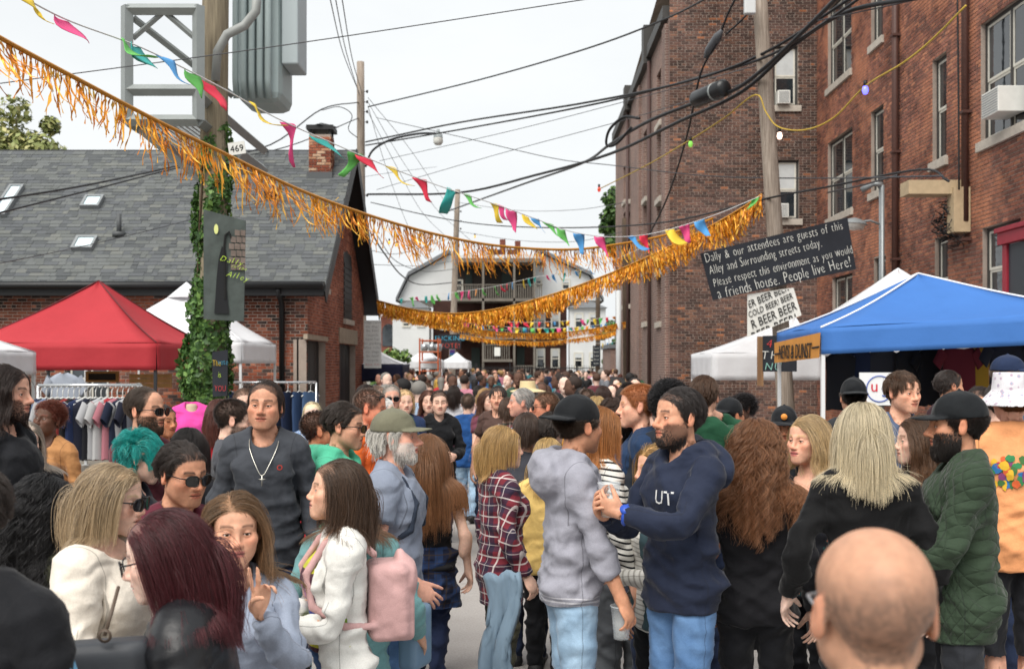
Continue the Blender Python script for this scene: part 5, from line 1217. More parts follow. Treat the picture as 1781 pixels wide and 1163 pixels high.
def side_brick():
    m, b, L, tex, ramp, mix, mth, bump, pos, rnd = node_mat('side brick'); N = m.node_tree.nodes
    s = N.new('ShaderNodeSeparateXYZ'); L.new(pos, s.inputs[0]); c = N.new('ShaderNodeCombineXYZ'); L.new(mth('ADD', s.outputs[1], s.outputs[0]), c.inputs[0]); L.new(s.outputs[2], c.inputs[1])
    t = tex('Brick', 1.0, c.outputs[0]); t.inputs['Color1'].default_value = rgba('80625a'); t.inputs['Color2'].default_value = rgba('6b534c'); t.inputs['Mortar'].default_value = rgba('988b82'); t.inputs['Brick Width'].default_value = 0.2135; t.inputs['Row Height'].default_value = 0.0715; t.inputs['Mortar Size'].default_value = 0.009
    n = tex('Noise', 0.6, pos, Detail=5).outputs['Fac']; L.new(mix(0.8, t.outputs['Color'], ramp(n, [(0.3, (0.7, 0.7, 0.7)), (0.7, (1.2, 1.15, 1.1))]), 'MULTIPLY'), b.inputs['Base Color']); b.inputs['Roughness'].default_value = 0.95; bump(t.outputs['Fac'], -0.4, 0.01); return m
SIDEB = side_brick()
ps = P3((DX, DY, 0), (0, 1, 0), (-1, 0, 0)); lsd = lambda u, v, d=0.0: ps(u, v, d) - Vector((DX, DY, 0))
def su(px): return ypx(px, DX) - DY
SL = 17.0; sh_ = []
for px in (1146, 1122):
    for (pa, pb) in ((345, 228), (215, 125), (470, 350), (560, 480)):
        u = su(px); Yq = DY + u; sh_.append((u - 0.5, u + 0.5, CAMZ + (635 - pa) / 1900 * Yq, CAMZ + (635 - pb) / 1900 * Yq))
for px in (1094, 1086):
    for (pa, pb) in ((350, 290), (440, 370), (530, 470)):
        u = su(px); Yq = DY + u; sh_.append((u - 0.45, u + 0.45, CAMZ + (635 - pa) / 1900 * Yq, CAMZ + (635 - pb) / 1900 * Yq))
sh_ = [q for q in sh_ if q[3] < 11.3]
holed_wall('side_wall', lsd, SL, 11.55, sh_, SIDEB, dark)
for q in sh_: window(dark, lsd, *q, rec=0.2)
m = MB(); pbox(m, lsd, 0.25, 4.2, 11.56, 11.9, -0.2, 0.16); pbox(m, lsd, 4.2, 4.8, 11.4, 12.6, -0.2, 0.24); pbox(m, lsd, 4.8, 10.4, 11.56, 11.9, -0.2, 0.16); pbox(m, lsd, 10.4, 11.0, 11.4, 12.3, -0.2, 0.24); pbox(m, lsd, 11, 17, 11.56, 11.9, -0.2, 0.16); m.obj('cornice', FRAME_D, dark)
for u in (su(1134), su(1096)): m = MB(); m.tube([lsd(u, 0.1, 0.09), lsd(u, 11.4, 0.09)], 0.06, 8); m.obj('downpipe', plain('brown pipe', '4a3531', 0.6), dark, True)
for u0, u1 in ((0.25, 0.9), (6.9, 7.6)): m = MB(); pbox(m, lsd, u0, u1, 0, 11.4, -0.05, 0.10); m.obj('pilaster', SIDEB, dark)
m = MB(); m.add([ld(0, DH), ld(wd_, DH), ld(wd_, DH, -SL), ld(0, DH - 1.5, -SL)], [(0, 1, 2, 3)]); m.add([lsd(SL, 0), lsd(SL, 12), lsd(SL, 12, -6), lsd(SL, 0, -6)], [(0, 1, 2, 3)]); m.obj('rear_shell', MORTAR_DARK, dark)

# ---- right: red brick building along the alley
RY0, RY1, RH = 13.5, 30.0, 13.5
red = empty('brick_building', (RX, RY0, 0)); tag(red, 'tall weathered red brick building with brown downpipes behind the blue tent', 'building')
pr = P3((RX, RY0, 0), (0, 1, 0), (-1, 0, 0)); lr = lambda u, v, d=0.0: pr(u, v, d) - Vector((RX, RY0, 0))
def ru(px): return ypx(px, RX) - RY0
def rz(px, py): return CAMZ + (635 - py) / 1900 * ypx(px, RX)
def rwin(xa, xb, ya, yb, lights, **k):
    xm = (xa + xb) / 2; return ((ru(xb), ru(xa), rz(xm, yb), rz(xm, ya)), lights, k)
RW = [rwin(1440, 1481, -8, 138, 2), rwin(1440, 1483, 235, 372, 2), rwin(1448, 1483, 478, 600, 2), rwin(1515, 1536, -60, 72, 1), rwin(1515, 1537, 188, 332, 1), rwin(1622, 1647, 98, 278, 1),
      rwin(1706, 1800, 8, 226, 2, blind=0.0), rwin(1709, 1776, 388, 540, 2), rwin(1520, 1541, 447, 600, 1), rwin(1626, 1649, 412, 560, 1), rwin(1622, 1647, -300, -90, 1), rwin(1440, 1481, -300, -110, 2)]
rhl = [q[0] for q in RW]; rhl = [(a, b, c, min(d, RH - 0.3)) for a, b, c, d in rhl]
o = holed_wall('alley_wall', lr, RY1 - RY0, RH, rhl, MORTAR, red); lay_bricks(o, red, pr, RY1 - RY0, RH, BRICK_RED, rhl, v0=0.1, seed=4, near=lambda p: p.z > 2.5)
for q, (_, li, k) in zip(rhl, RW): window(red, lr, *q, lights=li, rec=0.15, **k)
a = rhl[6]; air_conditioner(pr, a[0] + 0.55, a[0] + 1.2, a[2] + 0.22, a[2] + 0.64, 'white air conditioner jutting from the large window of the red brick building', 0.34)
PIPE = plain('brown downpipe', '4e332c', 0.55, var=0.15)
for px, r in ((1565, 0.075), (1688, 0.07)): m = MB(); u = ru(px); m.tube([lr(u, 2.2 if px == 1565 else rz(1688, 385), 0.1), lr(u, RH, 0.1)], r, 8); p = m.obj('downpipe', PIPE, red, True); [(lambda b: (pbox(b, lr, u - 0.1, u + 0.1, v, v + 0.05, 0, 0.18), b.obj('bracket', PIPE, p)))(MB()) for v in (4.2, 6.5, 9.0)]
m = MB(); m.add([lr(0, RH), lr(16.5, RH), lr(16.5, RH, -12), lr(0, RH, -12)], [(0, 1, 2, 3)]); m.add([lr(0, 0), lr(0, RH), lr(0, RH, -12), lr(0, 0, -12)], [(0, 1, 2, 3)]); m.obj('rear_shell', MORTAR, red)
# crimson porch surround
cr = plain('crimson paint', '8e2433', 0.5, var=0.15); u0 = ru(1752); m = MB(); z1 = rz(1757, 425)
pbox(m, lr, u0 - 0.16, u0, 0.1, z1, 0.02, 0.09); pbox(m, lr, -1.0, u0 + 0.08, z1, z1 + 0.2, 0.02, 0.14); pbox(m, lr, -1.0, u0 + 0.12, z1 + 0.2, z1 + 0.28, 0.02, 0.18); m.obj('porch_surround', cr, red, bevel=0.01)
m = MB(); pbox(m, lr, u0 - 0.9, u0 - 0.17, 0.1, z1 - 0.01, 0.005, 0.05); m.obj('door', plain('dark door', '30363c', 0.5), red)
# beige duct, grey conduits, lamp
u0, u1 = ru(1690), ru(1598); m = MB(); V0 = rz(1640, 350); pbox(m, lr, u0 + .1, u0 + 0.55, V0 - 0.05, V0 + 0.2, 0.02, 1.1); pbox(m, lr, u0, u0 + 0.32, V0 - 0.75, V0 + 0.06, 0.02, 0.32)
du = tag(m.obj('duct_box', plain('beige metal', 'b39f80', 0.6, var=0.15)), 'beige metal duct box jutting from the red brick wall above a tangle of cables', 'duct box'); du.location = (RX, RY0, 0)
m = MB(); rr = random.Random(8)
for i in range(26):
    c = lr(u0 + 0.45 + rr.uniform(-.2, .35), V0 - 0.55 + rr.uniform(-.35, .3), 0.25); R_ = rr.uniform(.1, .32); a0 = rr.uniform(0, 6); m.tube([c + Vector((0.18 * math.sin(2.3 * t + a0), R_ * math.cos(t + a0), R_ * math.sin(t * 1.1 + a0))) for t in np.linspace(0, 4.5, 10)], 0.008, 5)
q = tag(m.obj('cable_tangle', plain('black cable', '1a1a1c', 0.5)), 'tangle of black cables hanging under the beige duct box', 'cables'); q.location = (RX, RY0, 0)
m = MB(); u = ru(1563)
for k in (0, 0.1): m.tube([lr(u + k, 0.1, 0.35), lr(u + k, rz(1563, 322), 0.35)], 0.045, 8)
m.tube([lr(u, rz(1563, 322), 0.35), lr(u + 0.1, rz(1563, 318), 0.5), lr(u + .2, rz(1563, 328), 0.75)], 0.06, 8)
q = tag(m.obj('conduit', plain('galvanised conduit', '8d9294', 0.45, metal=0.5, var=0.1), None, True), 'pair of grey conduits with weatherheads standing before the red brick wall', 'conduit'); q.location = (RX, RY0, 0)
root = empty('wall_lamp', tuple(pr(ru(1562), rz(1562, 390), 0.4))); tag(root, 'grey dome lamp on a short arm beside the conduits', 'lamp')
m = MB(); m.tube([(0, 0, 0), (-0.2, 0, 0.08), (-0.35, 0, 0.06)], 0.025, 6); m.obj('arm', plain('lamp grey', '7d8284', 0.5), root, True)
m = MB(); M = Matrix.Rotation(0.1, 4, 'Y'); m.lathe([(0.03, 0.14), (0.16, 0.10), (0.27, 0.02), (0.28, 0)], c=(-0.55, 0, 0), M=M); m.obj('lamp_shade', plain('lamp grey', '7d8284', 0.5), root, True)
m = MB(); m.lathe([(0.25, 0), (0.2, -0.1), (0.0, -0.14)], c=(-0.55, 0, 0), M=M); m.obj('lens', plain('frosted glass', 'd8d8d2', 0.3), root, True)
# ------------------------------------------------------------------ street things
WOOD_POLE = None
def wood_mat(name, c1, c2, sc=3):
    m, b, L, tex, ramp, mix, mth, bump, pos, rnd = node_mat(name); N = m.node_tree.nodes
    mp = N.new('ShaderNodeMapping'); mp.inputs['Scale'].default_value = (14, 14, 0.7); L.new(pos, mp.inputs[0]); n = tex('Noise', sc, mp.outputs[0], Detail=6, Roughness=0.6).outputs['Fac']
    L.new(ramp(n, [(0.3, c1), (0.7, c2)]), b.inputs['Base Color']); b.inputs['Roughness'].default_value = 0.9; bump(n, 0.5, 0.02); return m
PW = wood_mat('weathered pole wood', '6f6256', 'a2968a'); PWD = wood_mat('dark pole wood', '33291f', '5b4a3b'); PWM = wood_mat('mossy pole wood', '63594a', '8d826c')
STEEL = plain('galvanised steel', '8f9493', 0.5, metal=0.4, var=0.12, scale=3); TANK = plain('transformer grey', '93a0a0', 0.45, var=0.08, scale=2)
CABLE = plain('black cable', '17171a', 0.5); WIRE = plain('grey wire', '3b3c40', 0.5)
def pole(label, p0, p1, r0, r1, mat, group='wooden utility poles'):
    m = MB(); n = 8; m.tube([Vector(p0).lerp(Vector(p1), i / n) for i in range(n + 1)], [r0 + (r1 - r0) * i / n for i in range(n + 1)], 14)
    return tag(m.obj('utility_pole', mat, None, True), label, 'utility pole', group)
Y1 = 13.5; ivx = (372 - 905) / 1900 * Y1
p_ivy = pole('wooden pole wrapped in green ivy and carrying the grey steel platform', (ivx - 0.05, Y1, 0), (ivx + 0.04, Y1, 8.2), 0.185, 0.155, PWM)
Y2 = 19.6; a = W(1374, 720, Y2); b = W(1318, -60, Y2)
p_right = pole('pale leaning wooden pole holding the tilted chalkboard sign', (a.x, Y2, 0), b, 0.165, 0.13, PW)
Y3 = 38.0; a = W(630, 640, Y3); b = W(627, 108, Y3); p_mid = pole('grey wooden pole rising just behind the gable of the brick house', (a.x, Y3, 0), b, 0.17, 0.13, PW)
Y4 = 60.0; a = W(784, 640, Y4); b = W(796, 330, Y4); p_far = pole('thin far pole carrying the black vote sign', (a.x, Y4, 0), b, 0.19, 0.14, PW)
Y5 = 41.0; a = W(1092, 640, Y5); b = W(1088, 380, Y5); p_dk = pole('dark brown pole beside the corner of the dark brick block', (a.x, Y5, 0), b, 0.17, 0.14, PWD)
Y6 = 64.0; a = W(1040, 640, Y6); b = W(1040, 512, Y6); p_dk2 = pole('short dark pole with a black menu sign before the white bay window', (a.x, Y6, 0), b, 0.15, 0.13, PWD)
for px, pa, pb in ((1076, 640, 505), (1122, 660, 480)): m = MB(); q = W(px, pa, 40.5); t = W(px, pb, 40.5); m.tube([(q.x, 40.5, 0), t], 0.10 if px == 1076 else 0.05, 8); tag(m.obj('riser_pipe', plain('pale pipe', 'c2c6c8' if px == 1076 else '9aa0a3', 0.5), None, True), 'thick white riser pipe left of the dark pole' if px == 1076 else 'thin grey riser pipe under the grey meter box', 'pipe')
q = W(1120, 497, 40.2); m = MB(); m.cbox(q, (0.40, 0.25, 0.55)); tag(m.obj('meter_box', plain('box grey', 'a9b2b6', 0.5), None, bevel=0.02), 'grey electric meter box on the corner of the dark brick block', 'meter box')
# insulators and hardware on the poles
def insulators(pole_o, x, Y, zs, side):
    m = MB()
    for z in zs: m.lathe([(0.02, -0.05), (0.045, -0.03), (0.03, 0.0), (0.045, 0.03), (0.02, 0.05)], c=(x + side * 0.24, Y - 0.05, z), n=8); m.tube([(x, Y, z), (x + side * 0.22, Y - 0.05, z)], 0.012, 5)
    m.obj('insulator', plain('dark porcelain', '2b2624', 0.3), pole_o, True)
xx = W(627, 200, Y3).x; insulators(p_mid, xx, Y3, [CAMZ + (635 - y) / 1900 * Y3 for y in (160, 178, 195, 213, 340)], 1)
xx = W(794, 400, Y4).x; insulators(p_far, xx, Y4, [CAMZ + (635 - y) / 1900 * Y4 for y in (368, 385, 398)], 1)
# ---- steel platform and transformer
plat = empty('equipment_platform', (0, 0, 0)); tag(plat, 'grey steel equipment platform with mesh floor bolted to the ivy pole', 'platform')
X0, X1, PZ = -4.68, -3.83, 4.86; ya, yb = 13.0, 16.3
def bar(name, p, q, w, parent, mat=STEEL): m = MB(); m.tube([p, q], w, 4); return m.obj(name, mat, parent)
for x in (X0, X1): bar('upright', (x, ya, PZ), (x, ya, 6.22), 0.075, plat)
for z in (PZ, PZ + 0.36, 6.18): bar('rail', (X0, ya, z), (X1, ya, z), 0.07, plat)
bar('rail', (X1, ya, PZ + .3), (X1, yb, PZ + .3), 0.075, plat); bar('rail', (X1, ya, PZ), (X1, yb, PZ), 0.075, plat); bar('rail', (X0, ya, PZ), (X0, yb, PZ), 0.075, plat); bar('rail', (X0, yb, PZ), (X1, yb, PZ), 0.075, plat)
bar('brace', (X0 + .05, ya + .06, 6.1), (X1 + .2, ya + 0.8, 5.35), 0.045, plat); bar('brace', (X0 + .05, ya + .05, 5.85), (X0 + .4, ya + .05, 6.15), 0.035, plat); bar('brace', (X1 - .05, ya + .05, 5.85), (X1 - .4, ya + .05, 6.15), 0.035, plat)
bar('brace', (ivx, Y1, 4.2), (X1 + 0.02, ya + 1.9, PZ), 0.045, plat); bar('brace', (ivx, Y1, 4.1), (X0, ya + 0.3, PZ), 0.045, plat)
m = MB(); s = 0.07
for i in range(int((X1 - X0) / s)): m.box((X0 + i * s, ya, PZ + 0.02), (X0 + i * s + 0.014, yb, PZ + 0.03))
for j in range(int((yb - ya) / s)): m.box((X0, ya + j * s, PZ + 0.031), (X1, ya + j * s + 0.014, PZ + 0.041))
m.obj('mesh_floor', STEEL, plat)['kind'] = 'stuff'
tr = empty('transformer', (0, 0, 0)); tag(tr, 'big grey finned transformer tank on the right of the ivy pole', 'transformer')
tx0, tx1, tz = W(415, 0, 14.4).x, W(492, 0, 14.4).x, W(0, 180, 14.4).z
m = MB(); m.box((tx0, 14.25, tz), (tx1, 15.1, 9)); m.obj('tank', TANK, tr, bevel=0.12)
for i in range(5):
    x = tx0 + 0.02 + i * (tx1 - tx0 - 0.1) / 4.6; m = MB(); m.tube([(x, 14.20, 9), (x, 14.16, tz + 0.25), (x, 14.22, tz + 0.02)], 0.042, 8); m.obj('fin', TANK, tr, True)
m = MB(); m.box((tx1 + 0.003, 14.3, W(0, 115, 14.4).z), (tx1 + 0.22, 14.9, 9)); m.obj('side_box', plain('box grey blue', 'a3adb0', 0.5), tr, bevel=0.02)
m = MB(); m.tube([(tx0 - 0.15, 14.0, 9), (tx0 - 0.15, 14.0, tz - 0.05)], 0.05, 6); m.obj('bracket', STEEL, tr)
m = MB(); m.tube([W(375, 140, 13.3), W(378, 90, 13.2), W(395, 60, 13.1), W(425, 45, 13.1), W(445, 20, 13.1), W(448, -20, 13.1)], 0.055, 8); m.obj('cable_elbow', plain('pipe grey', '8f9290', 0.5), tr, True)
o = MB(); c = W(412, 258, 13.1); o.cbox((0, 0, 0), (0.2, 0.012, 0.15)); o = tag(o.obj('number_plate', plain('white plate', 'c9c9c4', 0.6), None, loc=c, rot=(0, -0.15, 0)), 'small white number plate 469 under the steel platform', 'plate')
def text_mesh(s, size, mat, parent, loc, rot=(0, 0, 0), name='lettering', ext=0.002, align='CENTER', shear=0.0, sx=1.0, jit=0.0, seed=0, mono=None, scl=None):
    """flat lettering facing -Y; jit makes it hand drawn"""
    rg = random.Random(seed); V = []; F = []; x = 0.0
    chars = [s] if not jit else list(s)
    for ch in chars:
        cu = bpy.data.curves.new('t', 'FONT'); cu.body = ch; cu.size = size; cu.extrude = ext; cu.shear = shear; cu.resolution_u = 2; cu.offset = -size * .02 if jit else 0; cu.align_x = 'LEFT'
        o = bpy.data.objects.new('t', cu); COL.objects.link(o); dg = bpy.context.evaluated_depsgraph_get(); me = bpy.data.meshes.new_from_object(o.evaluated_get(dg))
        vv = [v.co.copy() for v in me.vertices]; w = (max((v.x for v in vv), default=size * 0.3)) if ch.strip() else size * 0.32
        a = rg.uniform(-jit, jit); k = 1 + rg.uniform(-jit, jit) * 0.8; dy = rg.uniform(-jit, jit) * size * 0.25; of = len(V)
        for v in vv: q = Matrix.Rotation(a, 3, 'Z') @ (v * k); V.append(((q.x + x) * sx, -q.z, q.y + dy))
        F += [tuple(i + of for i in p.vertices) for p in me.polygons]; x += w + size * (0.10 if jit else 0); bpy.data.objects.remove(o); bpy.data.curves.remove(cu); bpy.data.meshes.remove(me)
    if V:
        x0, x1 = min(v[0] for v in V), max(v[0] for v in V); off = {'CENTER': (x0 + x1) / 2, 'LEFT': x0, 'RIGHT': x1}[align]; V = [(v[0] - off, v[1], v[2]) for v in V]
    me = bpy.data.meshes.new(name); me.from_pydata(V, [], F); me.materials.append(mat); o = bpy.data.objects.new(name, me); COL.objects.link(o); o.parent = parent; o.location = loc; o.rotation_euler = rot; return o
CHALK = plain('chalk white', 'd9d9d2', 0.9); INK = plain('black ink', '141414', 0.8)
text_mesh('469', 0.11, INK, o, (0, -0.008, -0.04))
# ---- ivy
def leaf_cloud(name, pts, nrm, size, mat, parent=None, rg=None, spread=0.9, shape=0):
    """many small folded leaf blades at given places"""
    rg = rg or np.random.default_rng(1); n = len(pts); a = rg.normal(size=(n, 3)); d = nrm * 0.9 + rg.normal(0, spread * 0.5, (n, 3)); d /= np.linalg.norm(d, axis=1, keepdims=True)
    u = np.cross(d, a); u /= np.linalg.norm(u, axis=1, keepdims=True) + 1e-9; v = np.cross(d, u); s = size * (0.45 + 1.05 * rg.random((n, 1)))
    c = pts; V = np.stack([c - v * s, c + u * s * 0.62 + d * s * 0.12 - v * s * .1, c + v * s, c - u * s * 0.62 + d * s * 0.12 - v * s * .1], 1).reshape(-1, 3)
    F = np.arange(4 * n).reshape(n, 4); F = np.concatenate([F[:, [0, 1, 2]], F[:, [0, 2, 3]]]); me = to_mesh(name, V, F, False); me.materials.append(mat); o = bpy.data.objects.new(name, me); COL.objects.link(o); o.parent = parent; return o
def leaf_mat(name, pal):
    m, b, L, tex, ramp, mix, mth, bump, pos, rnd = node_mat(name); n = tex('Noise', 2.5, pos, Detail=3).outputs['Fac']
    c = ramp(rnd, pal); L.new(mix(0.7, c, ramp(n, [(0.3, (0.6, 0.62, 0.6)), (0.7, (1.3, 1.25, 1.1))]), 'MULTIPLY'), b.inputs['Base Color']); b.inputs['Roughness'].default_value = 0.5; b.inputs['Specular IOR Level'].default_value = 0.3
    b.inputs['Transmission Weight'].default_value = 0.0; b.inputs['Subsurface Weight'].default_value = 0.0; return m
IVY = leaf_mat('ivy leaf', [(0, '2f4a26'), (.4, '3f5f30'), (.75, '4f7238'), (1, '6b8a48')]); GREEN = leaf_mat('broad leaf', [(0, '3c5a2a'), (.5, '56763a'), (1, '7d9650')]); OLIVE = leaf_mat('autumn leaf', [(0, '66703f'), (.5, '88915a'), (1, 'aaa672')]); DKG = leaf_mat('dark leaf', [(0, '2c4224'), (.6, '42602f'), (1, '5f7c40')])
iv = empty('ivy', (ivx, Y1, 0)); tag(iv, 'green ivy climbing the pole beside the red tent', 'ivy')
rg = np.random.default_rng(4); n = 15000; z = rg.uniform(0.2, 4.95, n); th = rg.uniform(0, 6.283, n)
prof = np.interp(z, [0, 1.2, 1.9, 2.3, 2.8, 3.2, 4.1, 4.5, 5.0], [0.24, 0.25, 0.26, 0.25, 0.20, 0.18, 0.20, 0.19, 0.12]); bumps = 1 + 0.22 * np.sin(z * 7 + 2 * np.sin(th * 2)) + 0.15 * np.sin(th * 3 + z * 3)
r = prof * bumps * (0.72 + 0.33 * rg.random(n)); keep = (z < 2.9) | (z > 4.0) | (np.cos(th - 3.6) > -0.1) | (rg.random(n) < 0.25); keep &= (z < 4.1) | (rg.random(n) < 0.45)
ctr = np.stack([np.interp(z, [0, 2, 3, 5], [-0.14, -0.10, -0.02, 0.02]) + r * np.cos(th) * 1.05, r * np.sin(th), z], 1)[keep]; nn = np.stack([np.cos(th), np.sin(th), -0.15 + 0 * th], 1)[keep]
leaf_cloud('leaves', ctr, nn, 0.038, IVY, iv, rg)['kind'] = 'stuff'
m = MB(); [m.tube([(0.17 * math.cos(t0 + z_ * .5) - 0.03, 0.17 * math.sin(t0 + z_ * .5), z_) for z_ in np.linspace(0, 4.6, 12)], 0.014, 5) for t0 in (0.5, 2.2, 4.0)]; m.obj('stem', plain('ivy stem', '4b3b2c', 0.9), iv, True)
# ---- trees
def tree(label, c, R, H, trunk_h, mat, n=5000, leaf=0.10, seed=0, group=None, name='tree', clumps=26):
    rg = np.random.default_rng(seed); root = empty(name, c); tag(root, label, 'tree' if name == 'tree' else 'bush', group)
    C = rg.normal(size=(clumps, 3)); C /= np.linalg.norm(C, axis=1, keepdims=True); C *= (rg.random((clumps, 1)) ** 0.4); C = C * (R * 0.78, R * 0.78, H * 0.40) + (0, 0, trunk_h + H * 0.45)
    k = rg.integers(0, clumps, n); d = rg.normal(size=(n, 3)); d /= np.linalg.norm(d, axis=1, keepdims=True); rad = (R * 0.30) * (0.6 + 0.7 * rg.random(clumps))[k][:, None] * rg.random((n, 1)) ** 0.33
    leaf_cloud('crown', C[k] + d * rad, d + (0, 0, .3), leaf, mat, root, rg)['kind'] = 'stuff'
    m = MB(); m.tube([(0, 0, 0), (0.03, 0, trunk_h * .6), (0, 0.02, trunk_h + H * 0.3)], [0.045 * R + .05, 0.035 * R + .04, 0.02 * R], 8)
    for i in range(min(clumps, 12)): q = Vector(C[i]); m.tube([(0, 0, trunk_h * 0.8), q.lerp(Vector((0, 0, trunk_h)), 0.45) + Vector((0, 0, .1)), q], [0.02 * R + .015, 0.015 * R, 0.006 * R], 5)
    m.obj('trunk', plain('bark', '4d4238', 0.9, var=0.2), root, True); return root
p = W(48, 262, 40); tree('pale autumn tree rising behind the ridge of the shingle roof', (p.x, 40, 0), 1.9, 5.4, 7.0, OLIVE, 5200, 0.11, 3)
p = W(690, 640, 43); tree('round green bush beside the white menu board', (p.x, 43, 0), 1.05, 2.6, 0.15, GREEN, 5000, 0.09, 5, name='bush')
p = W(668, 640, 44); tree('smaller green bush behind the navy tent', (p.x, 45, 0), 0.8, 1.9, 0.15, GREEN, 2500, 0.09, 6, name='bush')
p = W(1070, 640, 58); tree('dark green tree showing over the roof edge of the dark brick block', (p.x + .2, 58, 0), 1.2, 5.5, 7.0, DKG, 3500, 0.14, 7)
p = W(1062, 640, 62); tree('dark green tree beside the white bay of the far house', (p.x + .1, 60, 0), 1.0, 4.6, 0.8, DKG, 3500, 0.12, 8)
# ---- canopies
def fabric(name, col, var=0.05): return plain(name, col, 0.75, 0.25, var=var, scale=2.5, bump=0.5, bscale=4)
def tent(label, cs, peak, mat, leg_mat, group=None, edge=None, sag=0.12, vent=False, name='canopy_tent', vmat=None, legs=(0, 1, 2, 3)):
    """cs: four corners (x, y, z_top, z_bottom) going round from front left; peak: x, y, z"""
    g = Vector((sum(c[0] for c in cs) / 4, sum(c[1] for c in cs) / 4, 0)); root = empty(name, g); tag(root, label, 'tent', group); pk = Vector(peak) - g; n = 10
    for i in range(4):
        a, b = cs[i], cs[(i + 1) % 4]; A, B = Vector(a[:3]) - g, Vector(b[:3]) - g; P = []
        for j in range(n + 1):
            t = j / n; row = []
            for k in range(n + 1):
                s_ = k / n; p = A.lerp(B, s_); q = p.lerp(pk, t); q.z -= sag * math.sin(math.pi * t) * (0.55 + 0.9 * math.sin(math.pi * s_)) * (1 - 0.4 * t); q.z += 0.012 * math.sin(9 * s_ + 5 * t + i); row.append(q)
            P.append(row)
        m = MB(); m.grid(P); m.obj('roof_panel', mat, root, True, solid=0.008)
        P = []
        for j in range(6):
            t = j / 5; P.append([Vector(a).lerp(Vector(b), 0) if False else (A.lerp(B, k / 16) + Vector((0, 0, -(a[2] - a[3]) * t * (1 - k / 16) - (b[2] - b[3]) * t * (k / 16)))) + (B - A).normalized().cross(Vector((0, 0, 1))) * (0.022 * math.sin(k * 1.7 + i) * t + 0.012 * math.sin(k * 3.1) * t + 0.004) for k in range(17)])
        m = MB(); m.grid(P); m.obj('valance', vmat or mat, root, True, solid=0.006)
        if edge is not None:
            m = MB(); m.tube([p_ + Vector((0, 0, 0.012)) for p_ in [A.lerp(pk, t) - Vector((0, 0, sag * 0.55 * math.sin(math.pi * t) * (1 - .4 * t))) for t in np.linspace(0, 1, 9)]], 0.014, 6); m.obj('seam', edge, root, True)
        At, Bt = Vector((A.x * .965, A.y * .965, A.z - .12)), Vector((B.x * .965, B.y * .965, B.z - .12)); m = MB(); m.tube([At, Bt], 0.014, 6); m.tube([At, At.lerp(Bt, .5) - Vector((0, 0, 0.2)), Bt], 0.012, 6); m.obj('truss', leg_mat, root)
        if i in legs:
            x, y = A.x * 0.985, A.y * 0.985; m = MB(); m.cbox((x, y, A.z / 2 - 0.02), (0.045, 0.045, A.z - 0.04)); m.cbox((x, y, 0.02), (0.12, 0.12, 0.012)); m.obj('leg', leg_mat, root)
    if vent:
        m = MB(); m.grid([[pk + Vector((0.42 * r * math.cos(t), 0.42 * r * math.sin(t), 0.08 - 0.34 * r)) for t in np.linspace(0, 2 * math.pi, 9)] for r in np.linspace(0.02, 1, 4)]); m.obj('vent_cap', mat, root, True, solid=0.006)
    return root
WHITE = fabric('white canopy fabric', 'd6d7da'); RED = fabric('red canopy fabric', 'a63138'); BLUE = fabric('blue canopy fabric', '3d6cae'); NAVY = fabric('navy valance fabric', '22263f')
LEGW = plain('white leg paint', 'cfd1d2', 0.45); LEGD = plain('dark leg steel', '26272b', 0.5)
def tx(px, Y): return (px - 905) / 1900 * Y
x1 = tx(272, 17.4); x0 = x1 - 3.05
tent('red peaked canopy tent left of the ivy pole', [(x0, 17.4, 2.30, 1.87), (x1, 17.4, 2.30, 1.87), (x1, 20.45, 2.30, 1.87), (x0, 20.45, 2.30, 1.87)], ((x0 + x1) / 2 + .02, 18.92, 3.40), RED, LEGD, edge=plain('dark red seam', '5e1a20', 0.7))
x1 = tx(420, 21.2); x0 = x1 - 3.05
tent('white canopy tent with a vented peak behind the red tent', [(x0, 21.2, 2.40, 1.99), (x1, 21.2, 2.40, 1.99), (x1, 24.2, 2.40, 1.99), (x0, 24.2, 2.40, 1.99)], ((x0 + x1) / 2, 22.7, 3.60), WHITE, LEGW, vent=True)
x1 = tx(62, 16.4); x0 = x1 - 3.0
tent('white canopy tent cut by the edge at the far left', [(x0, 13.6, 2.14, 1.81), (x1, 13.6, 2.14, 1.81), (x1, 16.4, 2.14, 1.81), (x0, 16.4, 2.14, 1.81)], ((x0 + x1) / 2, 15.0, 3.0), WHITE, LEGW)
bx0 = tx(1428, 13.0); bx1 = bx0 + 3.15
blue = tent('bright blue canopy tent with white seams and a clothes stall beneath it', [(bx0, 13.0, 2.39, 2.08), (bx1, 12.3, 2.55, 2.22), (bx1 + .35, 15.3, 2.55, 2.22), (tx(1352, 16.0) + .0, 16.0, 2.42, 2.10)], (tx(1597, 14.3), 14.3, 3.14), BLUE, LEGW, edge=plain('white seam', 'dfe1e4', 0.7), sag=0.10)
x0 = tx(1440, 17.0)
tent('white canopy tent peeking out behind the blue tent', [(x0, 17.0, 2.50, 2.1), (x0 + 2.9, 17.0, 2.5, 2.1), (x0 + 2.9, 19.4, 2.5, 2.1), (x0, 19.4, 2.5, 2.1)], (tx(1562, 18.2), 18.2, 3.56), WHITE, LEGW, legs=())
x0 = tx(1238, 22.5)
tent('small white canopy tent under the beer sign', [(x0, 22.5, 2.2, 1.64), (x0 + 2.3, 22.5, 2.2, 1.64), (x0 + 2.3, 25.2, 2.2, 1.66), (x0, 25.2, 2.2, 1.66)], (x0 + 2.05, 23.8, 3.0), WHITE, LEGW)
x0 = tx(640, 33.5)
tent('navy and white canopy tent beside the brick house corner', [(x0 - 1.9, 33.5, 1.98, 1.45), (x0 + 1.05, 33.5, 1.98, 1.45), (x0 + 1.0, 36.2, 1.98, 1.45), (x0 - 1.9, 36.2, 1.98, 1.45)], (x0 - 0.1, 34.9, 2.55), WHITE, LEGD, vmat=NAVY)
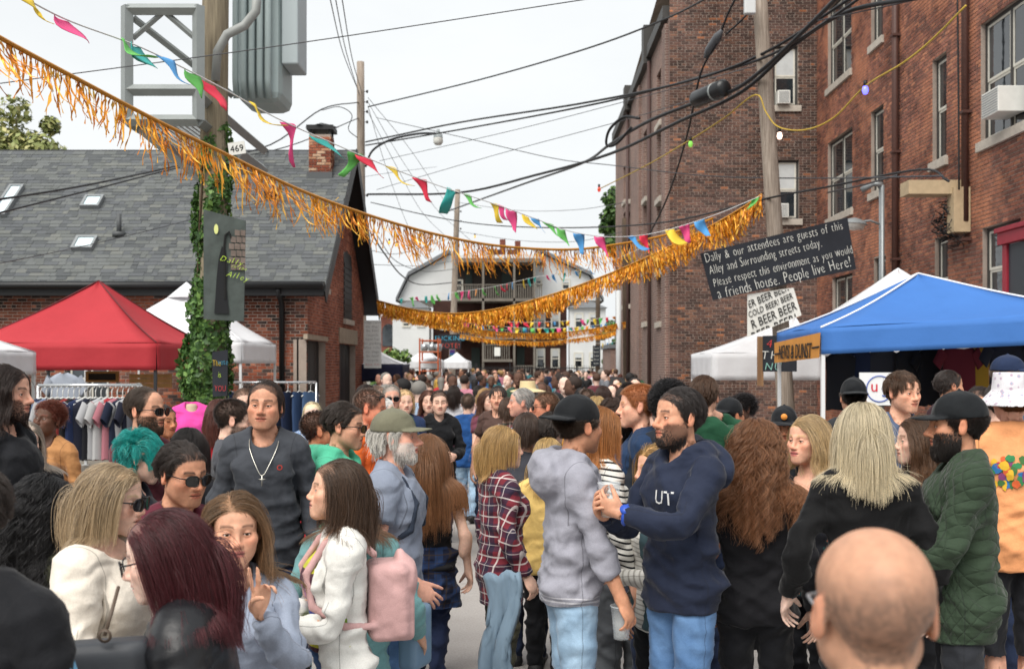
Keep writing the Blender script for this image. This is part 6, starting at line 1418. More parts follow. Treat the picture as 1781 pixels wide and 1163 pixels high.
text_mesh('m', 0.42, CHALK, None, (tx(655, 33.4), 33.40, 1.60)).update({'label': 'white letter m on the navy tent valance', 'category': 'lettering'}) if False else None
for (pa, pb, Y, pt, ev) in ((706, 765, 46, 603, 627), (768, 815, 49, 612, 628)):
    x0, x1 = tx(pa, Y), tx(pb, Y); z = CAMZ + (635 - ev) / 1900 * Y; zp = CAMZ + (635 - pt) / 1900 * Y
    tent('far white canopy tent %s' % ('behind the orange scaffold' if pa == 706 else 'right of the far pole with the vote sign'), [(x0, Y, z, z - .35), (x1, Y, z, z - .35), (x1, Y + 2.5, z, z - .35), (x0, Y + 2.5, z, z - .35)], ((x0 + x1) / 2, Y + 1.2, zp), WHITE, LEGW)
# ---- far house at the end of the alley
HY = 75.0
def hp(cx, cy, Y=HY): return W(600 + cx / 3.298, 380 + cy / 3.298, Y)
def clap():
    m, b, L, tex, ramp, mix, mth, bump, pos, rnd = node_mat('white clapboard'); N = m.node_tree.nodes; s = N.new('ShaderNodeSeparateXYZ'); L.new(pos, s.inputs[0]); f = mth('FRACT', mth('DIVIDE', s.outputs[2], 0.14))
    n = tex('Noise', 0.6, pos, Detail=4).outputs['Fac']; L.new(mix(0.5, 'dadcdc', ramp(n, [(0.3, (0.85, 0.85, 0.86)), (0.7, (1.05, 1.05, 1.05))]), 'MULTIPLY'), b.inputs['Base Color']); b.inputs['Roughness'].default_value = 0.8; bump(f, 0.8, 0.03); return m
CLAP = clap(); fhouse = empty('gambrel_house', (0, HY, 0)); tag(fhouse, 'white clapboard gambrel house with stacked wooden porches closing the alley', 'house')
inv = lambda p: Vector(p) - Vector((0, HY, 0))
def prism(name, cxy, y0, y1, mat, parent=fhouse):
    P = [hp(*c) for c in cxy]; n = len(P); m = MB(); m.add([inv((p.x, y0, max(p.z, 0))) for p in P] + [inv((p.x, y1, max(p.z, 0))) for p in P], [tuple(range(n)), tuple(range(2 * n - 1, n - 1, -1))] + [(i, i + n, (i + 1) % n + n, (i + 1) % n) for i in range(n)]); return m.obj(name, mat, parent)
prism('upper_wall', [(302, 470), (372, 332), (592, 212), (1130, 205), (1400, 330), (1475, 470)], 75, 84, CLAP)
prism('brick_wall', [(505, 1000), (505, 471), (1272, 471), (1272, 1000)], 75.02, 83, brick_mat('house brick', [(0, '5d4038'), (.5, '4e3732'), (1, '6b473d')], '8a8078'))
RG = plain('grey roof', '6c6f72', 0.9, var=0.15, scale=1)
for pts in (((295, 478), (365, 330)), ((365, 330), (600, 200)), ((1120, 195), (1408, 328)), ((1408, 328), (1482, 478))):
    a, b = hp(*pts[0]), hp(*pts[1]); m = MB(); m.add([inv((a.x, 74.5, a.z)), inv((b.x, 74.5, b.z)), inv((b.x, 84, b.z)), inv((a.x, 84, a.z)), inv((a.x, 74.5, a.z + .25)), inv((b.x, 74.5, b.z + .25)), inv((b.x, 84, b.z + .25)), inv((a.x, 84, a.z + .25))], [(0, 3, 2, 1), (4, 5, 6, 7), (0, 1, 5, 4), (1, 2, 6, 5), (2, 3, 7, 6), (3, 0, 4, 7)]); m.obj('roof', RG, fhouse)
for (xa, xb, yt) in ((283, 503, 520), (1274, 1492, 520)):
    prism('bay', [(xa + 8, 1000), (xa + 8, yt), (xb - 8, yt), (xb - 8, 1000)], 73.2, 75.01, CLAP)
    a, b = hp(xa, yt), hp(xb, yt); t = hp((xa + xb) / 2, yt - 45); m = MB(); m.add([inv((a.x, 72.9, a.z)), inv((b.x, 72.9, a.z)), inv((t.x + .4, 75, t.z)), inv((t.x - .4, 75, t.z)), inv((b.x, 75, a.z)), inv((a.x, 75, a.z))], [(0, 1, 2, 3), (1, 4, 2), (5, 0, 3), (0, 5, 4, 1)]); m.obj('bay_roof', RG, fhouse)
def hw(cx0, cx1, cy0, cy1, Y, li=1, bl=0.0):
    a, b = hp(cx0, cy1, Y), hp(cx1, cy0, Y); pl = P3((0, Y - HY, 0), (1, 0, 0), (0, -1, 0)); k = Y / HY
    window(fhouse, pl, a.x, b.x, a.z, b.z, li, rec=-0.02, frame=FRAME_W, sash=FRAME_W, sill=False, blind=bl)
for q in ((328, 375, 575, 622, 73.2), (412, 460, 575, 622, 73.2), (1315, 1368, 540, 632, 73.2, 1, .3), (1398, 1448, 540, 632, 73.2, 1, .25), (1312, 1366, 766, 858, 73.2, 1, .3), (1400, 1450, 766, 858, 73.2, 1, .3), (630, 678, 350, 420, 75), (1242, 1292, 345, 410, 75, 1, .3), (1098, 1150, 535, 630, 75, 1, .4), (1180, 1235, 535, 630, 75, 1, .4), (1096, 1148, 745, 860, 75, 1, .35), (1180, 1232, 745, 860, 75, 1, .35), (545, 600, 540, 640, 75, 1, .3), (1090, 1130, 350, 400, 75)): hw(*q)
# porch stack
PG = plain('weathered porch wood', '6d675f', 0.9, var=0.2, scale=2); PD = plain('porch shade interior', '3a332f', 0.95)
porch = empty('porch', (0, 0, 0)); porch.parent = fhouse
def pb(name, cx0, cx1, cy0, cy1, y0, y1, mat=PG, parent=porch): a, b = hp(cx0, cy1), hp(cx1, cy0); m = MB(); m.box(inv((a.x, y0, max(a.z, 0))), inv((b.x, y1, b.z))); return m.obj(name, mat, parent)
pb('shade_panel', 642, 1088, 265, 470, 74.96, 75.0, PD)  # flat dark panel on the wall; the porch's shade is put into its colour
for cy in (248, 470, 682): pb('deck', 632, 1140 if cy < 600 else 1092, cy, cy + (16 if cy > 250 else 22), 72.4, 74.95)
for cx in (640, 800, 972, 1084): pb('post', cx - 6, cx + 6, 268, 905, 72.4, 72.7)
for (ca, cb, y0, y1) in ((646, 1130, 392, 468), (646, 1084, 640, 680), (806, 950, 725, 808), (976, 1084, 842, 900)):
    pb('handrail', ca, cb, y0, y0 + 5, 72.45, 72.6)
    a, b = hp(ca, y1), hp(cb, y0); m = MB(); n = int((b.x - a.x) / 0.15)
    for i in range(n): x = a.x + (b.x - a.x) * (i + .5) / n; m.box(inv((x - .03, 72.5, a.z)), inv((x + .03, 72.55, b.z)))
    q = m.obj('balusters', PG, porch); q['kind'] = 'stuff'
pb('landing', 798, 962, 808, 822, 71.2, 74.9); pb('sheet', 862, 895, 742, 790, 72.38, 72.41, plain('paper', 'd5d5d0', 0.8))
for cx0, cx1, cy0, cy1 in ((690, 730, 300, 465), (900, 950, 300, 465), (725, 775, 740, 890), (985, 1030, 740, 850)): pb('door', cx0, cx1, cy0, cy1, 74.88, 74.94, plain('dark green door', '27332f', 0.6))
for cx, w, cy in ((900, 17, 90), (990, 17, 100)): a, b = hp(cx - w, 210), hp(cx + w, cy); m = MB(); m.box(inv((a.x, 78, a.z - 1)), inv((b.x, 79, b.z))); m.obj('chimney', brick_mat('chimney red', [(0, '8a5242'), (.5, '7a4a3e')], '998880'), fhouse)
for cx0, cx1 in ((815, 890), (930, 1005)): a, b = hp(cx0, 250), hp(cx1, 172); m = MB(); m.box(inv((a.x, 75.6, a.z)), inv((b.x, 77, b.z))); m.obj('chimney', brick_mat('house brick', [(0, '5d4038'), (.5, '4e3732'), (1, '6b473d')], '8a8078'), fhouse)
# gabled brick house further left, and fence
gb = empty('gabled_house', (0, 95, 0)); tag(gb, 'red brick gable with an arched window half hidden left of the white house', 'house')
a, b = W(662, 640, 95), W(692, 545, 95); m = MB(); m.add([(a.x, 0, 0), (b.x, 0, 0), (b.x, 0, b.z - 0.4), ((a.x + b.x) / 2, 0, b.z + 0.9), (a.x, 0, b.z - 0.4)] + [(a.x, 8, 0), (b.x, 8, 0), (b.x, 8, b.z - 0.4), ((a.x + b.x) / 2, 8, b.z + 0.9), (a.x, 8, b.z - .4)], [(0, 1, 2, 3, 4), (1, 6, 7, 2), (2, 7, 8, 3), (3, 8, 9, 4), (5, 0, 4, 9)]); m.obj('wall', brick_mat('gable brick', [(0, '8d5a4c'), (.5, '7d5044')], '998880'), gb)
c = W(676, 582, 95); m = MB(); arc = [(c.x - .55, -0.06, c.z - 1), (c.x + .55, -0.06, c.z - 1)] + [(c.x + .55 * math.cos(t), -0.06, c.z + .4 + .55 * math.sin(t)) for t in np.linspace(0, math.pi, 9)]; m.add(arc, [tuple(range(len(arc)))]); m.obj('window', glass_mat(), gb)
m = MB(); m.box((c.x + 1.2, 0.5, 0), (c.x + 4, 1.2, b.z + .2)); m.obj('side_wall', CLAP, gb)
fe = empty('iron_fence', (0, 66, 0)); tag(fe, 'black iron picket fence before the porches of the far house', 'fence'); IRON = plain('black iron', '16171a', 0.5); a, b = W(770, 640, 66).x, W(1062, 640, 66).x; m = MB(); n = int((b - a) / 0.13)
for i in range(n): x = a + (b - a) * i / n; m.box((x - .012, -.012, 0.05), (x + .012, .012, 1.95))
m.obj('pickets', IRON, fe)['kind'] = 'stuff'
for z in (0.3, 1.75): m = MB(); m.box((a, -.02, z), (b, .02, z + .05)); m.obj('rail', IRON, fe)
for i in range(6): x = a + (b - a) * i / 5; m = MB(); m.box((x - .04, -.04, 0), (x + .04, .04, 2.1)); m.obj('post', IRON, fe)
# parked car behind the fence
car = empty('parked_car', (W(990, 640, 69).x, 69, 0)); tag(car, 'black parked car behind the iron fence', 'car'); CARB = plain('black car paint', '0e0f12', 0.2, 0.6, coat=0.6)
pr_ = [(-2.2, .45), (-2.25, .8), (-1.5, .95), (-0.85, 1.48), (0.6, 1.5), (1.35, 1.0), (2.2, .9), (2.28, .5)]; m = MB(); n = len(pr_); m.add([(x, -.85, z) for x, z in pr_] + [(x, .85, z) for x, z in pr_], [tuple(range(n)), tuple(range(2 * n - 1, n - 1, -1))] + [(i, i + n, (i + 1) % n + n, (i + 1) % n) for i in range(n)]); m.obj('body', CARB, car, bevel=0.06)
m = MB(); m.add([(-1.3, -.87, 1.0), (1.15, -.87, 1.0), (0.55, -.87, 1.42), (-0.8, -.87, 1.42)], [(0, 1, 2, 3)]); m.obj('side_window', glass_mat(), car)
for x in (-1.4, 1.4):
    for y in (-.86, .86): m = MB(); m.tube([(x, y - .1, .33), (x, y + .1, .33)], 0.33, 16); m.obj('wheel', plain('tyre', '151515', 0.9), car, True)
# scaffold, dumpster, pillar on the right
sf = empty('scaffold', (0, 45, 0)); tag(sf, 'orange tubular scaffold loaded with silver drums before the white tent', 'scaffold'); OR = plain('orange frame paint', 'b0562f', 0.6)
xa, xb = tx(730, 45), tx(762, 45)
for x in (xa, xb):
    for y in (0, 1.2): m = MB(); m.tube([(x, y, 0), (x, y, CAMZ + (635 - 588) / 1900 * 45)], 0.035, 6); m.obj('upright', OR, sf)
for py in (645, 630, 612, 592): z = CAMZ + (635 - py) / 1900 * 45; m = MB(); [m.tube([(xa, y, z), (xb, y, z)], 0.03, 6) for y in (0, 1.2)]; m.obj('rung', OR, sf)
z = CAMZ + (635 - 612) / 1900 * 45; m = MB(); m.box((xa, 0, z), (xb, 1.2, z + .04)); m.obj('plank', PW, sf)
for x, zz, wd in ((xa + .16, z + .05, 'leftmost'), (xa + .47, z + .05, 'middle'), (xb - .02, z + .05, 'rightmost')): m = MB(); m.lathe([(0, 0), (.13, 0), (.15, .1), (.15, .28), (0, .3)], c=(x, .4, zz), n=12); tag(m.obj('drum', plain('silver drum', 'a9adb0', 0.3, metal=.7), None, True, loc=(0, 45, 0)), wd + ' silver drum standing on the orange scaffold', 'drum', 'drums on the scaffold')
du = empty('dumpster', (tx(1092, 36), 36, 0)); tag(du, 'dark green dumpster standing among the crowd by the brick corner', 'dumpster'); DG = plain('dumpster green', '1f5236', 0.5, var=.15)
m = MB(); m.add([(-.6, -.5, .15), (.6, -.5, .15), (.6, .5, .15), (-.6, .5, .15), (-.75, -.6, 1.25), (.75, -.6, 1.25), (.75, .6, 1.45), (-.75, .6, 1.45)], [(0, 3, 2, 1), (4, 5, 6, 7), (0, 1, 5, 4), (1, 2, 6, 5), (2, 3, 7, 6), (3, 0, 4, 7)]); m.obj('bin', DG, du, bevel=.02)
m = MB(); m.add([(-.78, -.55, 1.3), (-.1, -.6, 1.27), (-.1, .6, 1.5), (-.78, .62, 1.52), (-.78, .62, 1.56), (-.1, .6, 1.54), (-.1, -.6, 1.31), (-.78, -.55, 1.34)], [(0, 1, 2, 3), (4, 5, 6, 7), (0, 7, 6, 1), (1, 6, 5, 2), (2, 5, 4, 3)]); m.obj('lid', plain('dark lid', '1b1d1e', .6), du)
gt = empty('garage', (tx(1062, 52), 52, 0)); tag(gt, 'low brick outbuilding beyond the dark pole', 'building'); m = MB(); m.box((0, 0, 0), (1.6, 5, 2.75)); m.obj('wall', SIDEB, gt); m = MB(); m.box((-.1, -.1, 2.76), (1.7, 5.1, 2.95)); m.obj('roof', RG, gt); m = MB(); m.box((.3, -.03, 0), (1.1, 0.0, 2.1)); m.obj('door', plain('rust door', '7a4a36', .7), gt)
# ---- signs
def board(name, label, cat, cs, Y, mat, thick=0.02, dy=(0, 0, 0, 0)):
    """cs: picture corners going round from top left; one solid board at its own place"""
    P = [W(x, y, Y + d) for (x, y), d in zip(cs, dy)]; c = sum(P, Vector()) / 4; m = MB(); m.add([p - c for p in P] + [p - c + Vector((0, thick, 0)) for p in P], [(3, 2, 1, 0), (4, 5, 6, 7), (0, 1, 5, 4), (1, 2, 6, 5), (2, 3, 7, 6), (3, 0, 4, 7)]); return tag(m.obj(name, mat, None, loc=c), label, cat), P, c
CB = plain('chalkboard', '20232a', 0.85, var=0.25, scale=3)
o, P, c = board('chalkboard_sign', 'long tilted chalkboard of white handwriting on the leaning pole', 'sign', [(1218, 441), (1474, 378), (1489, 468), (1240, 522)], Y2 - 0.35, CB)
ex = (P[1] - P[0]); ang = math.atan2(ex.z, ex.x); ux = ex.normalized()
lines = [('Dally & our attendees are guests of this', 0.90, 0.225), ('Alley and Surrounding streets today.', 0.66, 0.225), ('Please respect this environment as you would', 0.40, 0.225), ('a friends house. People live Here!', 0.15, 0.27)]
for i, (s_, v, sz) in enumerate(lines):
    w = ex.length * (0.93, 0.76, 0.94, 0.90)[i]; t = text_mesh(s_, sz, CHALK, o, (0, 0, 0), (0, -ang, 0), jit=0.09, seed=i + 2, align='LEFT', ext=0.003); xs = [q.co.x for q in t.data.vertices]; k = w / (max(xs) - min(xs)); t.scale = (k, 1, 1.0)
    p = P[3].lerp(P[0], v) + ux * (0.08 + 0.02 * i) - Vector((0, 0.008, 0.10 + 0.012 * i)); t.location = p - c
o, P, c = board('beer_sign', 'white board of slanted black beer lettering under the chalkboard', 'sign', [(1300, 512), (1380, 500), (1394, 548), (1300, 586)], Y2 - 0.30, plain('white sign paint', 'd0cfc9', 0.7, var=.08), dy=(0, 0, 0, 0))
aa = 0.42
for s_, px, py, sz in (('ER BEER BEER', 1338, 514, 0.18), ('COLD BEER! BEER', 1342, 530, 0.15), ('R BEER BEER', 1348, 547, 0.22), ('BEER BEER!', 1350, 569, 0.25)):
    t = text_mesh(s_, sz, INK, o, W(px, py, Y2 - 0.31) - c + Vector((0, -0.004, -sz * .35)), (0, -aa, 0), shear=0.2, ext=0.003, sx=0.72)
    me = t.data; import bmesh
    bm = bmesh.new(); bm.from_mesh(me); bm.transform(Matrix.Rotation(-aa, 4, 'Y')); cc = t.location; ed = [(P[i] - c - cc, P[(i + 1) % 4] - c - cc) for i in range(4)]
    for a_, b_ in ed:
        n_ = Vector((-(b_ - a_).z, 0, (b_ - a_).x)).normalized(); n_ = n_ if (-cc - a_).dot(n_) > 0 else -n_
        bmesh.ops.bisect_plane(bm, geom=bm.verts[:] + bm.edges[:] + bm.faces[:], plane_co=a_ + n_ * .015, plane_no=-n_, clear_outer=True)
    bm.to_mesh(me); bm.free(); t.rotation_euler = (0, 0, 0)
o, P, c = board('price_sign', 'black hanging price sign with red and white figures beside the blue tent', 'sign', [(1327, 584), (1386, 582), (1386, 646), (1327, 646)], 18.2, CB)
for s_, px, py, sz, mt in (('4', 1338, 602, 0.2, plain('red paint', 'c33a3a', .7)), ('TH', 1340, 622, 0.2, CHALK), ('NU', 1345, 641, 0.18, plain('mint paint', '8fc4b7', .7))): text_mesh(s_, sz, mt, o, W(px, py, 18.19) - c + Vector((0, -.003, -.02)), jit=.05, seed=3, shear=.15)
o, P, c = board('wooden_placard', 'brown wooden panel hanging left of the price sign', 'panel', [(1317, 585), (1328, 585), (1328, 672), (1317, 670)], 18.25, wood_mat('brown board', '6e5138', '8d6c4c'))
o, P, c = board('banner', 'orange cloth banner with black lettering on the side of the blue tent', 'banner', [(1347, 596), (1427, 578), (1425, 622), (1347, 631)], 13.0, plain('orange banner cloth', 'c98a3e', 0.8, var=.12, scale=3), thick=.006, dy=(2.9, -0.03, -0.03, 2.9))
an = math.atan2(2.93, P[1].x - P[0].x); t = text_mesh('NEVIS & DUNST', 0.34, INK, o, (0, 0, 0), (0, -0.0, -an), shear=.2, sx=.9, ext=.003); t.location = Vector((-.02, -.03, -.12)); w = max(q.co.x for q in t.data.vertices) * 2; t.scale = ((P[1] - P[0]).length * .72 / w, 1, .8)
for sgn in (-1, 1): m = MB(); d = (P[1] - P[0]).normalized(); m.tube([d * sgn * 1.05 + Vector((-.01, -.02, -.02)), d * sgn * 1.42 + Vector((-.01, -.02, -.02))], .012, 4); m.obj('arrow', INK, o)
# painted festival poster on the ivy pole
o, P, c = board('poster', 'dark painted festival poster with a yellow moon on the ivy pole', 'poster', [(354, 364), (427, 384), (424, 559), (354, 555)], 13.1, plain('poster paint', '474f4c', 0.8, var=.45, scale=4), dy=(-.0, .12, .12, 0))
def onp(px, py): return W(px, py, 13.1) - c + Vector((0, -.012 + .12 * (px - 354) / 73, 0))
m = MB(); k = onp(375, 398); m.add([k + Vector((.026 * math.cos(t), 0, .06 * math.sin(t))) for t in np.linspace(0, 6.28, 16)[:-1]], [tuple(range(15))]); m.obj('moon', plain('moon paint', 'c9cf86', .8), o)
bw_ = plain('poster brick paint', '6d615a', .8, var=.3, scale=9)
for r_ in range(6):
    for q_ in range(3):
        if r_ >= 1 + q_ * 0 or q_ > 0: m = MB(); xx = 396 + q_ * 9.5 + (r_ % 2) * 3; yy = 398 + r_ * 12; m.add([onp(xx, yy), onp(min(xx + 8.5, 423), yy + 1), onp(min(xx + 8.5, 423), yy + 11), onp(xx, yy + 10)], [(3, 2, 1, 0)]); m.obj('painted_block', bw_, o)
m = MB(); m.tube([onp(390, 520), onp(388, 430), onp(390, 408), onp(396, 402), onp(399, 412)], .012, 5); m.obj('painted_lamp', INK, o)
m = MB(); m.add([onp(372, 545), onp(376, 480), onp(379, 450), onp(384, 428), onp(390, 430), onp(394, 460), onp(392, 500), onp(396, 545)], [tuple(range(8))[::-1]]); m.obj('painted_figure', plain('poster black', '15171a', .8), o)
LIME = plain('lime paint', 'bfe04c', .7)
for s_, px, py, sz in (('Dally', 400, 457, .10), ('in the', 413, 467, .06), ('Alley', 410, 484, .10)): text_mesh(s_, sz, LIME, o, onp(px, py) + Vector((0, -.012, 0)), (0, .25, .2), jit=.08, seed=4, shear=.3)
o, P, c = board('hand_sign', 'narrow black hand painted sign low on the ivy pole', 'sign', [(369, 612), (396, 608), (395, 688), (370, 690)], 13.0, CB)
for s_, px, py, mt in (('The', 377, 636, plain('yellow paint', 'd0b02e', .7)), ('vote', 388, 634, plain('teal paint', '3f8fa8', .7)), ('is', 382, 656, LIME), ('YOU', 383, 680, plain('red paint', 'c33a3a', .7))): text_mesh(s_, .10, mt, o, W(px, py, 12.99) - c + Vector((0, -.004, 0)), jit=.06, seed=1, sx=.62)
o, P, c = board('menu_board', 'tall white board of small writing at the brick house corner', 'sign', [(633, 557), (663, 557), (663, 640), (633, 640)], 32.5, plain('white board', 'd3d4d2', .7))
for i in range(11): text_mesh(('FUCKING' if False else ('alley rules', 'no dogs', 'be kind', 'recycle', 'have fun', 'no parking'))[i % 6], .11, plain('grey ink', '55575c', .8) if i < 10 else plain('red paint', 'c33a3a', .7), o, (0, -.006, .62 - i * .125), jit=.05, seed=i)
o, P, c = board('vote_sign', 'black sign with blue and red capital letters urging to vote', 'sign', [(762, 581), (803, 581), (801, 607), (763, 607)], 58.5, CB)
text_mesh('FUCKING', .36, plain('sky blue paint', '4fb0cf', .7), o, (0, -.012, .06), jit=.02); text_mesh('VOTE!', .36, plain('red orange paint', 'cf4a35', .7), o, (0, -.012, -.33), jit=.02)
o, P, c = board('rainbow_flag', 'small rainbow flag hanging under the vote sign', 'flag', [(782, 608), (791, 608), (791, 633), (782, 633)], 59.0, plain('flag cloth', '7a5aa0', .8), thick=.01)
for i, cl in enumerate(('6c4a9a', '3f78b8', '4f9a4a', 'd8c040', 'd88a38', 'c84a3a')): m = MB(); m.box((-.13, -.006, .34 - i * .125 - .12), (.13, -.001, .34 - i * .125)); m.obj('stripe', plain('flag stripe ' + cl, cl, .8), o)
o, P, c = board('menu_sign', 'small black menu sign on the short dark pole', 'sign', [(1031, 601), (1044, 601), (1044, 636), (1031, 636)], 63.6, CB)
for i in range(5): text_mesh('beer', .16, CHALK, o, (0, -.01, .40 - i * .22), jit=.05, seed=i)
# ---- wires
def spline(P, n=8):
    P = [Vector(p) for p in P]; Q = [2 * P[0] - P[1]] + P + [2 * P[-1] - P[-2]]; out = []
    for i in range(1, len(Q) - 2):
        a, b, c_, d = Q[i - 1:i + 3]
        for k in range(n): t = k / n; out.append(0.5 * ((2 * b) + (c_ - a) * t + (2 * a - 5 * b + 4 * c_ - d) * t * t + (3 * b - a - 3 * c_ + d) * t ** 3))
    return out + [P[-1]]
CABLES = [
 ('thin wire crossing the sky at the top', .006, [(-20, 148, 12), (500, 78, 12), (1040, -4, 12)], WIRE),
 ('steep service wire left of three above the grey pole', .012, [(623, 158, 37.9), (596, 90, 30), (570, -20, 22)], CABLE), ('steep service wire, second above the grey pole', .012, [(625, 165, 37.9), (602, 90, 30), (580, -20, 22)], CABLE), ('steep service wire, rightmost above the grey pole', .012, [(629, 160, 37.9), (612, 100, 30), (592, -20, 22)], CABLE),
 ('slack black cable rising from the grey pole to the upper right', .022, [(640, 186, 38), (830, 140, 34), (1020, 85, 29), (1160, 32, 25), (1260, -20, 22)], CABLE),
 ('black cable sweeping from the roof ridge to the leaning pole top', .026, [(636, 247, 38), (800, 213, 33), (1000, 182, 27), (1190, 143, 22), (1330, 92, 19.4), (1490, -10, 17)], CABLE),
 ('double black cable under the long sweep to the leaning pole', .024, [(636, 253, 38), (820, 222, 33), (1050, 178, 26), (1240, 128, 21.2), (1330, 100, 19.3), (1400, 62, 18), (1520, -20, 16)], CABLE),
 ('heavy black cable carrying the splice canister', .036, [(780, 367, 60), (905, 322, 42), (1010, 285, 33), (1060, 252, 27), (1120, 215, 23.5), (1200, 182, 21.3), (1270, 160, 19.9), (1330, 118, 19), (1420, 32, 17.2), (1470, -20, 16)], CABLE),
 ('heavy lower black cable ending at the leaning pole', .036, [(640, 338, 38), (800, 335, 36), (930, 305, 32), (1060, 268, 27), (1180, 212, 22.5), (1290, 160, 20), (1380, 80, 18.5), (1470, 22, 17), (1600, -5, 15)], CABLE),
 ('drooping black cable loop in the sky beside the brick corner', .033, [(1112, 206, 24), (1085, 204, 24.6), (1060, 226, 25), (1055, 252, 25.2), (1072, 250, 25), (1098, 222, 24.4)], CABLE),
 ('sagging cable running level over the bunting', .018, [(645, 352, 38), (760, 378, 36), (860, 392, 33), (1000, 396, 29), (1160, 386, 24), (1335, 345, 19.5), (1440, 325, 18.5), (1600, 295, 15.5), (1650, 315, 14.2)], CABLE),
 ('thin wire crossing the front of the dark brick block', .012, [(655, 205, 38), (800, 238, 34), (960, 275, 30), (1060, 287, 27), (1230, 306, 22), (1420, 310, 18.6), (1640, 306, 14.2)], WIRE),
 ('thin wire rising across the sky beside the street lamp', .009, [(660, 280, 38), (900, 225, 33), (1150, 160, 26), (1330, 110, 19.5)], WIRE), ('thin wire slanting under the street lamp', .009, [(655, 330, 38), (860, 270, 34), (1100, 205, 27), (1325, 135, 19.5)], WIRE),
 ('vertical black drop cable before the dark brick block', .022, [(1118, 430, 29), (1160, 345, 26), (1195, 235, 23), (1218, 130, 21), (1246, 75, 20.2), (1268, 20, 19.8), (1290, -20, 19.5)], CABLE),
 ('black drop cable leaving the pole top', .018, [(1263, 60, 20), (1290, 35, 19.7), (1305, 15, 19.6), (1312, -20, 19.5)], CABLE),
 ('slanting cable over the shingle roof, upper of two', .02, [(-20, 350, 16), (150, 322, 19), (310, 288, 24), (470, 252, 30), (560, 190, 34), (625, 178, 38)], CABLE), ('slanting cable over the shingle roof, lower of two', .016, [(-20, 375, 16), (160, 330, 19), (340, 285, 24), (500, 255, 31), (625, 205, 38)], CABLE), ('thin wire low across the shingle roof', .008, [(-20, 462, 17), (180, 420, 20), (400, 365, 24), (620, 310, 36), (760, 290, 45)], WIRE),
 ('fan wire falling from the grey pole, steepest', .010, [(640, 185, 38), (668, 280, 44), (700, 370, 50), (730, 440, 55)], WIRE), ('fan wire falling from the grey pole, second', .010, [(640, 195, 38), (690, 290, 44), (735, 370, 50), (785, 420, 59.8)], WIRE), ('fan wire falling from the grey pole, third', .010, [(640, 178, 38), (700, 280, 44), (760, 365, 52), (792, 395, 59.8)], WIRE), ('fan wire falling from the grey pole, shallowest', .010, [(640, 170, 38), (715, 262, 44), (770, 345, 52), (794, 372, 59.8)], WIRE),
 ('curled slack cable left of the grey pole', .014, [(560, 192, 36), (590, 186, 36.5), (612, 200, 37), (606, 225, 37.3), (622, 240, 37.8)], CABLE),
 ('dark service cable hanging from the gable corner', .03, [(648, 408, 34), (668, 440, 38), (700, 480, 50), (735, 495, 62), (800, 490, 72)], CABLE), ('low service cable arcing from the gable corner', .016, [(650, 400, 34), (690, 455, 44), (740, 472, 58), (790, 468, 59.8)], CABLE),
 ('far wire between the thin pole and the dark pole', .012, [(796, 352, 60), (900, 366, 55), (1000, 365, 50), (1088, 352, 41)], WIRE), ('lower far wire between the thin pole and the dark pole', .012, [(796, 402, 60), (900, 418, 55), (1000, 420, 50), (1088, 402, 41)], WIRE), ('far wire slanting down to the right porch', .012, [(796, 398, 60), (860, 455, 68), (915, 500, 72)], WIRE), ('far wire sagging left of the thin pole', .012, [(640, 435, 40), (700, 440, 50), (795, 410, 60)], WIRE), ('far wire level with the porch roof', .012, [(645, 460, 40), (740, 462, 52), (795, 452, 60)], WIRE),
 ('grey conduit cable running along the red brick wall', .02, [(1440, 335, 26), (1500, 322, 23), (1560, 305, 21)], WIRE), ('tall black cable running up the red brick wall', .018, [(1668, 330, 19.6), (1667, 150, 19.6), (1665, -20, 19.6)], CABLE), ('rising wire high across the red brick wall', .01, [(1405, 40, 17.5), (1500, 20, 16.5), (1640, -10, 15)], WIRE),
]
for lb, r_, pts, mt in CABLES: m = MB(); m.tube(spline([W(*q) for q in pts], 6), r_, 6); tag(m.obj('cable', mt, None, True), lb, 'cable', 'overhead cables')
o = MB(); a, b = W(1209, 174, 20.9), W(1262, 152, 19.9); d = b - a; o.tube([a, a + d * .04, a + d * .06, a + d * .94, a + d * .96, b], [.11, .155, .165, .165, .15, .10], 14); o = tag(o.obj('splice_canister', plain('black plastic', '1b1c1e', .35), None, True), 'black cylindrical splice canister hung on the heavy cable', 'canister')
m = MB(); k = a + d * .66; m.tube([k, k + d * .04], .172, 14); m.obj('strap', STEEL, o, True)
m = MB(); a, b = W(1226, 100, 20.6), W(1256, 52, 20); m.tube([a, a.lerp(b, .25), a.lerp(b, .75), b], [.03, .085, .085, .03], 10); tag(m.obj('splice_sleeve', plain('grey sleeve', '4e5054', .5), None, True), 'grey cable sleeve hanging before the dark brick wall', 'sleeve')
m = MB(); m.cbox(W(1304, 8, 19.3), (.2, .12, .35)); tag(m.obj('junction_box', plain('white box', 'c4c6c6', .5), None, bevel=.02), 'white junction box at the top of the leaning pole', 'junction box')
sl_ = empty('street_lamp', (0, 0, 0)); tag(sl_, 'street lamp on a long curved arm reaching over the bunting', 'street lamp')
m = MB(); m.tube(spline([W(636, 290, 37.9), W(648, 262, 37.5), W(680, 243, 36.8), (W(725, 233, 36)), W(757, 232, 35.5)], 5), .04, 6); m.obj('arm', WIRE, sl_, True)
k = W(762, 236, 35.4); m = MB(); m.lathe([(.0, .22), (.05, .2), (.06, .08), (.14, .04), (.15, -.08)], c=k, n=12); m.obj('housing', plain('lamp housing', '8d9496', .5), sl_, True)
m = MB(); m.lathe([(.15, -.08), (.16, -.22), (.1, -.3), (0, -.31)], c=k, n=12); m.obj('lens', plain('frosted glass', 'd8d8d2', .3), sl_, True)
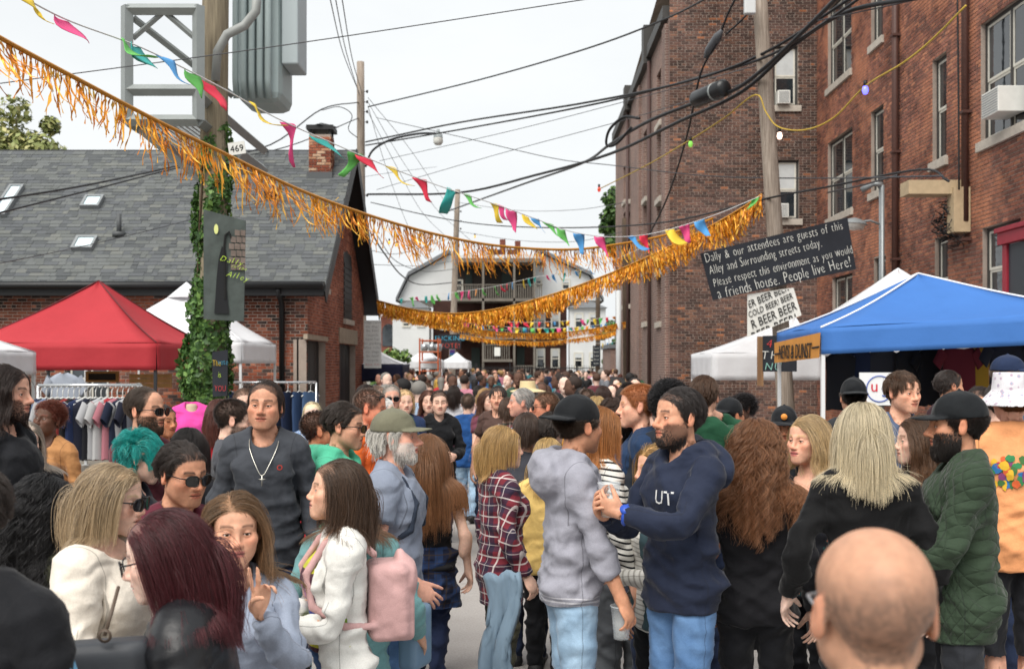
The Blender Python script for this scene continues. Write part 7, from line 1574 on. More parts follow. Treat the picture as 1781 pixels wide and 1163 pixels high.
# party lights on a yellow cord
ls = empty('light_string', (0, 0, 0)); tag(ls, 'yellow cord of coloured party bulbs slung from the leaning pole', 'string lights')
pts = [(1040, 330, 30), (1120, 290, 26), (1198, 245, 22.8), (1260, 205, 20.8), (1314, 165, 19.4), (1332, 195, 19.2), (1354, 221, 19.0), (1400, 226, 18.2), (1450, 205, 17.4), (1505, 150, 16.5), (1570, 110, 15.4), (1620, 70, 14.8), (1680, 10, 14)]
m = MB(); m.tube(spline([W(*q) for q in pts], 6), .013, 6); m.obj('cord', plain('yellow cord', 'b89a3a', .6), ls, True)
def emis(name, col, e):
    m_, N, L, b = new_mat(name); b.inputs['Base Color'].default_value = rgba(col); b.inputs['Emission Color'].default_value = rgba(col); b.inputs['Emission Strength'].default_value = e; b.inputs['Roughness'].default_value = .2; return m_
for (px, py, Y, cl, e) in ((1505, 152, 16.5, '5a5cf0', 2.2), (1356, 232, 19.0, 'ffd9c4', 1.6), (1201, 247, 22.6, '7ec850', .5), (1042, 327, 30, 'd8382f', .5), (826, 410, 50, 'e0a050', .8), (690, 424, 40, 'ffb040', .8), (677, 420, 40, 'ffb040', .8)):
    s_ = Y / 19; m = MB(); k = W(px, py, Y); m.lathe([(.0, .05), (.035, .03), (.05, -.03), (.03, -.08), (0, -.09)], c=k + Vector((0, 0, -.02)), n=12); b_ = m.obj('bulb', emis('bulb glass ' + cl, cl, e), ls, True); m = MB(); m.tube([k + Vector((0, 0, .02)), k + Vector((0, 0, .10))], .03, 8); m.obj('socket', CABLE, b_, True)
# ---- gold fringe garlands
def foil():
    m, b, L, tex, ramp, mix, mth, bump, pos, rnd = node_mat('gold foil'); L.new(ramp(rnd, [(0, 'b0641a'), (.3, 'e08a1e'), (.65, 'f0a428'), (1, 'fac858')]), b.inputs['Base Color']); b.inputs['Metallic'].default_value = .3; b.inputs['Roughness'].default_value = .36; return m
FOIL = foil()
def garland(label, pts, L0, n, wind, seed, wid=.010, clump=.5, dens=None):
    rg = np.random.default_rng(seed); root = empty('fringe_garland', (0, 0, 0)); tag(root, label, 'garland', 'gold fringe garlands over the alley')
    C = spline([W(*q) for q in pts], 10); Cn = np.array([tuple(p) for p in C]); m = MB(); m.tube(C, .020, 5); m.obj('cord', plain('amber ribbon', 'b0761e', .4), root, True)
    sd = np.r_[0, np.cumsum(np.linalg.norm(np.diff(Cn, axis=0), axis=1))]; t = np.sort(rg.uniform(0, sd[-1], n)); P0 = np.stack([np.interp(t, sd, Cn[:, i]) for i in range(3)], 1); T = np.gradient(Cn, axis=0); T /= np.linalg.norm(T, axis=1, keepdims=True); Tt = np.stack([np.interp(t, sd, T[:, i]) for i in range(3)], 1)
    ck = np.sin(t * 2.1 + 2 * np.sin(t * .7 + seed)) + .6 * np.sin(t * 5.3 + seed); seg = 6; ln = L0 * (.55 + .5 * rg.random(n) + .18 * ck * clump)
    ang = wind * (.5 + .9 * rg.random(n)) + .35 * rg.normal(size=n) * clump + .25 * ck; sw = rg.normal(0, .25, n); V = np.zeros((n, seg + 1, 2, 3)); p = P0.copy(); p[:, 1] += rg.normal(0, .012, n)
    for s_ in range(seg + 1):
        f = s_ / seg; a = ang * (.35 + 1.1 * f) + .25 * np.sin(4 * f + rg.uniform(0, 6, n)) * clump; d = np.stack([np.sin(a) * np.cos(sw), np.sin(sw) * .5, -np.cos(a)], 1)
        tw = rg.uniform(0, 3.1) + f * 2.2 + 3 * rg.random(n) * 0 + sw * 8; w = np.stack([np.cos(tw), np.sin(tw), .25 * np.sin(tw * 2)], 1) * wid * (1 - .3 * f) / 2
        V[:, s_, 0], V[:, s_, 1] = p - w, p + w; p = p + d * (ln / seg)[:, None]
    V = V.reshape(-1, 3); b = (np.arange(n) * (seg + 1) * 2)[:, None]; F = np.concatenate([b + np.array((2 * i, 2 * i + 1, 2 * i + 3, 2 * i + 2)) for i in range(seg)]); me = to_mesh('fringe', V, F, True); me.materials.append(FOIL); o = bpy.data.objects.new('fringe', me); COL.objects.link(o); o.parent = root; o['kind'] = 'stuff'; return root
garland('longest gold fringe garland sweeping down from the upper left', [(-60, 25, 7.6), (0, 66, 8), (150, 146, 9), (280, 214, 10), (400, 272, 11), (520, 330, 12.2), (640, 374, 13.5), (760, 408, 15), (870, 428, 16.3), (990, 434, 17.4), (1080, 424, 18.2), (1160, 408, 18.9), (1240, 380, 19.3)], .46, 680, .30, 1, .020, 1.0)
garland('gold fringe garland rising right to the leaning pole', [(655, 522, 33), (720, 538, 31), (790, 545, 29), (870, 536, 27), (960, 512, 25), (1050, 480, 23.3), (1130, 445, 22), (1220, 402, 20.7), (1290, 362, 19.8), (1325, 338, 19.4)], .46, 2300, .12, 2, .026, .5)
garland('lower far gold fringe garland, upper of the two', [(657, 532, 33), (720, 552, 35), (790, 566, 37), (870, 578, 38.5), (950, 580, 39.5), (1030, 572, 40), (1088, 560, 40.6)], .24, 1500, .1, 3, .028, .5)
garland('lowest far gold fringe garland', [(800, 582, 48), (870, 592, 48), (950, 594, 48), (1035, 584, 48), (1086, 572, 46)], .22, 900, .1, 4, .034, .5)
# ---- bunting
FCOL = {'p': 'd8487f', 'r': 'd42f48', 'y': 'd8b93a', 'g': '5fae54', 't': '2f9a94', 'b': '4a90c8', 'o': 'd98a3a'}
def bunting(label, cord, flags, seed=0, cordr=.007):
    rg = random.Random(seed); root = empty('bunting', (0, 0, 0)); tag(root, label, 'bunting', 'flag bunting over the alley'); C = spline([W(*q) for q in cord], 8); m = MB(); m.tube(C, cordr, 5); m.obj('cord', plain('white cord', 'c9c9c9', .7), root, True)
    pxs = [VPX + p.x * FPX / p.y for p in C]; pys = [HZY - (p.z - CAMZ) * FPX / p.y for p in C]
    for (px, py, sz, cl, wind) in flags:
        i = min(range(len(C)), key=lambda k: (pxs[k] - px) ** 2 + (pys[k] - py) ** 2 * .2); p = C[i]; d = (C[min(i + 1, len(C) - 1)] - C[max(i - 1, 0)]).normalized(); w = sz * p.y / FPX; P = []; n = 7; ph = rg.uniform(0, 6); r1 = rg.uniform(.3, 1); w *= 1.03
        for a in range(n + 1):
            v = a / n; row = []
            for b in range(5):
                u = (b / 4 - .5) * (1 - v * (.92 if r1 > .75 else .45)); q = p + d * (u * w * .8); fall = Vector((math.sin(wind * .8 * (0.5 + .5 * v)), .45 * math.sin(wind * 1.3 + ph) * v, -math.cos(wind * .8 * (.5 + .5 * v)))); q += fall * (w * (.85 + .3 * r1) * v); q += Vector((.3, 1, .35)) * (.2 * w * math.sin(4.5 * v + 5 * u * r1 + ph)); row.append(q)
            P.append(row)
        m = MB(); m.grid(P); m.obj('flag', plain('flag ' + cl, FCOL[cl], .7), root, True, solid=.004)
bunting('large bunting of pink, teal, yellow and blue pennants from the upper left', [(-20, -40, 7), (110, 32, 8), (250, 85, 9.2), (380, 150, 10.3), (480, 205, 11.2), (580, 250, 12.2), (680, 292, 13.2), (760, 322, 14), (860, 355, 15), (930, 380, 15.8), (990, 402, 16.4), (1060, 412, 17.2), (1140, 405, 18.2), (1240, 375, 19), (1325, 340, 19.4)],
 [(40, 8, 50, 'y', 1.1), (115, 32, 62, 'p', 1.0), (220, 70, 62, 'g', 1.25), (235, 78, 58, 't', .9), (290, 105, 55, 'b', 1.0), (330, 126, 46, 'g', .5), (372, 150, 60, 'r', .6), (440, 180, 62, 'y', 1.2), (508, 215, 58, 'p', .05), (560, 236, 54, 't', 1.15), (615, 262, 42, 'g', -.6), (632, 268, 44, 'r', 1.0), (684, 294, 42, 'y', 1.1), (733, 312, 40, 'r', .6), (785, 332, 40, 't', -.5), (815, 342, 30, 'g', 1.0), (858, 352, 30, 'y', .4), (872, 362, 26, 'p', .5), (890, 362, 36, 'p', .2), (912, 368, 30, 'y', .7), (932, 378, 26, 'b', .9), (950, 384, 32, 'g', 1.1), (972, 392, 32, 'g', .5), (1010, 406, 34, 'b', .2), (1040, 412, 36, 'p', .5), (1100, 408, 34, 'b', 1.1), (1118, 408, 30, 'r', .4), (1170, 396, 34, 'y', .9), (1190, 390, 30, 'p', .4), (1215, 384, 30, 'b', .6), (1320, 345, 22, 'g', -.8)], 1)
def row(px0, px1, step, fn, sz, seed):
    rg = random.Random(seed); return [(px, fn(px), sz * rg.uniform(.8, 1.25), rg.choice('prygtbo'), rg.uniform(-.3, .9)) for px in np.arange(px0, px1, step)]
f1 = lambda x: np.interp(x, [690, 760, 850, 930, 1010, 1060, 1130], [520, 512, 500, 482, 470, 455, 425])
bunting('bunting slung across the far porches to the brick corner', [(690, 520, 52), (760, 512, 48), (850, 500, 42), (930, 482, 36), (1010, 470, 31), (1060, 455, 27), (1130, 425, 24)], row(700, 1110, 13, f1, 13, 3), 2)
f2 = lambda x: np.interp(x, [720, 800, 900, 1000, 1090], [538, 552, 560, 557, 548]); bunting('upper of the two far low buntings', [(720, 538, 50), (800, 552, 50), (900, 560, 50), (1000, 557, 49), (1090, 548, 47)], row(730, 1085, 12, f2, 9, 5), 3)
f3 = lambda x: np.interp(x, [780, 850, 950, 1030, 1088], [557, 566, 571, 566, 556]); bunting('lower of the two far low buntings', [(780, 557, 54), (850, 566, 54), (950, 571, 54), (1030, 566, 53), (1088, 556, 50)], row(790, 1085, 9, f3, 9, 7), 4)
f4 = lambda x: np.interp(x, [970, 1040, 1110], [590, 597, 588]); bunting('short bunting low beside the dark pole', [(970, 590, 58), (1040, 597, 56), (1110, 588, 50)], row(1045, 1085, 9, f4, 9, 9), 5)
# ---- clothes on racks
def garment_flat(kind, mat, L=.72):
    m = MB(); hw = .24; P = []
    if kind == 'jeans': prof = [(0, .17), (.1, .18), (.3, .19), (.55, .18), (.95, .16)]
    else: prof = [(0, .06), (.03, .15), (.08, .23), (.14, .22), (.3, .21), (L, .22)]
    for z, w in prof:
        row_ = []
        for k in range(13):
            t = 2 * math.pi * k / 12; row_.append((w * math.cos(t), (.035 + .02 * z + .012 * math.sin(5 * t + 6 * z)) * math.sin(t), -z - .012 * math.sin(3 * t)))
        P.append(row_)
    m.grid(P); n = len(P)
    if kind == 'tee':
        for s_ in (-1, 1):
            Q = [[(s_ * (.20 + .09 * v) + .05 * math.cos(t) * s_, .045 * math.sin(t) * (1 - .2 * v), -.08 - .20 * v + .06 * math.cos(t)) for t in np.linspace(0, 6.283, 9)] for v in np.linspace(0, 1, 4)]; m.grid(Q)
    return m
def hanger(parent):
    m = MB(); m.tube([(-.2, 0, -.07), (0, 0, .02), (.2, 0, -.07)], .012, 5); m.tube([(0, 0, .02), (0, 0, .10), (.02, 0, .14), (.0, 0, .165), (-.025, 0, .14)], .006, 5); m.obj('hanger', plain('white hanger', 'd5d5d2', .4), parent, True)
def rack(label, a, b, z, items, seed):
    rg = random.Random(seed); a, b = Vector(a), Vector(b); root = empty('clothes_rack', (0, 0, 0)); tag(root, label, 'clothes rack'); CH = plain('chrome tube', 'c8cacc', .2, metal=.8)
    m = MB(); m.tube([Vector((a.x, a.y, z)), Vector((b.x, b.y, z))], .02, 8); m.obj('rail', CH, root, True)
    for p in (a, b): m = MB(); m.tube([(p.x, p.y, z), (p.x, p.y, .05)], .018, 8); m.obj('upright', CH, root, True); m = MB(); m.tube([(p.x, p.y - .25, .05), (p.x, p.y + .25, .05)], .02, 6); m.obj('foot', CH, root, True)
    for i, (kind, col, lb, tx_) in enumerate(items):
        t = (i + .5) / len(items); p = a.lerp(b, t); mt = cloth(col, name='garment cloth'); o = garment_flat(kind, mt).obj({'tee': 'hanging_shirt', 'jeans': 'hanging_jeans', 'long': 'hanging_sweater'}[kind], mt, None, True, loc=(p.x, p.y, z - .165), rot=(0, 0, rg.uniform(.75, 1.25)))
        tag(o, lb, 'shirt' if kind != 'jeans' else 'jeans', label.replace('chrome clothes rack', 'clothes') if False else 'clothes hanging on racks'); hanger(o)
        if tx_: text_mesh(tx_, .14, INK, o, (0, -.07, -.42))
cols = [('tee', '2a3a5c', 'navy'), ('tee', '7d94b8', 'pale blue'), ('tee', 'd5d6d8', 'off white'), ('long', '17181b', 'black'), ('long', '1a1b1e', 'black knitted'), ('tee', 'a83a35', 'brick red'), ('long', '15161a', 'long black'), ('tee', '22345f', 'royal navy'), ('tee', 'd9dadc', 'white'), ('long', '1d2338', 'dark navy'), ('long', '14171f', 'inky'), ('tee', 'd6d7da', 'white oversized'), ('tee', 'dcdcdc', 'white lettered'), ('tee', 'c3343c', 'bright red'), ('tee', 'd58a96', 'pink'), ('tee', '1f2a44', 'blue black'), ('tee', 'cfd0d3', 'light grey'), ('tee', '22263a', 'midnight blue'), ('long', '6d7078', 'grey')]
z = 1.71; Yr = 13.0
names = ['second from the left end of', 'at the left end of', 'near the left of', 'left of centre on', 'beside the red shirt on', 'between black tops on', 'right of the red shirt on', 'left of the white shirts on', 'first of three at the centre of', 'between white shirts on', 'beside the navy top on', 'central and large on', 'with letters in front on', 'right of the white shirts on', 'beside the bright red one on', 'right of the pink one on', 'near the right end of', 'second last at the right of', 'at the right end of']
names[0], names[1] = names[1], names[0]
rack('chrome clothes rack of shirts in front of the red tent', (tx(66, Yr), Yr, 0), (tx(236, Yr), Yr + .2, 0), z, [(k, c_, '%s %s hanging %s the long rack' % (nm, 'shirt' if k == 'tee' else 'top', nn_), 'TE' if nm == 'white lettered' else None) for (k, c_, nm), nn_ in zip(cols, names)], 1)
jn = ['2b3f63', '34507c', '1f2f4d', '4a6a96', '2a4068', '24365a', '3e5c88', '5a7aa5']; jl = ['leftmost', 'second', 'third', 'fourth', 'fifth', 'sixth', 'seventh', 'rightmost']
rack('chrome clothes rack of jeans beside the downpipe', (tx(392, 18.5), 18.5, 0), (tx(548, 18.5), 18.6, 0), 1.66, [('jeans', c_, 'blue jeans hanging %s on the short rack by the downpipe' % l_, None) for c_, l_ in zip(jn, jl)], 2)
# stall stock under the blue tent
for i, (px, py, Y, c_, kd, lb) in enumerate(((1462, 612, 15.2, '26282e', 'long', 'black sweatshirt hung at the left of the blue stall'), (1492, 608, 15.4, '2a3758', 'long', 'navy sweatshirt hung above the small white sign'), (1535, 606, 15.4, '43454e', 'long', 'charcoal sweatshirt hung behind the young man'), (1585, 606, 15.3, '25262b', 'long', 'black sweatshirt hung at the middle of the blue stall'), (1622, 604, 15.2, '14161c', 'tee', 'black shirt with a ring print in the blue stall'), (1668, 600, 14.8, '7a2030', 'tee', 'maroon shirt hung beside a golden sleeve'), (1695, 602, 14.9, 'c9a030', 'tee', 'golden yellow shirt hung behind the maroon one'), (1752, 592, 13.6, '1c2030', 'tee', 'dark shirt hung at the right end of the blue stall'))):
    mt = cloth(c_, name='garment cloth'); k = W(px, py, Y); o = garment_flat(kd, mt, .8).obj('hanging_shirt', mt, None, True, loc=k, rot=(0, 0, .15 * (-1) ** i)); tag(o, lb, 'shirt', 'clothes hanging in the blue stall'); hanger(o)
m = MB(); m.tube([W(1440, 598, 15.4), W(1780, 585, 14.4)], .015, 6); tag(m.obj('hanging_rail', LEGW, None), 'white rail holding shirts under the blue tent', 'rail')
o = MB(); k = W(1529, 676, 12.7); o.cbox((0, 0, 0), (.46, .02, .38)); o = tag(o.obj('logo_sign', plain('white sign', 'd6d7d8', .6), None, loc=k), 'white sign with a blue ring and red and blue letters in the stall', 'sign')
m = MB(); m.tube([(.15 * math.cos(t) + .0, -.014, .15 * math.sin(t)) for t in np.linspace(0, 6.283, 28)], .007, 5, cap=False); m.obj('ring', plain('sign blue', '2a4a9a', .6), o); text_mesh('u', .19, plain('sign red', 'c02a3a', .6), o, (-.06, -.016, -.03)); text_mesh('s', .19, plain('sign blue', '2a4a9a', .6), o, (.06, -.016, -.09))
tb = empty('stall_table', (bx0 + 1.4, 13.6, 0)); tag(tb, 'table of the blue stall under a white cloth', 'table'); m = MB(); m.box((-1.2, -.35, .72), (1.2, .35, .76)); m.obj('tabletop', LEGW, tb); m = MB(); m.box((-1.22, -.37, .1), (1.22, -.36, .765)); m.obj('tablecloth', WHITE, tb)
for x in (-1.1, 1.1): m = MB(); m.box((x - .02, -.02, 0), (x + .02, .02, .72)); m.obj('leg', LEGW, tb)
# things under the red tent
k = W(262, 662, 19.6); m = MB(); [m.box((-.38, -.01, -.12 + i * .083), (.38, .012, -.045 + i * .083)) for i in range(3)]; tag(m.obj('wooden_crate', wood_mat('pale crate wood', 'b48a52', 'd0a870'), None, loc=k), 'pale wooden crate side standing at the back of the red tent', 'crate')
k = W(178, 655, 19.8); o = MB(); [o.box(a_, b_) for a_, b_ in (((-.3, -.02, -.1), (.3, .02, -.06)), ((-.3, -.02, .06), (.3, .02, .1)), ((-.3, -.02, -.06), (-.25, .02, .06)), ((.25, -.02, -.06), (.3, .02, .06)))]; o = tag(o.obj('picture_frame', plain('gilt wood', 'a87838', .5), None, loc=k), 'gilt picture frame hanging at the back of the red tent', 'picture frame'); m = MB(); m.box((-.25, 0, -.06), (.25, .01, .06)); m.obj('canvas', plain('dark canvas', '2b2620', .8), o)
k = W(112, 655, 15.9); o = garment_flat('tee', cloth('c3ccdc'), .5).obj('hanging_shirt', cloth('c3ccdc'), None, True, loc=k + Vector((0, 0, .05))); tag(o, 'pale blue denim shirt hung above the long rack', 'shirt')
# ------------------------------------------------------------------ the people one can tell apart
def H(style, col, **k): return dict(style=style, col=col, **k)
def S(col, kind='tee', pat=None, c2=None, c3=None, sc=1.0, **g):
    b = dict(tee=dict(sleeve=.62, off=.016), long=dict(sleeve=1.93, off=.013), sweater=dict(sleeve=1.93, off=.017, rib=True), hoodie=dict(sleeve=1.93, off=.019, hood=True, rib=True), jacket=dict(sleeve=1.95, off=.024, collar=.05, hem=.76),
             shirt=dict(sleeve=1.93, off=.018, collar=.03, hem=.76), top=dict(sleeve=.45, off=.009, neck='scoop'), wide=dict(sleeve=1.9, off=.02, neck='wide'))[kind]
    return dict(mat=cloth(col, pat, col2=c2, col3=c3, scale=sc, name='fabric'), g=dict(b, **g), name={'tee': 'shirt', 'long': 'shirt', 'top': 'top', 'wide': 'sweater'}.get(kind, kind), fold=.008 if kind in ('tee', 'top') else .010)
def J(col='2c3a55', c2=None, **g): return dict(mat=cloth(col, 'denim' if c2 else None, col2=c2, name='trouser cloth'), g=g, name='jeans' if c2 else 'trousers')
JB = lambda: J('4d6f9a', '6f90b6'); JL = lambda: J('86a3bd', 'b0c6d6', loose=.016); JD = lambda: J('222c44', '34425f'); BK = lambda: J('17181c')
FAIR, TAN, RUDDY, BROWN, DEEP, PALE = 'd9b19d', 'bf937a', 'cf9a85', '8a5e48', '5c3f31', 'e3c1b0'
ppl = {}
def add(k, *a, **kw): ppl[k] = person(*a, **kw); return ppl[k]
fwd = lambda x, y, z: (x, -y, z)
UP = ((0, -.3, 1), (0, -1, 0))
GR = dict(curl_r=.62, thumb_r=.5); GL = dict(curl_l=.62, thumb_l=.5)
def hold(k, sn, label, **kw):
    p, up = grip_point(ppl[k], sn); h = kw.get('h', .14); return cup(p - Vector((0, 0, h * .55)), label=label, group='plastic cups in hands', **kw)
# front row, left to right
add('D', 'person at the far left edge in a black jacket over a light blue shirt', -84, 790, 2.15, -12, skin_c=FAIR, hair=H('short', '2a211c', L=.03), shirt=S('6fa8cc'), coat=S('141519', 'jacket', open=.12, hem=.8), legs=JD(), pose=dict(head=(-62, -6, 0)))
add('C', 'woman with a blonde bob and sunglasses in a loose cream sweater'.replace('woman', 'person'), 197, 797, 3.4, 78, True, FAIR, H('bob', 'b39a78', part=.03, L=.25), S('d8cfc2', 'wide', off=.032, sloose=.02), JD(), dict(hand_r=(-.16, -.30, 1.12), hand_l=(.16, -.25, 1.0), curl_r=.7, thumb_r=.5, head=(6, -4, 0)), specs=('sun',), face=(1.03, 1.1, 1), age=.5)
add('B', 'person with dark red hair and black glasses in a black leather jacket', 284, 876, 2.72, -84, True, PALE, H('long', '48161c', L=.31, part=.02, rad=.0007, n=7000, inward=.35), S('8b8f97', 'long', off=.016, collar=.045), J('1a1b20'), dict(bend=8, head=(0, -4, 0)), specs=('clear', '15161a'), coat=dict(S('15161a', 'jacket', open=.07, hem=.86, off=.036), mat=plain('black leather', '141519', .42, .45, bump=.2, bscale=18)), face=(1.04, 1.25, 1), lips='a8606a')
add('E', 'person with slicked dark hair and sunglasses between the blonde bob and the red hair', 318, 762, 3.95, 48, skin_c='bf8a6e', hair=H('slick', '2b211c'), shirt=S('5a2230', 'tee'), legs=JD(), specs=('sun',), pose=dict(head=(6, -8, 0)), stub=.18, face=(1.1, 1.15, 1.1))
add('F', 'person with brown hair and a red neckerchief raising two fingers', 408, 848, 3.3, 20, True, 'd3a084', H('wavy', '7a5a3c', L=.34, part=-.02), S('8e97a8', 'long', off=.016), JD(), dict(hand_l=(.05, -.30, 1.40), dir_l=((0.02, -.12, 1), (-.9, -.3, .1)), curl_l=(0, 0, 1.1, 1.1), thumb_l=1.0, hand_r=(-.12, -.30, 1.08), **GR), lips='a35a58', brow='4a3426')
add('G', 'person with long brown hair in a white cardigan wearing a pink backpack', 586, 792, 3.92, -74, True, 'd8aa90', H('long', '4c3728', L=.27, part=.03), S('6a4a5a', 'top', 'multi', off=.010, hem=1.0, sleeve=0), J('34507c', '55739c'), dict(hand_r=(-.08, -.28, 1.13), dir_r=((.15, -.9, .15), (0, -.1, 1)), hand_l=(.09, -.27, 1.12), dir_l=((-.15, -.9, .1), (0, -.1, 1)), head=(-4, 6, 0), **GR, **GL), lips='b06a66', coat=dict(S('dad9d4', 'long', off=.021, open=.13, hem=.80), name='cardigan'))
hold('G', 'r', 'clear cup of dark beer in the hands of the person in the white cardigan', r1=.042)
hold('F', 'r', 'clear cup held low by the person with the red neckerchief', fill=.4)
add('H', 'person in a teal sweater standing directly behind the white cardigan', 612, 806, 4.35, 176, True, 'd0a086', H('long', '6b4a32', L=.3), S('6f9a9c', 'long', off=.018, sleeve=1.9), JB(), dict(hand_r=(-.30, -.08, .98), hand_l=(.27, .02, .92)))
add('X', 'person seen from behind with long light brown hair and a black tee', 744, 748, 6.1, 176, True, FAIR, H('long', '8e5f3d', L=.54, n=5200), S('19191c', 'top', hem=.9), J('222c48', '2f3c5c'), dict(hand_l=(.25, .0, .88), hand_r=(-.26, -.02, .88), stance=3), skirt=dict(mat=cloth('141a30', 'plaid', col2='20355a', col3='33281f', name='flannel'), g=dict(hem=.60)))
add('I', 'tall person in a charcoal long sleeve shirt with a silver cross necklace', 461, 656, 4.95, 8, skin_c='c48f74', hair=H('slick', '33261f', L=.085, recede=-.030, comb=(0, .95, 0), lift=0.02, fade=.1, grav=.3), shirt=S('3c3f45', 'long', off=.026, hem=.80), legs=JD(), pose=dict(head=(-6, 2, 2)), heavy=.06, face=(1.12, 1.2, 1.1), stub=.08)
add('W', 'old person in a faded green cap with white hair and a grey tee', 690, 704, 4.75, 82, skin_c=RUDDY, hair=H('shag', 'd8d4cb', L=.075), beard=dict(L=.02, col='dcd8d0', n=1500), shirt=S('7f8797', 'tee', off=.026, hem=.8), legs=JB(), hat=dict(mat=cloth('6c6a58', name='faded cap cloth')), pose=dict(hand_r=(-.24, -.16, .95), head=(2, 2, 0)), face=(1.05, 1.35, 1))
add('U', 'person with an undercut and sunglasses in a mint green hoodie', 600, 694, 5.2, 78, skin_c='cf9c80', hair=H('slick', '31261f', fade=.9, L=.06, comb=(0, .9, .1)), shirt=S('4fae8c', 'hoodie', off=.016), legs=JD(), specs=('sun',), pose=dict(head=(6, -4, 0)), face=(1.05, 1.2, 1.05), stub=.12)
add('K', 'bearded person with sunglasses in a maroon shirt before the clothes rack', 254, 668, 5.3, 72, skin_c='cb977c', hair=H('short', '3f3025', recede=-.012), beard=dict(L=.022, col='3d2c20'), shirt=S('5d2a34', 'long', off=.02), legs=JD(), specs=('sun',), face=(1, 1.25, 1))
add('JJ', 'person with bright teal hair turned to the right', 250, 745, 4.9, 98, True, FAIR, H('shag', '0f9a92', L=.085, comb=(.5, -.3, .2), n=5000, clump=.6, lift=.2, grav=.2, stray=.04), S('20222b', 'jacket'), JD(), dict(head=(0, -16, 0)))
add('M', 'tall person with long dark curls and a black shirt at the left edge', 12, 628, 4.4, 84, skin_c='c99a84', hair=H('wavy', '2a1c17', L=.30, wave=.012), beard=dict(L=.01, col='2a1c17'), shirt=S('1d1e22', 'long', off=.026), legs=BK(), heavy=.08, pose=dict(head=(4, -2, 0)), face=(1, 1.2, 1))
add('N', 'person with grey blonde hair and dark sunglasses in a black top', 46, 728, 5.9, 22, True, PALE, H('long', 'a79a8c', L=.30, part=.03), S('17181c', 'long'), BK(), specs=('sun',), lips='a04c54', pose=dict(hand_l=(.05, -.26, 1.14), curl_l=.5))
add('L', 'person with short auburn curls in a tan sweater by the clothes rack', 85, 682, 7.0, -12, True, DEEP, H('afro', '6a3426', L=.026, n=5000), S('a8784c', 'sweater', collar=.05), JD(), dict(head=(-8, 8, 6), hand_r=(-.1, -.25, 1.05)), lod=0)
add('O', 'person with long black curls seen from behind in an olive jacket', 84, 818, 3.65, 150, True, FAIR, H('curly', '141214', L=.36), S('3f4030', 'jacket'), JD())
add('P', 'person with cropped dark hair turned away beside the tall charcoal shirt', 408, 694, 6.0, 105, skin_c=FAIR, hair=H('crew', '2a221e'), beard=dict(L=.008, col='2a221e'), shirt=S('4a4c52', 'tee'), legs=JD(), pose=dict(head=(0, -10, 0)))
add('Q', 'person with auburn hair and a red top near the ivy pole', 384, 690, 7.4, 170, True, FAIR, H('wavy', '5a2c22', L=.26), S('b3202a', 'long'), JD())
add('R', 'person half hidden behind the cropped dark hair', 424, 672, 8.2, 20, skin_c=FAIR, hair=H('short', '5a4030'), shirt=S('5a6478', 'tee'), legs=JD())
add('Sx', 'person with white blonde hair and glasses in a blue plaid jacket', 543, 698, 9.2, 8, True, PALE, H('tied', 'd6c6a0', L=.1), S('9fb4cc', 'shirt', 'plaid', '5a7aa8', 'e8e8ea', .7), JD(), specs=('wire', '5a5040'), heavy=.06)
add('T', 'person in a bright red sweater behind the mint hoodie', 556, 714, 6.3, 110, skin_c='b9805f', hair=H('crew', '2a1d18'), shirt=S('c02732', 'sweater'), legs=JD(), heavy=.1, pose=dict(hand_r=(-.2, -.28, 1.05)))
add('V', 'person with a red face and sunglasses pushed up in an orange tee', 646, 676, 6.6, 75, skin_c='cc8468', hair=H('crew', '5b4a40', recede=-.02), shirt=S('d9662e', 'tee', off=.024), legs=JD(), heavy=.12, specs=('sun', '101012', True), pose=dict(head=(8, -8, 0)), face=(1.1, 1.2, 1))
# centre
add('Z', 'person with a blonde bob in a red and navy plaid flannel', 876, 735, 5.7, 112, True, FAIR, H('bob', 'c49c62', L=.20, part=.02), S('6e2530', 'shirt', 'plaid', '1f2438', 'cfc6c2', off=.022, hem=.70), J('3c3b2e'), dict(head=(-12, 0, 0), hand_r=(-.26, -.05, .9)), brow='8a6a42')
add('AA', 'person with blonde hair from behind in a pale yellow tee', 954, 756, 6.25, 168, True, FAIR, H('long', 'c8a468', L=.26), S('e2c176', 'tee', off=.026, hem=.88), BK(), dict(hand_l=(.26, -.1, 1.0)))
add('BB', 'person in a grey zip hoodie and backward black cap', 1008, 684, 4.35, 100, skin_c='c78f70', hair=H('crew', '3a2c22'), shirt=S('92929c', 'hoodie', 'varsity', 'c3c3c9', off=.022, sleeve=1.55, hem=.83), legs=JL(), hat=dict(mat=cloth('15171a', name='cap cloth'), back=True), pose=dict(hand_r=(-.28, -.16, .86), pole_r=(-.6, .6, -.3), curl_r=.55, thumb_r=.4, head=(24, 0, 0), bend=3), stub=.2, beard=None)
hold('BB', 'r', 'clear empty cup held low by the person in the grey hoodie', fill=0.0)
add('CC', 'person in a black and white striped shirt behind the grey hoodie', 1046, 700, 5.0, 118, True, 'd49f86', H('long', 'b0703c', L=.28), S('d8d6d0', 'long', 'stripe', '17181d'), J('55585c'), dict(head=(-10, 0, 0)))
add('DD', 'person with short black hair in a navy tee seen from behind', 1076, 716, 5.9, -150, skin_c='6a4433', hair=H('crew', '131110', n=6000), beard=dict(L=.008, col='131110'), shirt=S('27345e', 'tee', off=.022), legs=J('55585c'), pose=dict(head=(10, 0, 0), hand_l=(.22, -.3, 1.08), curl_l=.6))
add('EE', 'tall ginger person in a navy sweatshirt in profile', 1108, 668, 5.7, -92, skin_c='dfa98f', hair=H('crew', 'a8683c', fade=.4, n=6500), shirt=S('1f3350', 'sweater', off=.022), legs=JD(), pose=dict(hand_r=(-.16, -.34, 1.10), **GR), face=(1, 1.15, 1.1), brow='b07a50')
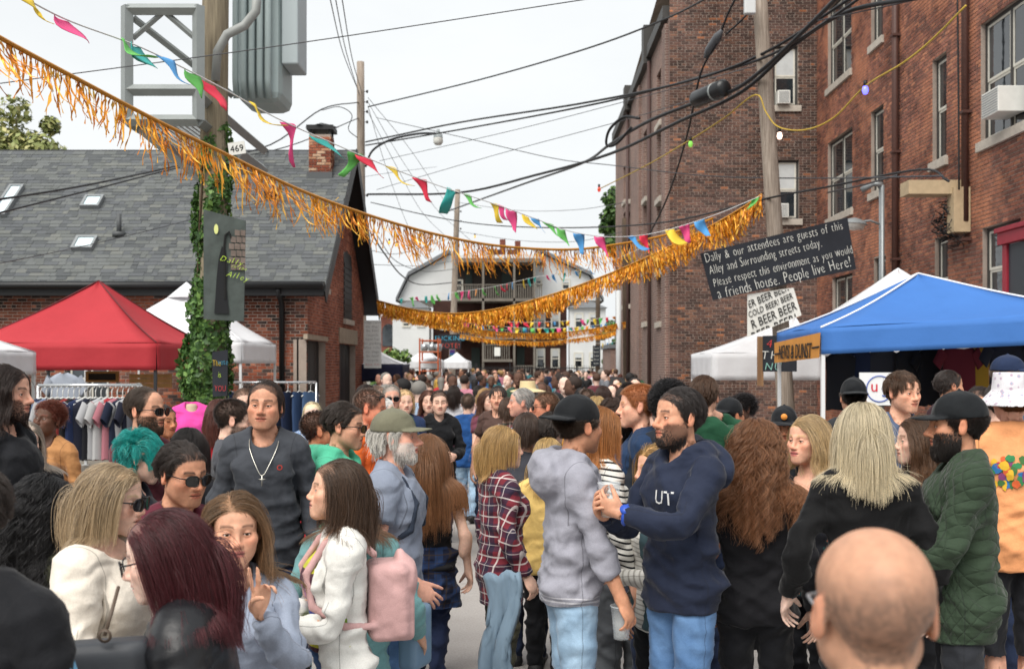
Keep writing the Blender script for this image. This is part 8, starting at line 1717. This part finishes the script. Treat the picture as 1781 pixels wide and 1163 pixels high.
q_, _u = grip_point(ppl['EE'], 'r'); cup(q_ + Vector((-.06, -.05, -.16)), h=.26, r0=.062, r1=.072, fill=0, solid_col=True, label='white plastic pitcher held beside the navy hoodie')
add('FF', 'person with a black knitted beanie behind the navy hoodie', 1164, 648, 5.6, 175, skin_c='6a4433', hair=H('afro', '0f0e10', L=.05, n=6500, rad=.0014), shirt=S('20242c', 'long'), legs=BK())
ppl['FF']['o']['label'] = 'person with a round black afro behind the navy hoodie'
add('GG', 'dark bearded person in a navy hoodie with white letters and a blue watch', 1180, 667, 4.15, -58, skin_c='c99478', hair=H('short', '241d1b', L=.045, fade=.5), beard=dict(L=.016, col='241c19', n=3600), shirt=S('20273a', 'hoodie', off=.025, hem=.80), legs=JB(), pose=dict(hand_l=(.02, -.33, 1.24), dir_l=((-.62, -.5, .45), (.1, -.4, 1)), hand_r=(-.12, -.32, 1.22), dir_r=((.3, -.6, .5), (0, -.4, 1)), pole_l=(1, .4, -.5), head=(-8, 2, 0), **GL, **GR), face=(1.05, 1.2, 1.1), eye='3a2a1e')
hold('GG', 'l', 'clear cup of beer raised by the bearded person in the navy hoodie', r1=.046, fill=.35)
add('HH', 'person with long blonde hair in a dark green vest over a striped top', 1142, 765, 4.8, -72, True, 'd8a68c', H('wavy', 'b08850', L=.38, part=.02), S('d5d2cb', 'long', 'stripe', 'a8a49c', sc=.8), BK(), dict(hand_l=(.08, -.3, 1.12), **GL), coat=dict(S('3a4f55', 'tee', sleeve=0, open=.09, hem=.85, off=.03), name='vest'))
hold('HH', 'l', 'clear cup of amber beer held by the person in the green vest', fill=.6)
add('JG', 'person with brown hair in a dark green sweater seen from behind', 1224, 648, 5.9, 172, skin_c='d8a58c', hair=H('short', '4c3424'), shirt=S('1e4a33', 'sweater', neck='crew'), legs=JD(), pose=dict(hand_r=(-.1, -.15, 1.5)))
# right
add('KK', 'person with long copper curls from behind in a black sweater', 1314, 722, 4.4, 172, True, FAIR, H('curly', '8a5a3a', L=.44, n=4600, curl=.012), S('1a1a1e', 'sweater', off=.02), BK(), dict(hand_l=(.25, .02, .88)))
add('LL', 'person with wavy blonde hair raising a hand to the mouth', 1404, 717, 4.95, -50, True, 'dca88e', H('wavy', 'c8a878', L=.34, part=-.03, n=4400), S('1a1c22', 'top', 'floral', '1c3a3a', 'a8604e', neck='scoop'), J('1a1b20'), dict(hand_r=(-.07, -.20, 1.47), dir_r=((.25, -.1, 1), (.2, -1, 0)), curl_r=.45, head=(-6, 2, 0)), lips='b25a5e')
add('MM', 'person with platinum blonde hair from behind in black velvet', 1500, 692, 3.95, 176, True, PALE, H('long', 'd6c6a4', L=.29, n=5200, grav=.45), dict(S('0d0d0f', 'long', off=.02, hem=.74), mat=cloth('0b0b0d', sheen=.25)), BK(), dict(hand_l=(.30, -.02, .95), hand_r=(-.28, -.02, .92)))
add('NN', 'bearded person in a dark cap and green quilted jacket', 1662, 678, 4.0, -104, skin_c='c08a6c', hair=H('crew', '221b18'), beard=dict(L=.034, col='1e1815', n=4200), shirt=S('2f3d2e', 'jacket', 'quilt', off=.036, hem=.74, collar=.06), legs=J('26282d'), hat=dict(mat=cloth('14171a', name='cap cloth')), pose=dict(hand_l=(.16, -.30, 1.02), hand_r=(-.2, -.28, 1.05), curl_l=.5, head=(2, -2, 0)), face=(1, 1.2, 1))
add('OO', 'person with long brown hair between the platinum hair and the quilted jacket', 1596, 716, 4.9, -88, True, FAIR, H('wavy', '5c3f2a', L=.36), S('23252c', 'long'), BK(), dict(head=(-6, 0, 0)))
add('PP', 'young person with swept brown hair in a slate blue tee under the blue tent', 1571, 644, 5.8, 10, skin_c='d9a58a', hair=H('fringe', '4d3524', L=.06, comb=(.7, -.1, .3)), shirt=S('4c5870', 'tee'), legs=JD(), pose=dict(head=(14, -2, 0)), lod=0)
add('QQ', 'person in a backward black cap before the white logo sign', 1484, 655, 6.8, 172, skin_c='c8957a', hair=H('crew', '2a211c'), hat=dict(mat=cloth('16181b', name='cap cloth'), back=True), shirt=S('2a2c30', 'tee'), legs=BK(), lod=0)
add('RR', 'person with dark tousled hair deep in the blue stall', 1652, 640, 7.8, 100, skin_c='c28e72', hair=H('short', '2b211d', L=.06), shirt=S('3a1f28', 'tee'), legs=BK())
add('SS', 'person with sunglasses and slicked hair facing left behind the quilted jacket', 1702, 669, 6.3, -30, skin_c='cd987c', hair=H('slick', '2a201b', fade=.8), shirt=S('20252e', 'tee'), legs=JD(), specs=('sun',), lod=0)
add('UU', 'person in a navy ball cap at the right edge of the stall', 1758, 616, 6.6, 70, skin_c='cf9a80', hair=H('crew', '6a5a4a'), hat=dict(mat=cloth('1f2c48', name='cap cloth')), shirt=S('3d5f86', 'tee'), legs=JD(), lod=0)
add('TT', 'person in a white floral bucket hat and peach tee with a bright print', 1758, 646, 4.95, 168, skin_c='dba68e', hair=H('crew', '8a5a38'), hat=dict(mat=cloth('d4d2d6', 'floral', col2='b9a3b4', col3='8fa7b8', scale=.8, name='floral cloth'), kind='bucket'), shirt=S('e09a68', 'tee', off=.03, hem=.76), legs=J('1c1d22', hem=.45), heavy=.1)
add('VV', 'person in a black cap with an orange badge facing the camera', 1364, 704, 6.6, -14, skin_c='b9805f', hair=H('crew', '2a211c'), beard=dict(L=.008, col='2a211c'), hat=dict(mat=cloth('17191d', name='cap cloth')), shirt=S('26282e', 'tee'), legs=BK(), lod=0, pose=dict(head=(0, -6, 0)))
add('WW', 'person with a dark afro in profile beneath the small white tent', 1292, 676, 9.5, -70, True, DEEP, H('afro', '161214', L=.05), S('2b2d33', 'long'), BK())
add('A', 'bald person with a shaved head seen from behind at the lower right', 1519, 906, 1.55, 177, skin_c='b98c72', hair=H('none', '4a3f39', shade=.62), shirt=S('2a2c31', 'tee'), legs=JD(), face=(1.0, 1, 1), lod=0)
glasses(ppl['A']['G'], ppl['A']['o'], 'wire', '8a8c90')
# middle distance
MID = [
 ('broad person in a blue sweater and light jeans walking away', 814, 684, 13.6, 178, 0, FAIR, H('crew', '4a3d33'), S('1f4a82', 'sweater'), 'L', None, dict(step=9, stance=3)),
 ('person in a black hoodie with a chest print holding a cup', 764, 676, 11, 10, 0, FAIR, H('short', '3a2a20'), S('141518', 'hoodie'), 'D', None, dict(hand_l=(.12, -.3, 1.1), curl_l=.6)),
 ('person with auburn hair in a plum top beside the black hoodie', 746, 676, 11.8, 5, 1, FAIR, H('wavy', '5a3020', L=.26), S('4a1f34', 'long', neck='v'), 'D', None, None),
 ('grey haired person with sunglasses in a green jacket', 681, 666, 10.2, 12, 0, RUDDY, H('short', '8d8880', L=.03), S('1f4a34', 'jacket'), 'D', 'sun', None),
 ('person with a blonde bob in a navy jacket by the navy tent', 704, 674, 10.8, 18, 1, FAIR, H('bob', 'c8a878', L=.18), S('2a3a5c', 'jacket', open=.08), 'D', None, None),
 ('person with a white cap of hair behind the red face', 668, 688, 9.0, 85, 1, PALE, H('short', 'd8d6d2', L=.06), S('a8a8ac', 'long'), 'D', None, None),
 ('person with swept black hair in a brown tee', 866, 670, 11.2, -14, 0, 'd3a086', H('fringe', '241d1a', L=.06), S('4d3a34', 'tee'), 'D', None, dict(head=(8, 0, 0))),
 ('person with thick silver hair in a pale blue shirt', 906, 672, 8.6, -86, 0, RUDDY, H('short', '9a9894', L=.055, n=2600), S('8c9cb8', 'shirt'), 'D', None, None),
 ('person with a brown crew cut and sunglasses facing left', 948, 682, 8.4, -82, 0, 'c8866a', H('crew', '5a4636'), S('3d4c66', 'jacket'), 'D', 'sun', None),
 ('person in a black cap and mustard yellow tee', 968, 681, 9.6, 160, 0, FAIR, H('crew', '3a2c22'), S('d0953c', 'tee'), 'D', 'capb', None),
 ('person in a wide straw sun hat', 918, 662, 12.5, 5, 0, 'a06a4c', H('crew', '2a211c'), S('b9a888', 'shirt'), 'D', 'straw', None),
 ('person with long black hair and a dark floral top near the straw hat', 926, 684, 11.0, -10, 1, 'c9947a', H('long', '1a1516', L=.28), S('1d1d22', 'top', 'floral', '6a2f3a', None), 'D', None, None),
 ('person with a brown topknot in a plaid coat behind the silver hair', 884, 690, 9.4, 172, 1, FAIR, H('tied', '4a3426', L=.1), S('6a4040', 'shirt', 'plaid', '2b3a30', 'b0a8a0'), 'D', None, None),
 ('person with long chestnut hair laughing behind the brown tee', 850, 676, 12.2, 30, 1, FAIR, H('wavy', '5a3624', L=.3), S('6a3a48', 'top'), 'D', None, dict(hand_r=(-.1, -.3, 1.15))),
 ('person with a fair ponytail in a blue patterned shirt', 846, 674, 14.4, 120, 1, FAIR, H('tied', 'b8925e', L=.12), S('4a6a9a', 'shirt', 'floral', 'c8d0dc', None), 'D', None, None),
 ('person with dark braids just left of the blue sweater', 790, 668, 15.6, 175, 1, 'b9805f', H('long', '2a1c16', L=.24), S('c9cbd0', 'tee'), 'D', None, None),
 ('dark haired person just right of the blue sweater', 834, 668, 15.2, 170, 0, FAIR, H('short', '241d1a', L=.05), S('c9a8a0', 'tee'), 'D', None, None),
 ('person in a faded red tee near the dumpster', 1022, 676, 12.2, 168, 0, FAIR, H('crew', '3a2c22'), S('a8343a', 'tee'), 'D', None, None),
 ('person with a brown curly bob before the dumpster', 1064, 688, 8.3, 178, 1, FAIR, H('curly', '3d2a20', L=.2), S('3d4048', 'long'), 'D', None, None),
 ('person with blonde waves left of the ginger profile', 1038, 686, 9.0, 175, 1, FAIR, H('wavy', 'c8a468', L=.26), S('6d7078', 'long'), 'D', None, None),
 ('person with a low brown bun before the crew cut', 916, 716, 6.4, 178, 1, FAIR, H('tied', '3d2c22', L=.1), S('3a3c44', 'long'), 'D', None, None),
 ('dark haired person hidden behind the black cap', 958, 712, 6.4, 165, 0, FAIR, H('short', '2c221c', L=.05), S('4a4c55', 'tee'), 'D', None, None),
 ('person in a dark red cardigan far right of the crowd', 1050, 668, 14, 150, 1, FAIR, H('long', '3a241c', L=.26), S('8a1f30', 'long'), 'D', None, None),
 ('person with a black bob and sunglasses near the dumpster', 1012, 672, 13.5, 10, 1, FAIR, H('bob', '1a1516', L=.18), S('22242a', 'long'), 'D', 'sun', None),
 ('person with a curly dark mop under the brick corner', 1092, 660, 15, -30, 1, 'b9805f', H('afro', '1d1614', L=.06), S('1b1c20', 'long'), 'D', None, None),
 ('person in a plaid red shirt left of the centre', 742, 666, 15.5, 40, 0, FAIR, H('crew', '4a3a2c'), S('8a3a44', 'shirt', 'plaid', '4a4a5c', 'b8b0b0'), 'D', None, None),
 ('person in a dark brimmed hat left of the centre', 722, 660, 16.5, 0, 0, FAIR, H('crew', '2a211c'), S('24262c', 'jacket'), 'D', 'straw2', None),
 ('person with sunglasses in a white tee beside the navy tent', 658, 668, 12, 60, 0, FAIR, H('short', '6a5444', L=.04), S('c9cbd0', 'tee'), 'D', 'sun', None),
 ('person with a dark ponytail beside the brick house door', 640, 668, 11.5, 100, 1, FAIR, H('tied', '2a1d18', L=.1), S('5a2f3a', 'long'), 'D', None, None),
 ('stooping person with black hair behind the teal hair', 330, 738, 5.6, 170, 1, FAIR, H('long', '1d1614', L=.26), S('24252b', 'long'), 'D', None, None),
 ('person with dark hair half hidden behind the maroon shirt', 285, 700, 7.5, 60, 0, 'b9805f', H('short', '1d1614', L=.05), S('1d1f25', 'long'), 'D', None, None),
 ('person in a black watch cap behind the copper curls', 1272, 690, 7.6, 120, 0, 'b9805f', H('crew', '1d1614'), S('2d3038', 'long'), 'D', 'capb', None),
 ('person in dark clothes in the deep shade right of the quilted jacket', 1740, 660, 5.9, 150, 0, FAIR, H('short', '2a211c'), S('2b3040', 'long'), 'D', None, None),
]
for lb, px, top, D, yw, fm, sk, hr, sh, lg, ex, ps in MID:
    hat = {'capb': dict(mat=cloth('16181b', name='cap cloth'), back=True), 'straw': dict(mat=plain('straw', 'cdbb92', .9), kind='straw'), 'straw2': dict(mat=plain('black felt', '1b1a1c', .9), kind='straw')}.get(ex)
    person(lb, px, top, D, yw, bool(fm), sk, hr, sh, JL() if lg == 'L' else JD(), ps, specs=('sun',) if ex == 'sun' else None, hat=hat)
# ---- distant crowd: each person a single small figure
def far_parts(fem, pi):
    poses = [dict(), dict(hand_r=(-.12, -.3, 1.1)), dict(hand_l=(.15, -.28, 1.15), twist=12), dict(step=12)]; t = body_template(fem, 0.0, 2); G = solve_pose(poses[pi]); Vb = t['V'].copy(); gs = [garment('top', fem, 0.0, .04, sleeve=(1.9, .6)[pi % 2], off=.02), garment('legs', fem, 0.0, .045)]
    for g in gs: ins = g['F'].sample(t['V']) < 0; Vb[ins] -= t['N'][ins] * .03
    F = Field(axis((-.16, .16, .02)), axis((-.2, .2, .02)), axis((1.30, 1.80, .02))); F.apply(Ell('head', HC + np.array((0, .028, .034), f32), (.086, .102, .090)))
    if fem: F.apply(Cap('head', HC + np.array((0, .055, 0), f32), HC + np.array((0, .075, -.19), f32), .085, .075, .03))
    F.apply(Ell('head', HC + np.array((0, -.10, -.045), f32), (.062, .085, .088)), sub=True, k=.02); Vh, Qh = F.mesh(); Rg, tg = G['head']
    return [(skin(Vb, t['W'], G), t['T'], 0)] + [(skin(g['V'], g['W'], G), g['Q'], i + 1) for i, g in enumerate(gs)] + [((Vh @ Rg.T + tg).astype(f32), Qh, 3)]
FP = {}; m_, N_, L_, b_ = new_mat('crowd cloth and skin'); a_ = N_.new('ShaderNodeAttribute'); a_.attribute_name = 'Col'; L_.new(a_.outputs['Color'], b_.inputs['Base Color']); b_.inputs['Roughness'].default_value = .8; FARM = m_
def far_person(label, group, x, Y, yaw, fem, pi, cols, h):
    if (fem, pi) not in FP:
        V, F, R, o = [], [], [], 0
        for v, f, r in far_parts(fem, pi):
            if f.shape[1] == 3: f = np.c_[f, f[:, 2]]
            V.append(v); F.append(f + o); R.append(np.full(len(v), r)); o += len(v)
        FP[(fem, pi)] = (np.concatenate(V), np.concatenate(F), np.concatenate(R))
    V, F, R = FP[(fem, pi)]; me = bpy.data.meshes.new('person'); me.from_pydata(V.tolist(), [], [tuple(q) if q[2] != q[3] else tuple(q[:3]) for q in F.tolist()])
    me.polygons.foreach_set('use_smooth', [True] * len(me.polygons)); ca = me.color_attributes.new('Col', 'FLOAT_COLOR', 'POINT'); c = np.array([(*lin(q)[:3], 1) for q in cols], f32)[R]; ca.data.foreach_set('color', np.ascontiguousarray(c).ravel()); me.materials.append(FARM)
    o = bpy.data.objects.new('person', me); COL.objects.link(o); o.location = (x, Y, 0); o.rotation_euler = (0, 0, math.radians(yaw)); s = h / 1.75; o.scale = (s, s, s); return tag(o, label, 'person', group)
rg = random.Random(21); TOPS = [('black', '17181c'), ('navy', '222c48'), ('grey', '6a6d74'), ('white', 'c9cacc'), ('red', 'a8282f'), ('dark green', '2a4636'), ('blue', '3d5f92'), ('maroon', '5d2630'), ('teal', '2f6c74'), ('tan', 'a58a66'), ('pink', 'b9788a'), ('yellow', 'c9a048'), ('charcoal', '303238'), ('pale blue', '93a8c0')]
HAIRS = [('black', '131011'), ('dark brown', '2a1d16'), ('brown', '422c20'), ('dark brown', '241812'), ('brown', '4a3326'), ('blonde', '9a7a4c'), ('grey', '77746f'), ('auburn', '4a2418')]; SK = [FAIR, TAN, PALE, BROWN, DEEP, RUDDY]
placed = []; tries = 0
while len(placed) < 175 and tries < 9000:
    tries += 1; Y = 13.5 + 44 * rg.random() ** 1.15; x = rg.uniform(tx(655, Y), tx(1112, Y)); x = max(-4.4, min(4.0, x)) if Y < 40 else x
    if Y > 20 and abs(x - tx(1092, 36)) < 1.0 and abs(Y - 36) < 1.2: continue
    if any(abs(x - a) < .42 and abs(Y - b) < .55 for a, b in placed): continue
    if Y < 17 and 755 < VPX + x * FPX / Y < 865: continue
    placed.append((x, Y)); fem = rg.random() < .48; tn, tc = rg.choice(TOPS); hn, hcl = rg.choice(HAIRS); zone = 'left of centre' if VPX + x * FPX / Y < 800 else ('in mid alley' if VPX + x * FPX / Y < 960 else 'near the brick corner'); dist = 'distant' if Y > 26 else 'small'
    lb = '%s person with %s%s hair in a %s top %s' % (dist, 'long ' if fem else 'short ', hn, tn, zone); far_person(lb, lb.replace('person', 'people'), x, Y, rg.choice((0, 20, -30, 180, 170, 200, 90, -90, 150)), fem, rg.randrange(4), (rg.choice(SK), tc, rg.choice(('2c3a55', '1b1c20', '4d6f9a', '55534c')), hcl), rg.uniform(1.58, 1.68) if fem else rg.uniform(1.68, 1.82))
# ---- things people wear or carry
def carried(name, F, mat, r, label, cat, bone='chest'):
    o = field_obj(name, F, mat, None, r['G'], bone); q = r['o']; o.location, o.rotation_euler, o.scale = q.location, q.rotation_euler, q.scale; return tag(o, label, cat)
def backpack(r, col, label, w=.115, h=.10, zc=1.18):
    F = Field(axis((-.25, .25, .012)), axis((-.2, .42, .012)), axis((.9, 1.56, .012)))
    F.apply(Box('chest', (0, .215, zc), (w - .04, .045, h + .02), .04)); F.apply(Box('chest', (0, .285, zc - .07), (w - .055, .012, .07), .025, .008)); F.apply(Cap('chest', (0, .30, zc + .085), (0, .27, zc + h + .05), .10, .06, .012, sc=(1, 2.4, 1)))
    for sx in (-1, 1):
        P = [(sx * .075, .15, 1.38), (sx * .085, .06, 1.465), (sx * .09, -.05, 1.435), (sx * .10, -.125, 1.32), (sx * .125, -.105, 1.19), (sx * .15, .02, 1.11), (sx * .10, .17, 1.09)]
        for a, b in zip(P[:-1], P[1:]): F.apply(Cap('chest', a, b, .016, .016, .006))
    return carried('backpack', F, cloth(col, name='backpack cloth'), r, label, 'backpack')
backpack(ppl['G'], 'c39c9a', 'dusty pink backpack worn over the white cardigan'); backpack(ppl['W'], '2c3442', 'navy backpack worn by the old person in the faded cap')
def bag(loc, sz, col, label, rot=0):
    F = Field(axis((-.3, .3, .014)), axis((-.2, .2, .014)), axis((-.25, .5, .014))); F.apply(Box('x', (0, 0, 0), (sz[0] - .02, sz[1] * .45, sz[2]), .022)); F.apply(Box('x', (0, -sz[1] * .45 - .018, sz[2] * .45), (sz[0] - .035, .004, sz[2] * .5), .008, .004))
    for a, b in () and (((-.09, 0, sz[2] * .6), (-.035, 0, .19)), ((-.035, 0, .19), (.035, 0, .19)), ((.035, 0, .19), (.09, 0, sz[2] * .6))): F.apply(Cap('x', a, b, .007, None, .006))
    V, Q = F.mesh(); me = to_mesh('handbag', V, Q); me.materials.append(plain('bag leather', col, .5, var=.1)); o = bpy.data.objects.new('handbag', me); COL.objects.link(o); o.location = loc; o.rotation_euler = (0, 0, rot); return tag(o, label, 'handbag')
bag(W(180, 1190, 2.85), (.115, .05, .095), '3a3d42', 'dark grey leather handbag of the person in the cream sweater', .3); bag(W(722, 1105, 4.95), (.085, .06, .12), '6f8aa2', 'pale denim bag hanging beside the teal sweater', 1.2)
m = MB(); a = W(182, 1105, 2.8); b = W(206, 1020, 2.9); m.tube([a, a.lerp(b, .5) + Vector((.01, -.03, 0)), b], .005, 6); m.lathe([(.012, .003), (.019, 0), (.012, -.003)], c=a, n=12, M=Matrix.Rotation(1.57, 4, 'X')); q = m.obj('strap', plain('brown strap', '5a4c40', .5), None, True); hb = next(o for o in COL.objects if o.get('label', '').startswith('dark grey leather')); q.parent = hb; q.matrix_parent_inverse = Matrix.LocRotScale(hb.location, hb.rotation_euler, hb.scale).inverted()
# denim jacket over an arm
rgj = random.Random(4); P = []
for i in range(15):
    v = i / 14; a = W(842 + 9 * math.sin(v * 5), 1000 + 170 * v, 5.2); b = W(902 - 12 * v + 7 * math.sin(v * 7), 992 + 195 * v, 5.1); P.append([a.lerp(b, k / 12) + Vector((0, .022 * math.sin(k * .9 + v * 4) * (.3 + v) + .012 * math.sin(k * 2.3 + 11 * v) + .012 * math.sin(k * 3.4 + 5 * math.sin(4 * v)), .01 * math.sin(k))) for k in range(13)])
m = MB(); m.grid(P); tag(m.obj('denim_jacket', cloth('8aa6be', 'denim', col2='b3c8d6', name='washed denim'), None, True, solid=.02), 'light blue denim jacket hanging over the arm by the plaid flannel', 'jacket')
# necklace, watch, cap badge, chest letters
r = ppl['I']; m = MB(); pts = [(-.075, -.035, 1.47), (-.068, -.10, 1.42), (-.035, -.150, 1.34), (0, -.166, 1.285), (.035, -.150, 1.34), (.068, -.10, 1.42), (.075, -.035, 1.47)]; m.tube(spline(pts, 4), .0026, 5); m.tube([(0, -.172, 1.285), (0, -.172, 1.235)], .004, 4); m.tube([(-.016, -.172, 1.268), (.016, -.172, 1.268)], .004, 4); xf(m, r['G'], 'chest').obj('necklace', plain('silver', 'c9c6bc', .25, metal=.8), r['o'], True)
r = ppl['GG']; S_, E_, W_, u_, f_, n_ = hand_frame(1); m = MB(); c = W_ - u_ * .02; m.tube([c + (f_ * math.cos(t) + n_ * math.sin(t)) * .038 for t in np.linspace(0, 6.283, 15)], .010, 6, cap=False); k = c - n_ * .042; m.lathe([(.0, .006), (.021, .006), (.022, -.006), (0, -.006)], c=k, n=14, M=Vector(n_).to_track_quat('Z', 'Y').to_matrix().to_4x4()); xf(m, r['G'], 'forel').obj('watch', plain('blue watch', '2c4fae', .35), r['o'], True)
from mathutils.bvhtree import BVHTree
def chest_print(r, s, size, mat, z, xo=0.0, back=False):
    t = text_mesh(s, size, mat, None, (0, 0, 0), ext=0); sh = r['shirt'].data; bv = BVHTree.FromPolygons([v.co for v in sh.vertices], [tuple(p.vertices) for p in sh.polygons]); Rg, tg = r['G']['chest']
    for v in t.data.vertices:
        o = Vector(Rg @ np.array((-(v.co.x) * -1 + xo if not back else -v.co.x + xo, (.27 if back else -.25), v.co.z + z)) + tg); d = Vector(Rg @ np.array((0, -1 if back else 1, 0))); h = bv.ray_cast(o, d)
        v.co = (h[0] - d * .003) if h[0] else o
    t.name = 'print'; t.parent = r['o']; t.location = (0, 0, 0)
chest_print(ppl['GG'], 'UT', .085, plain('white print', 'cfcfcf', .8), 1.27, .06); chest_print(ppl['I'], 'o', .06, plain('red print', 'a8382f', .8), 1.31, .085)
r = ppl['VV']; m = MB(); c = HC + np.array((0, -.098, .07)); m.lathe([(0, .004), (.02, .003), (.021, 0)], c=c, n=12, M=Matrix.Rotation(1.45, 4, 'X')); xf(m, r['G']).obj('badge', plain('orange badge', 'd98a3a', .6), r['o'], True)
r = ppl['TT']; rgp = random.Random(3)
PC = ('b8323c', '2f7a4a', 'd0a82e', '2f6fa8', 'c85a2e', '3f6a3a', '7a3a6a')
for i, (x, z, w, h, c) in enumerate((rgp.uniform(-.14, .14), 1.27 + rgp.uniform(-.075, .075), rgp.uniform(.012, .03), rgp.uniform(.015, .035), PC[k % 7]) for k in range(38)):
    sh = r['shirt'].data; bv = BVHTree.FromPolygons([v.co for v in sh.vertices], [tuple(p.vertices) for p in sh.polygons]); Rg, tg = r['G']['chest']; V = []
    for k in range(14): t = 6.283 * k / 14; q = .75 + .35 * rgp.random(); o = Vector(Rg @ np.array((x + w * q * math.cos(t), 1.2, z + h * q * math.sin(t))) + tg); hh = bv.ray_cast(o, Vector(Rg @ np.array((0, -1, 0)))); V.append(hh[0] + Vector(Rg @ np.array((0, .004 + .0002 * i, 0))) if hh[0] else o)
    c0 = sum(V, Vector()) / 14; hh = bv.ray_cast(c0 + Vector(Rg @ np.array((0, .5, 0))), Vector(Rg @ np.array((0, -1, 0)))); V.append((hh[0] if hh[0] else c0) + Vector(Rg @ np.array((0, .0045 + .0002 * i, 0)))); m = MB(); m.add(V, [(14, k, (k + 1) % 14) for k in range(14)]); m.obj('print', plain('print ' + c, c, .8), r['o'])
# pink polo on a dress form
F = garment('top', True, 0.0, .0135, sleeve=.55, off=.016, collar=.03); me = to_mesh('polo_shirt', F['V'], F['Q']); attr_rest(me, F['V']); me.materials.append(cloth('d8489a', name='pink cotton')); k = W(333, 760, 11.2); o = bpy.data.objects.new('polo_shirt', me); COL.objects.link(o); sc_ = (CAMZ + (635 - 706) / 1900 * 11.2) / 1.475; o.location = (k.x, 11.2, 0); o.rotation_euler = (0, 0, .35); o.scale = (sc_,) * 3; tag(o, 'bright pink polo shirt on a dress form by the ivy pole', 'shirt')
m = MB(); m.lathe([(.0, 1.50), (.045, 1.495), (.055, 1.47), (.06, 1.40), (.13, 1.3), (.12, 1.05), (.15, .88), (.03, .86), (.02, .05), (.16, .03), (.16, 0)], n=18); f = m.obj('dress_form', plain('linen form', 'b9a48c', .8), None, True, loc=o.location); f.scale = (sc_,) * 3; tag(f, 'linen dress form wearing the pink polo shirt', 'dress form')
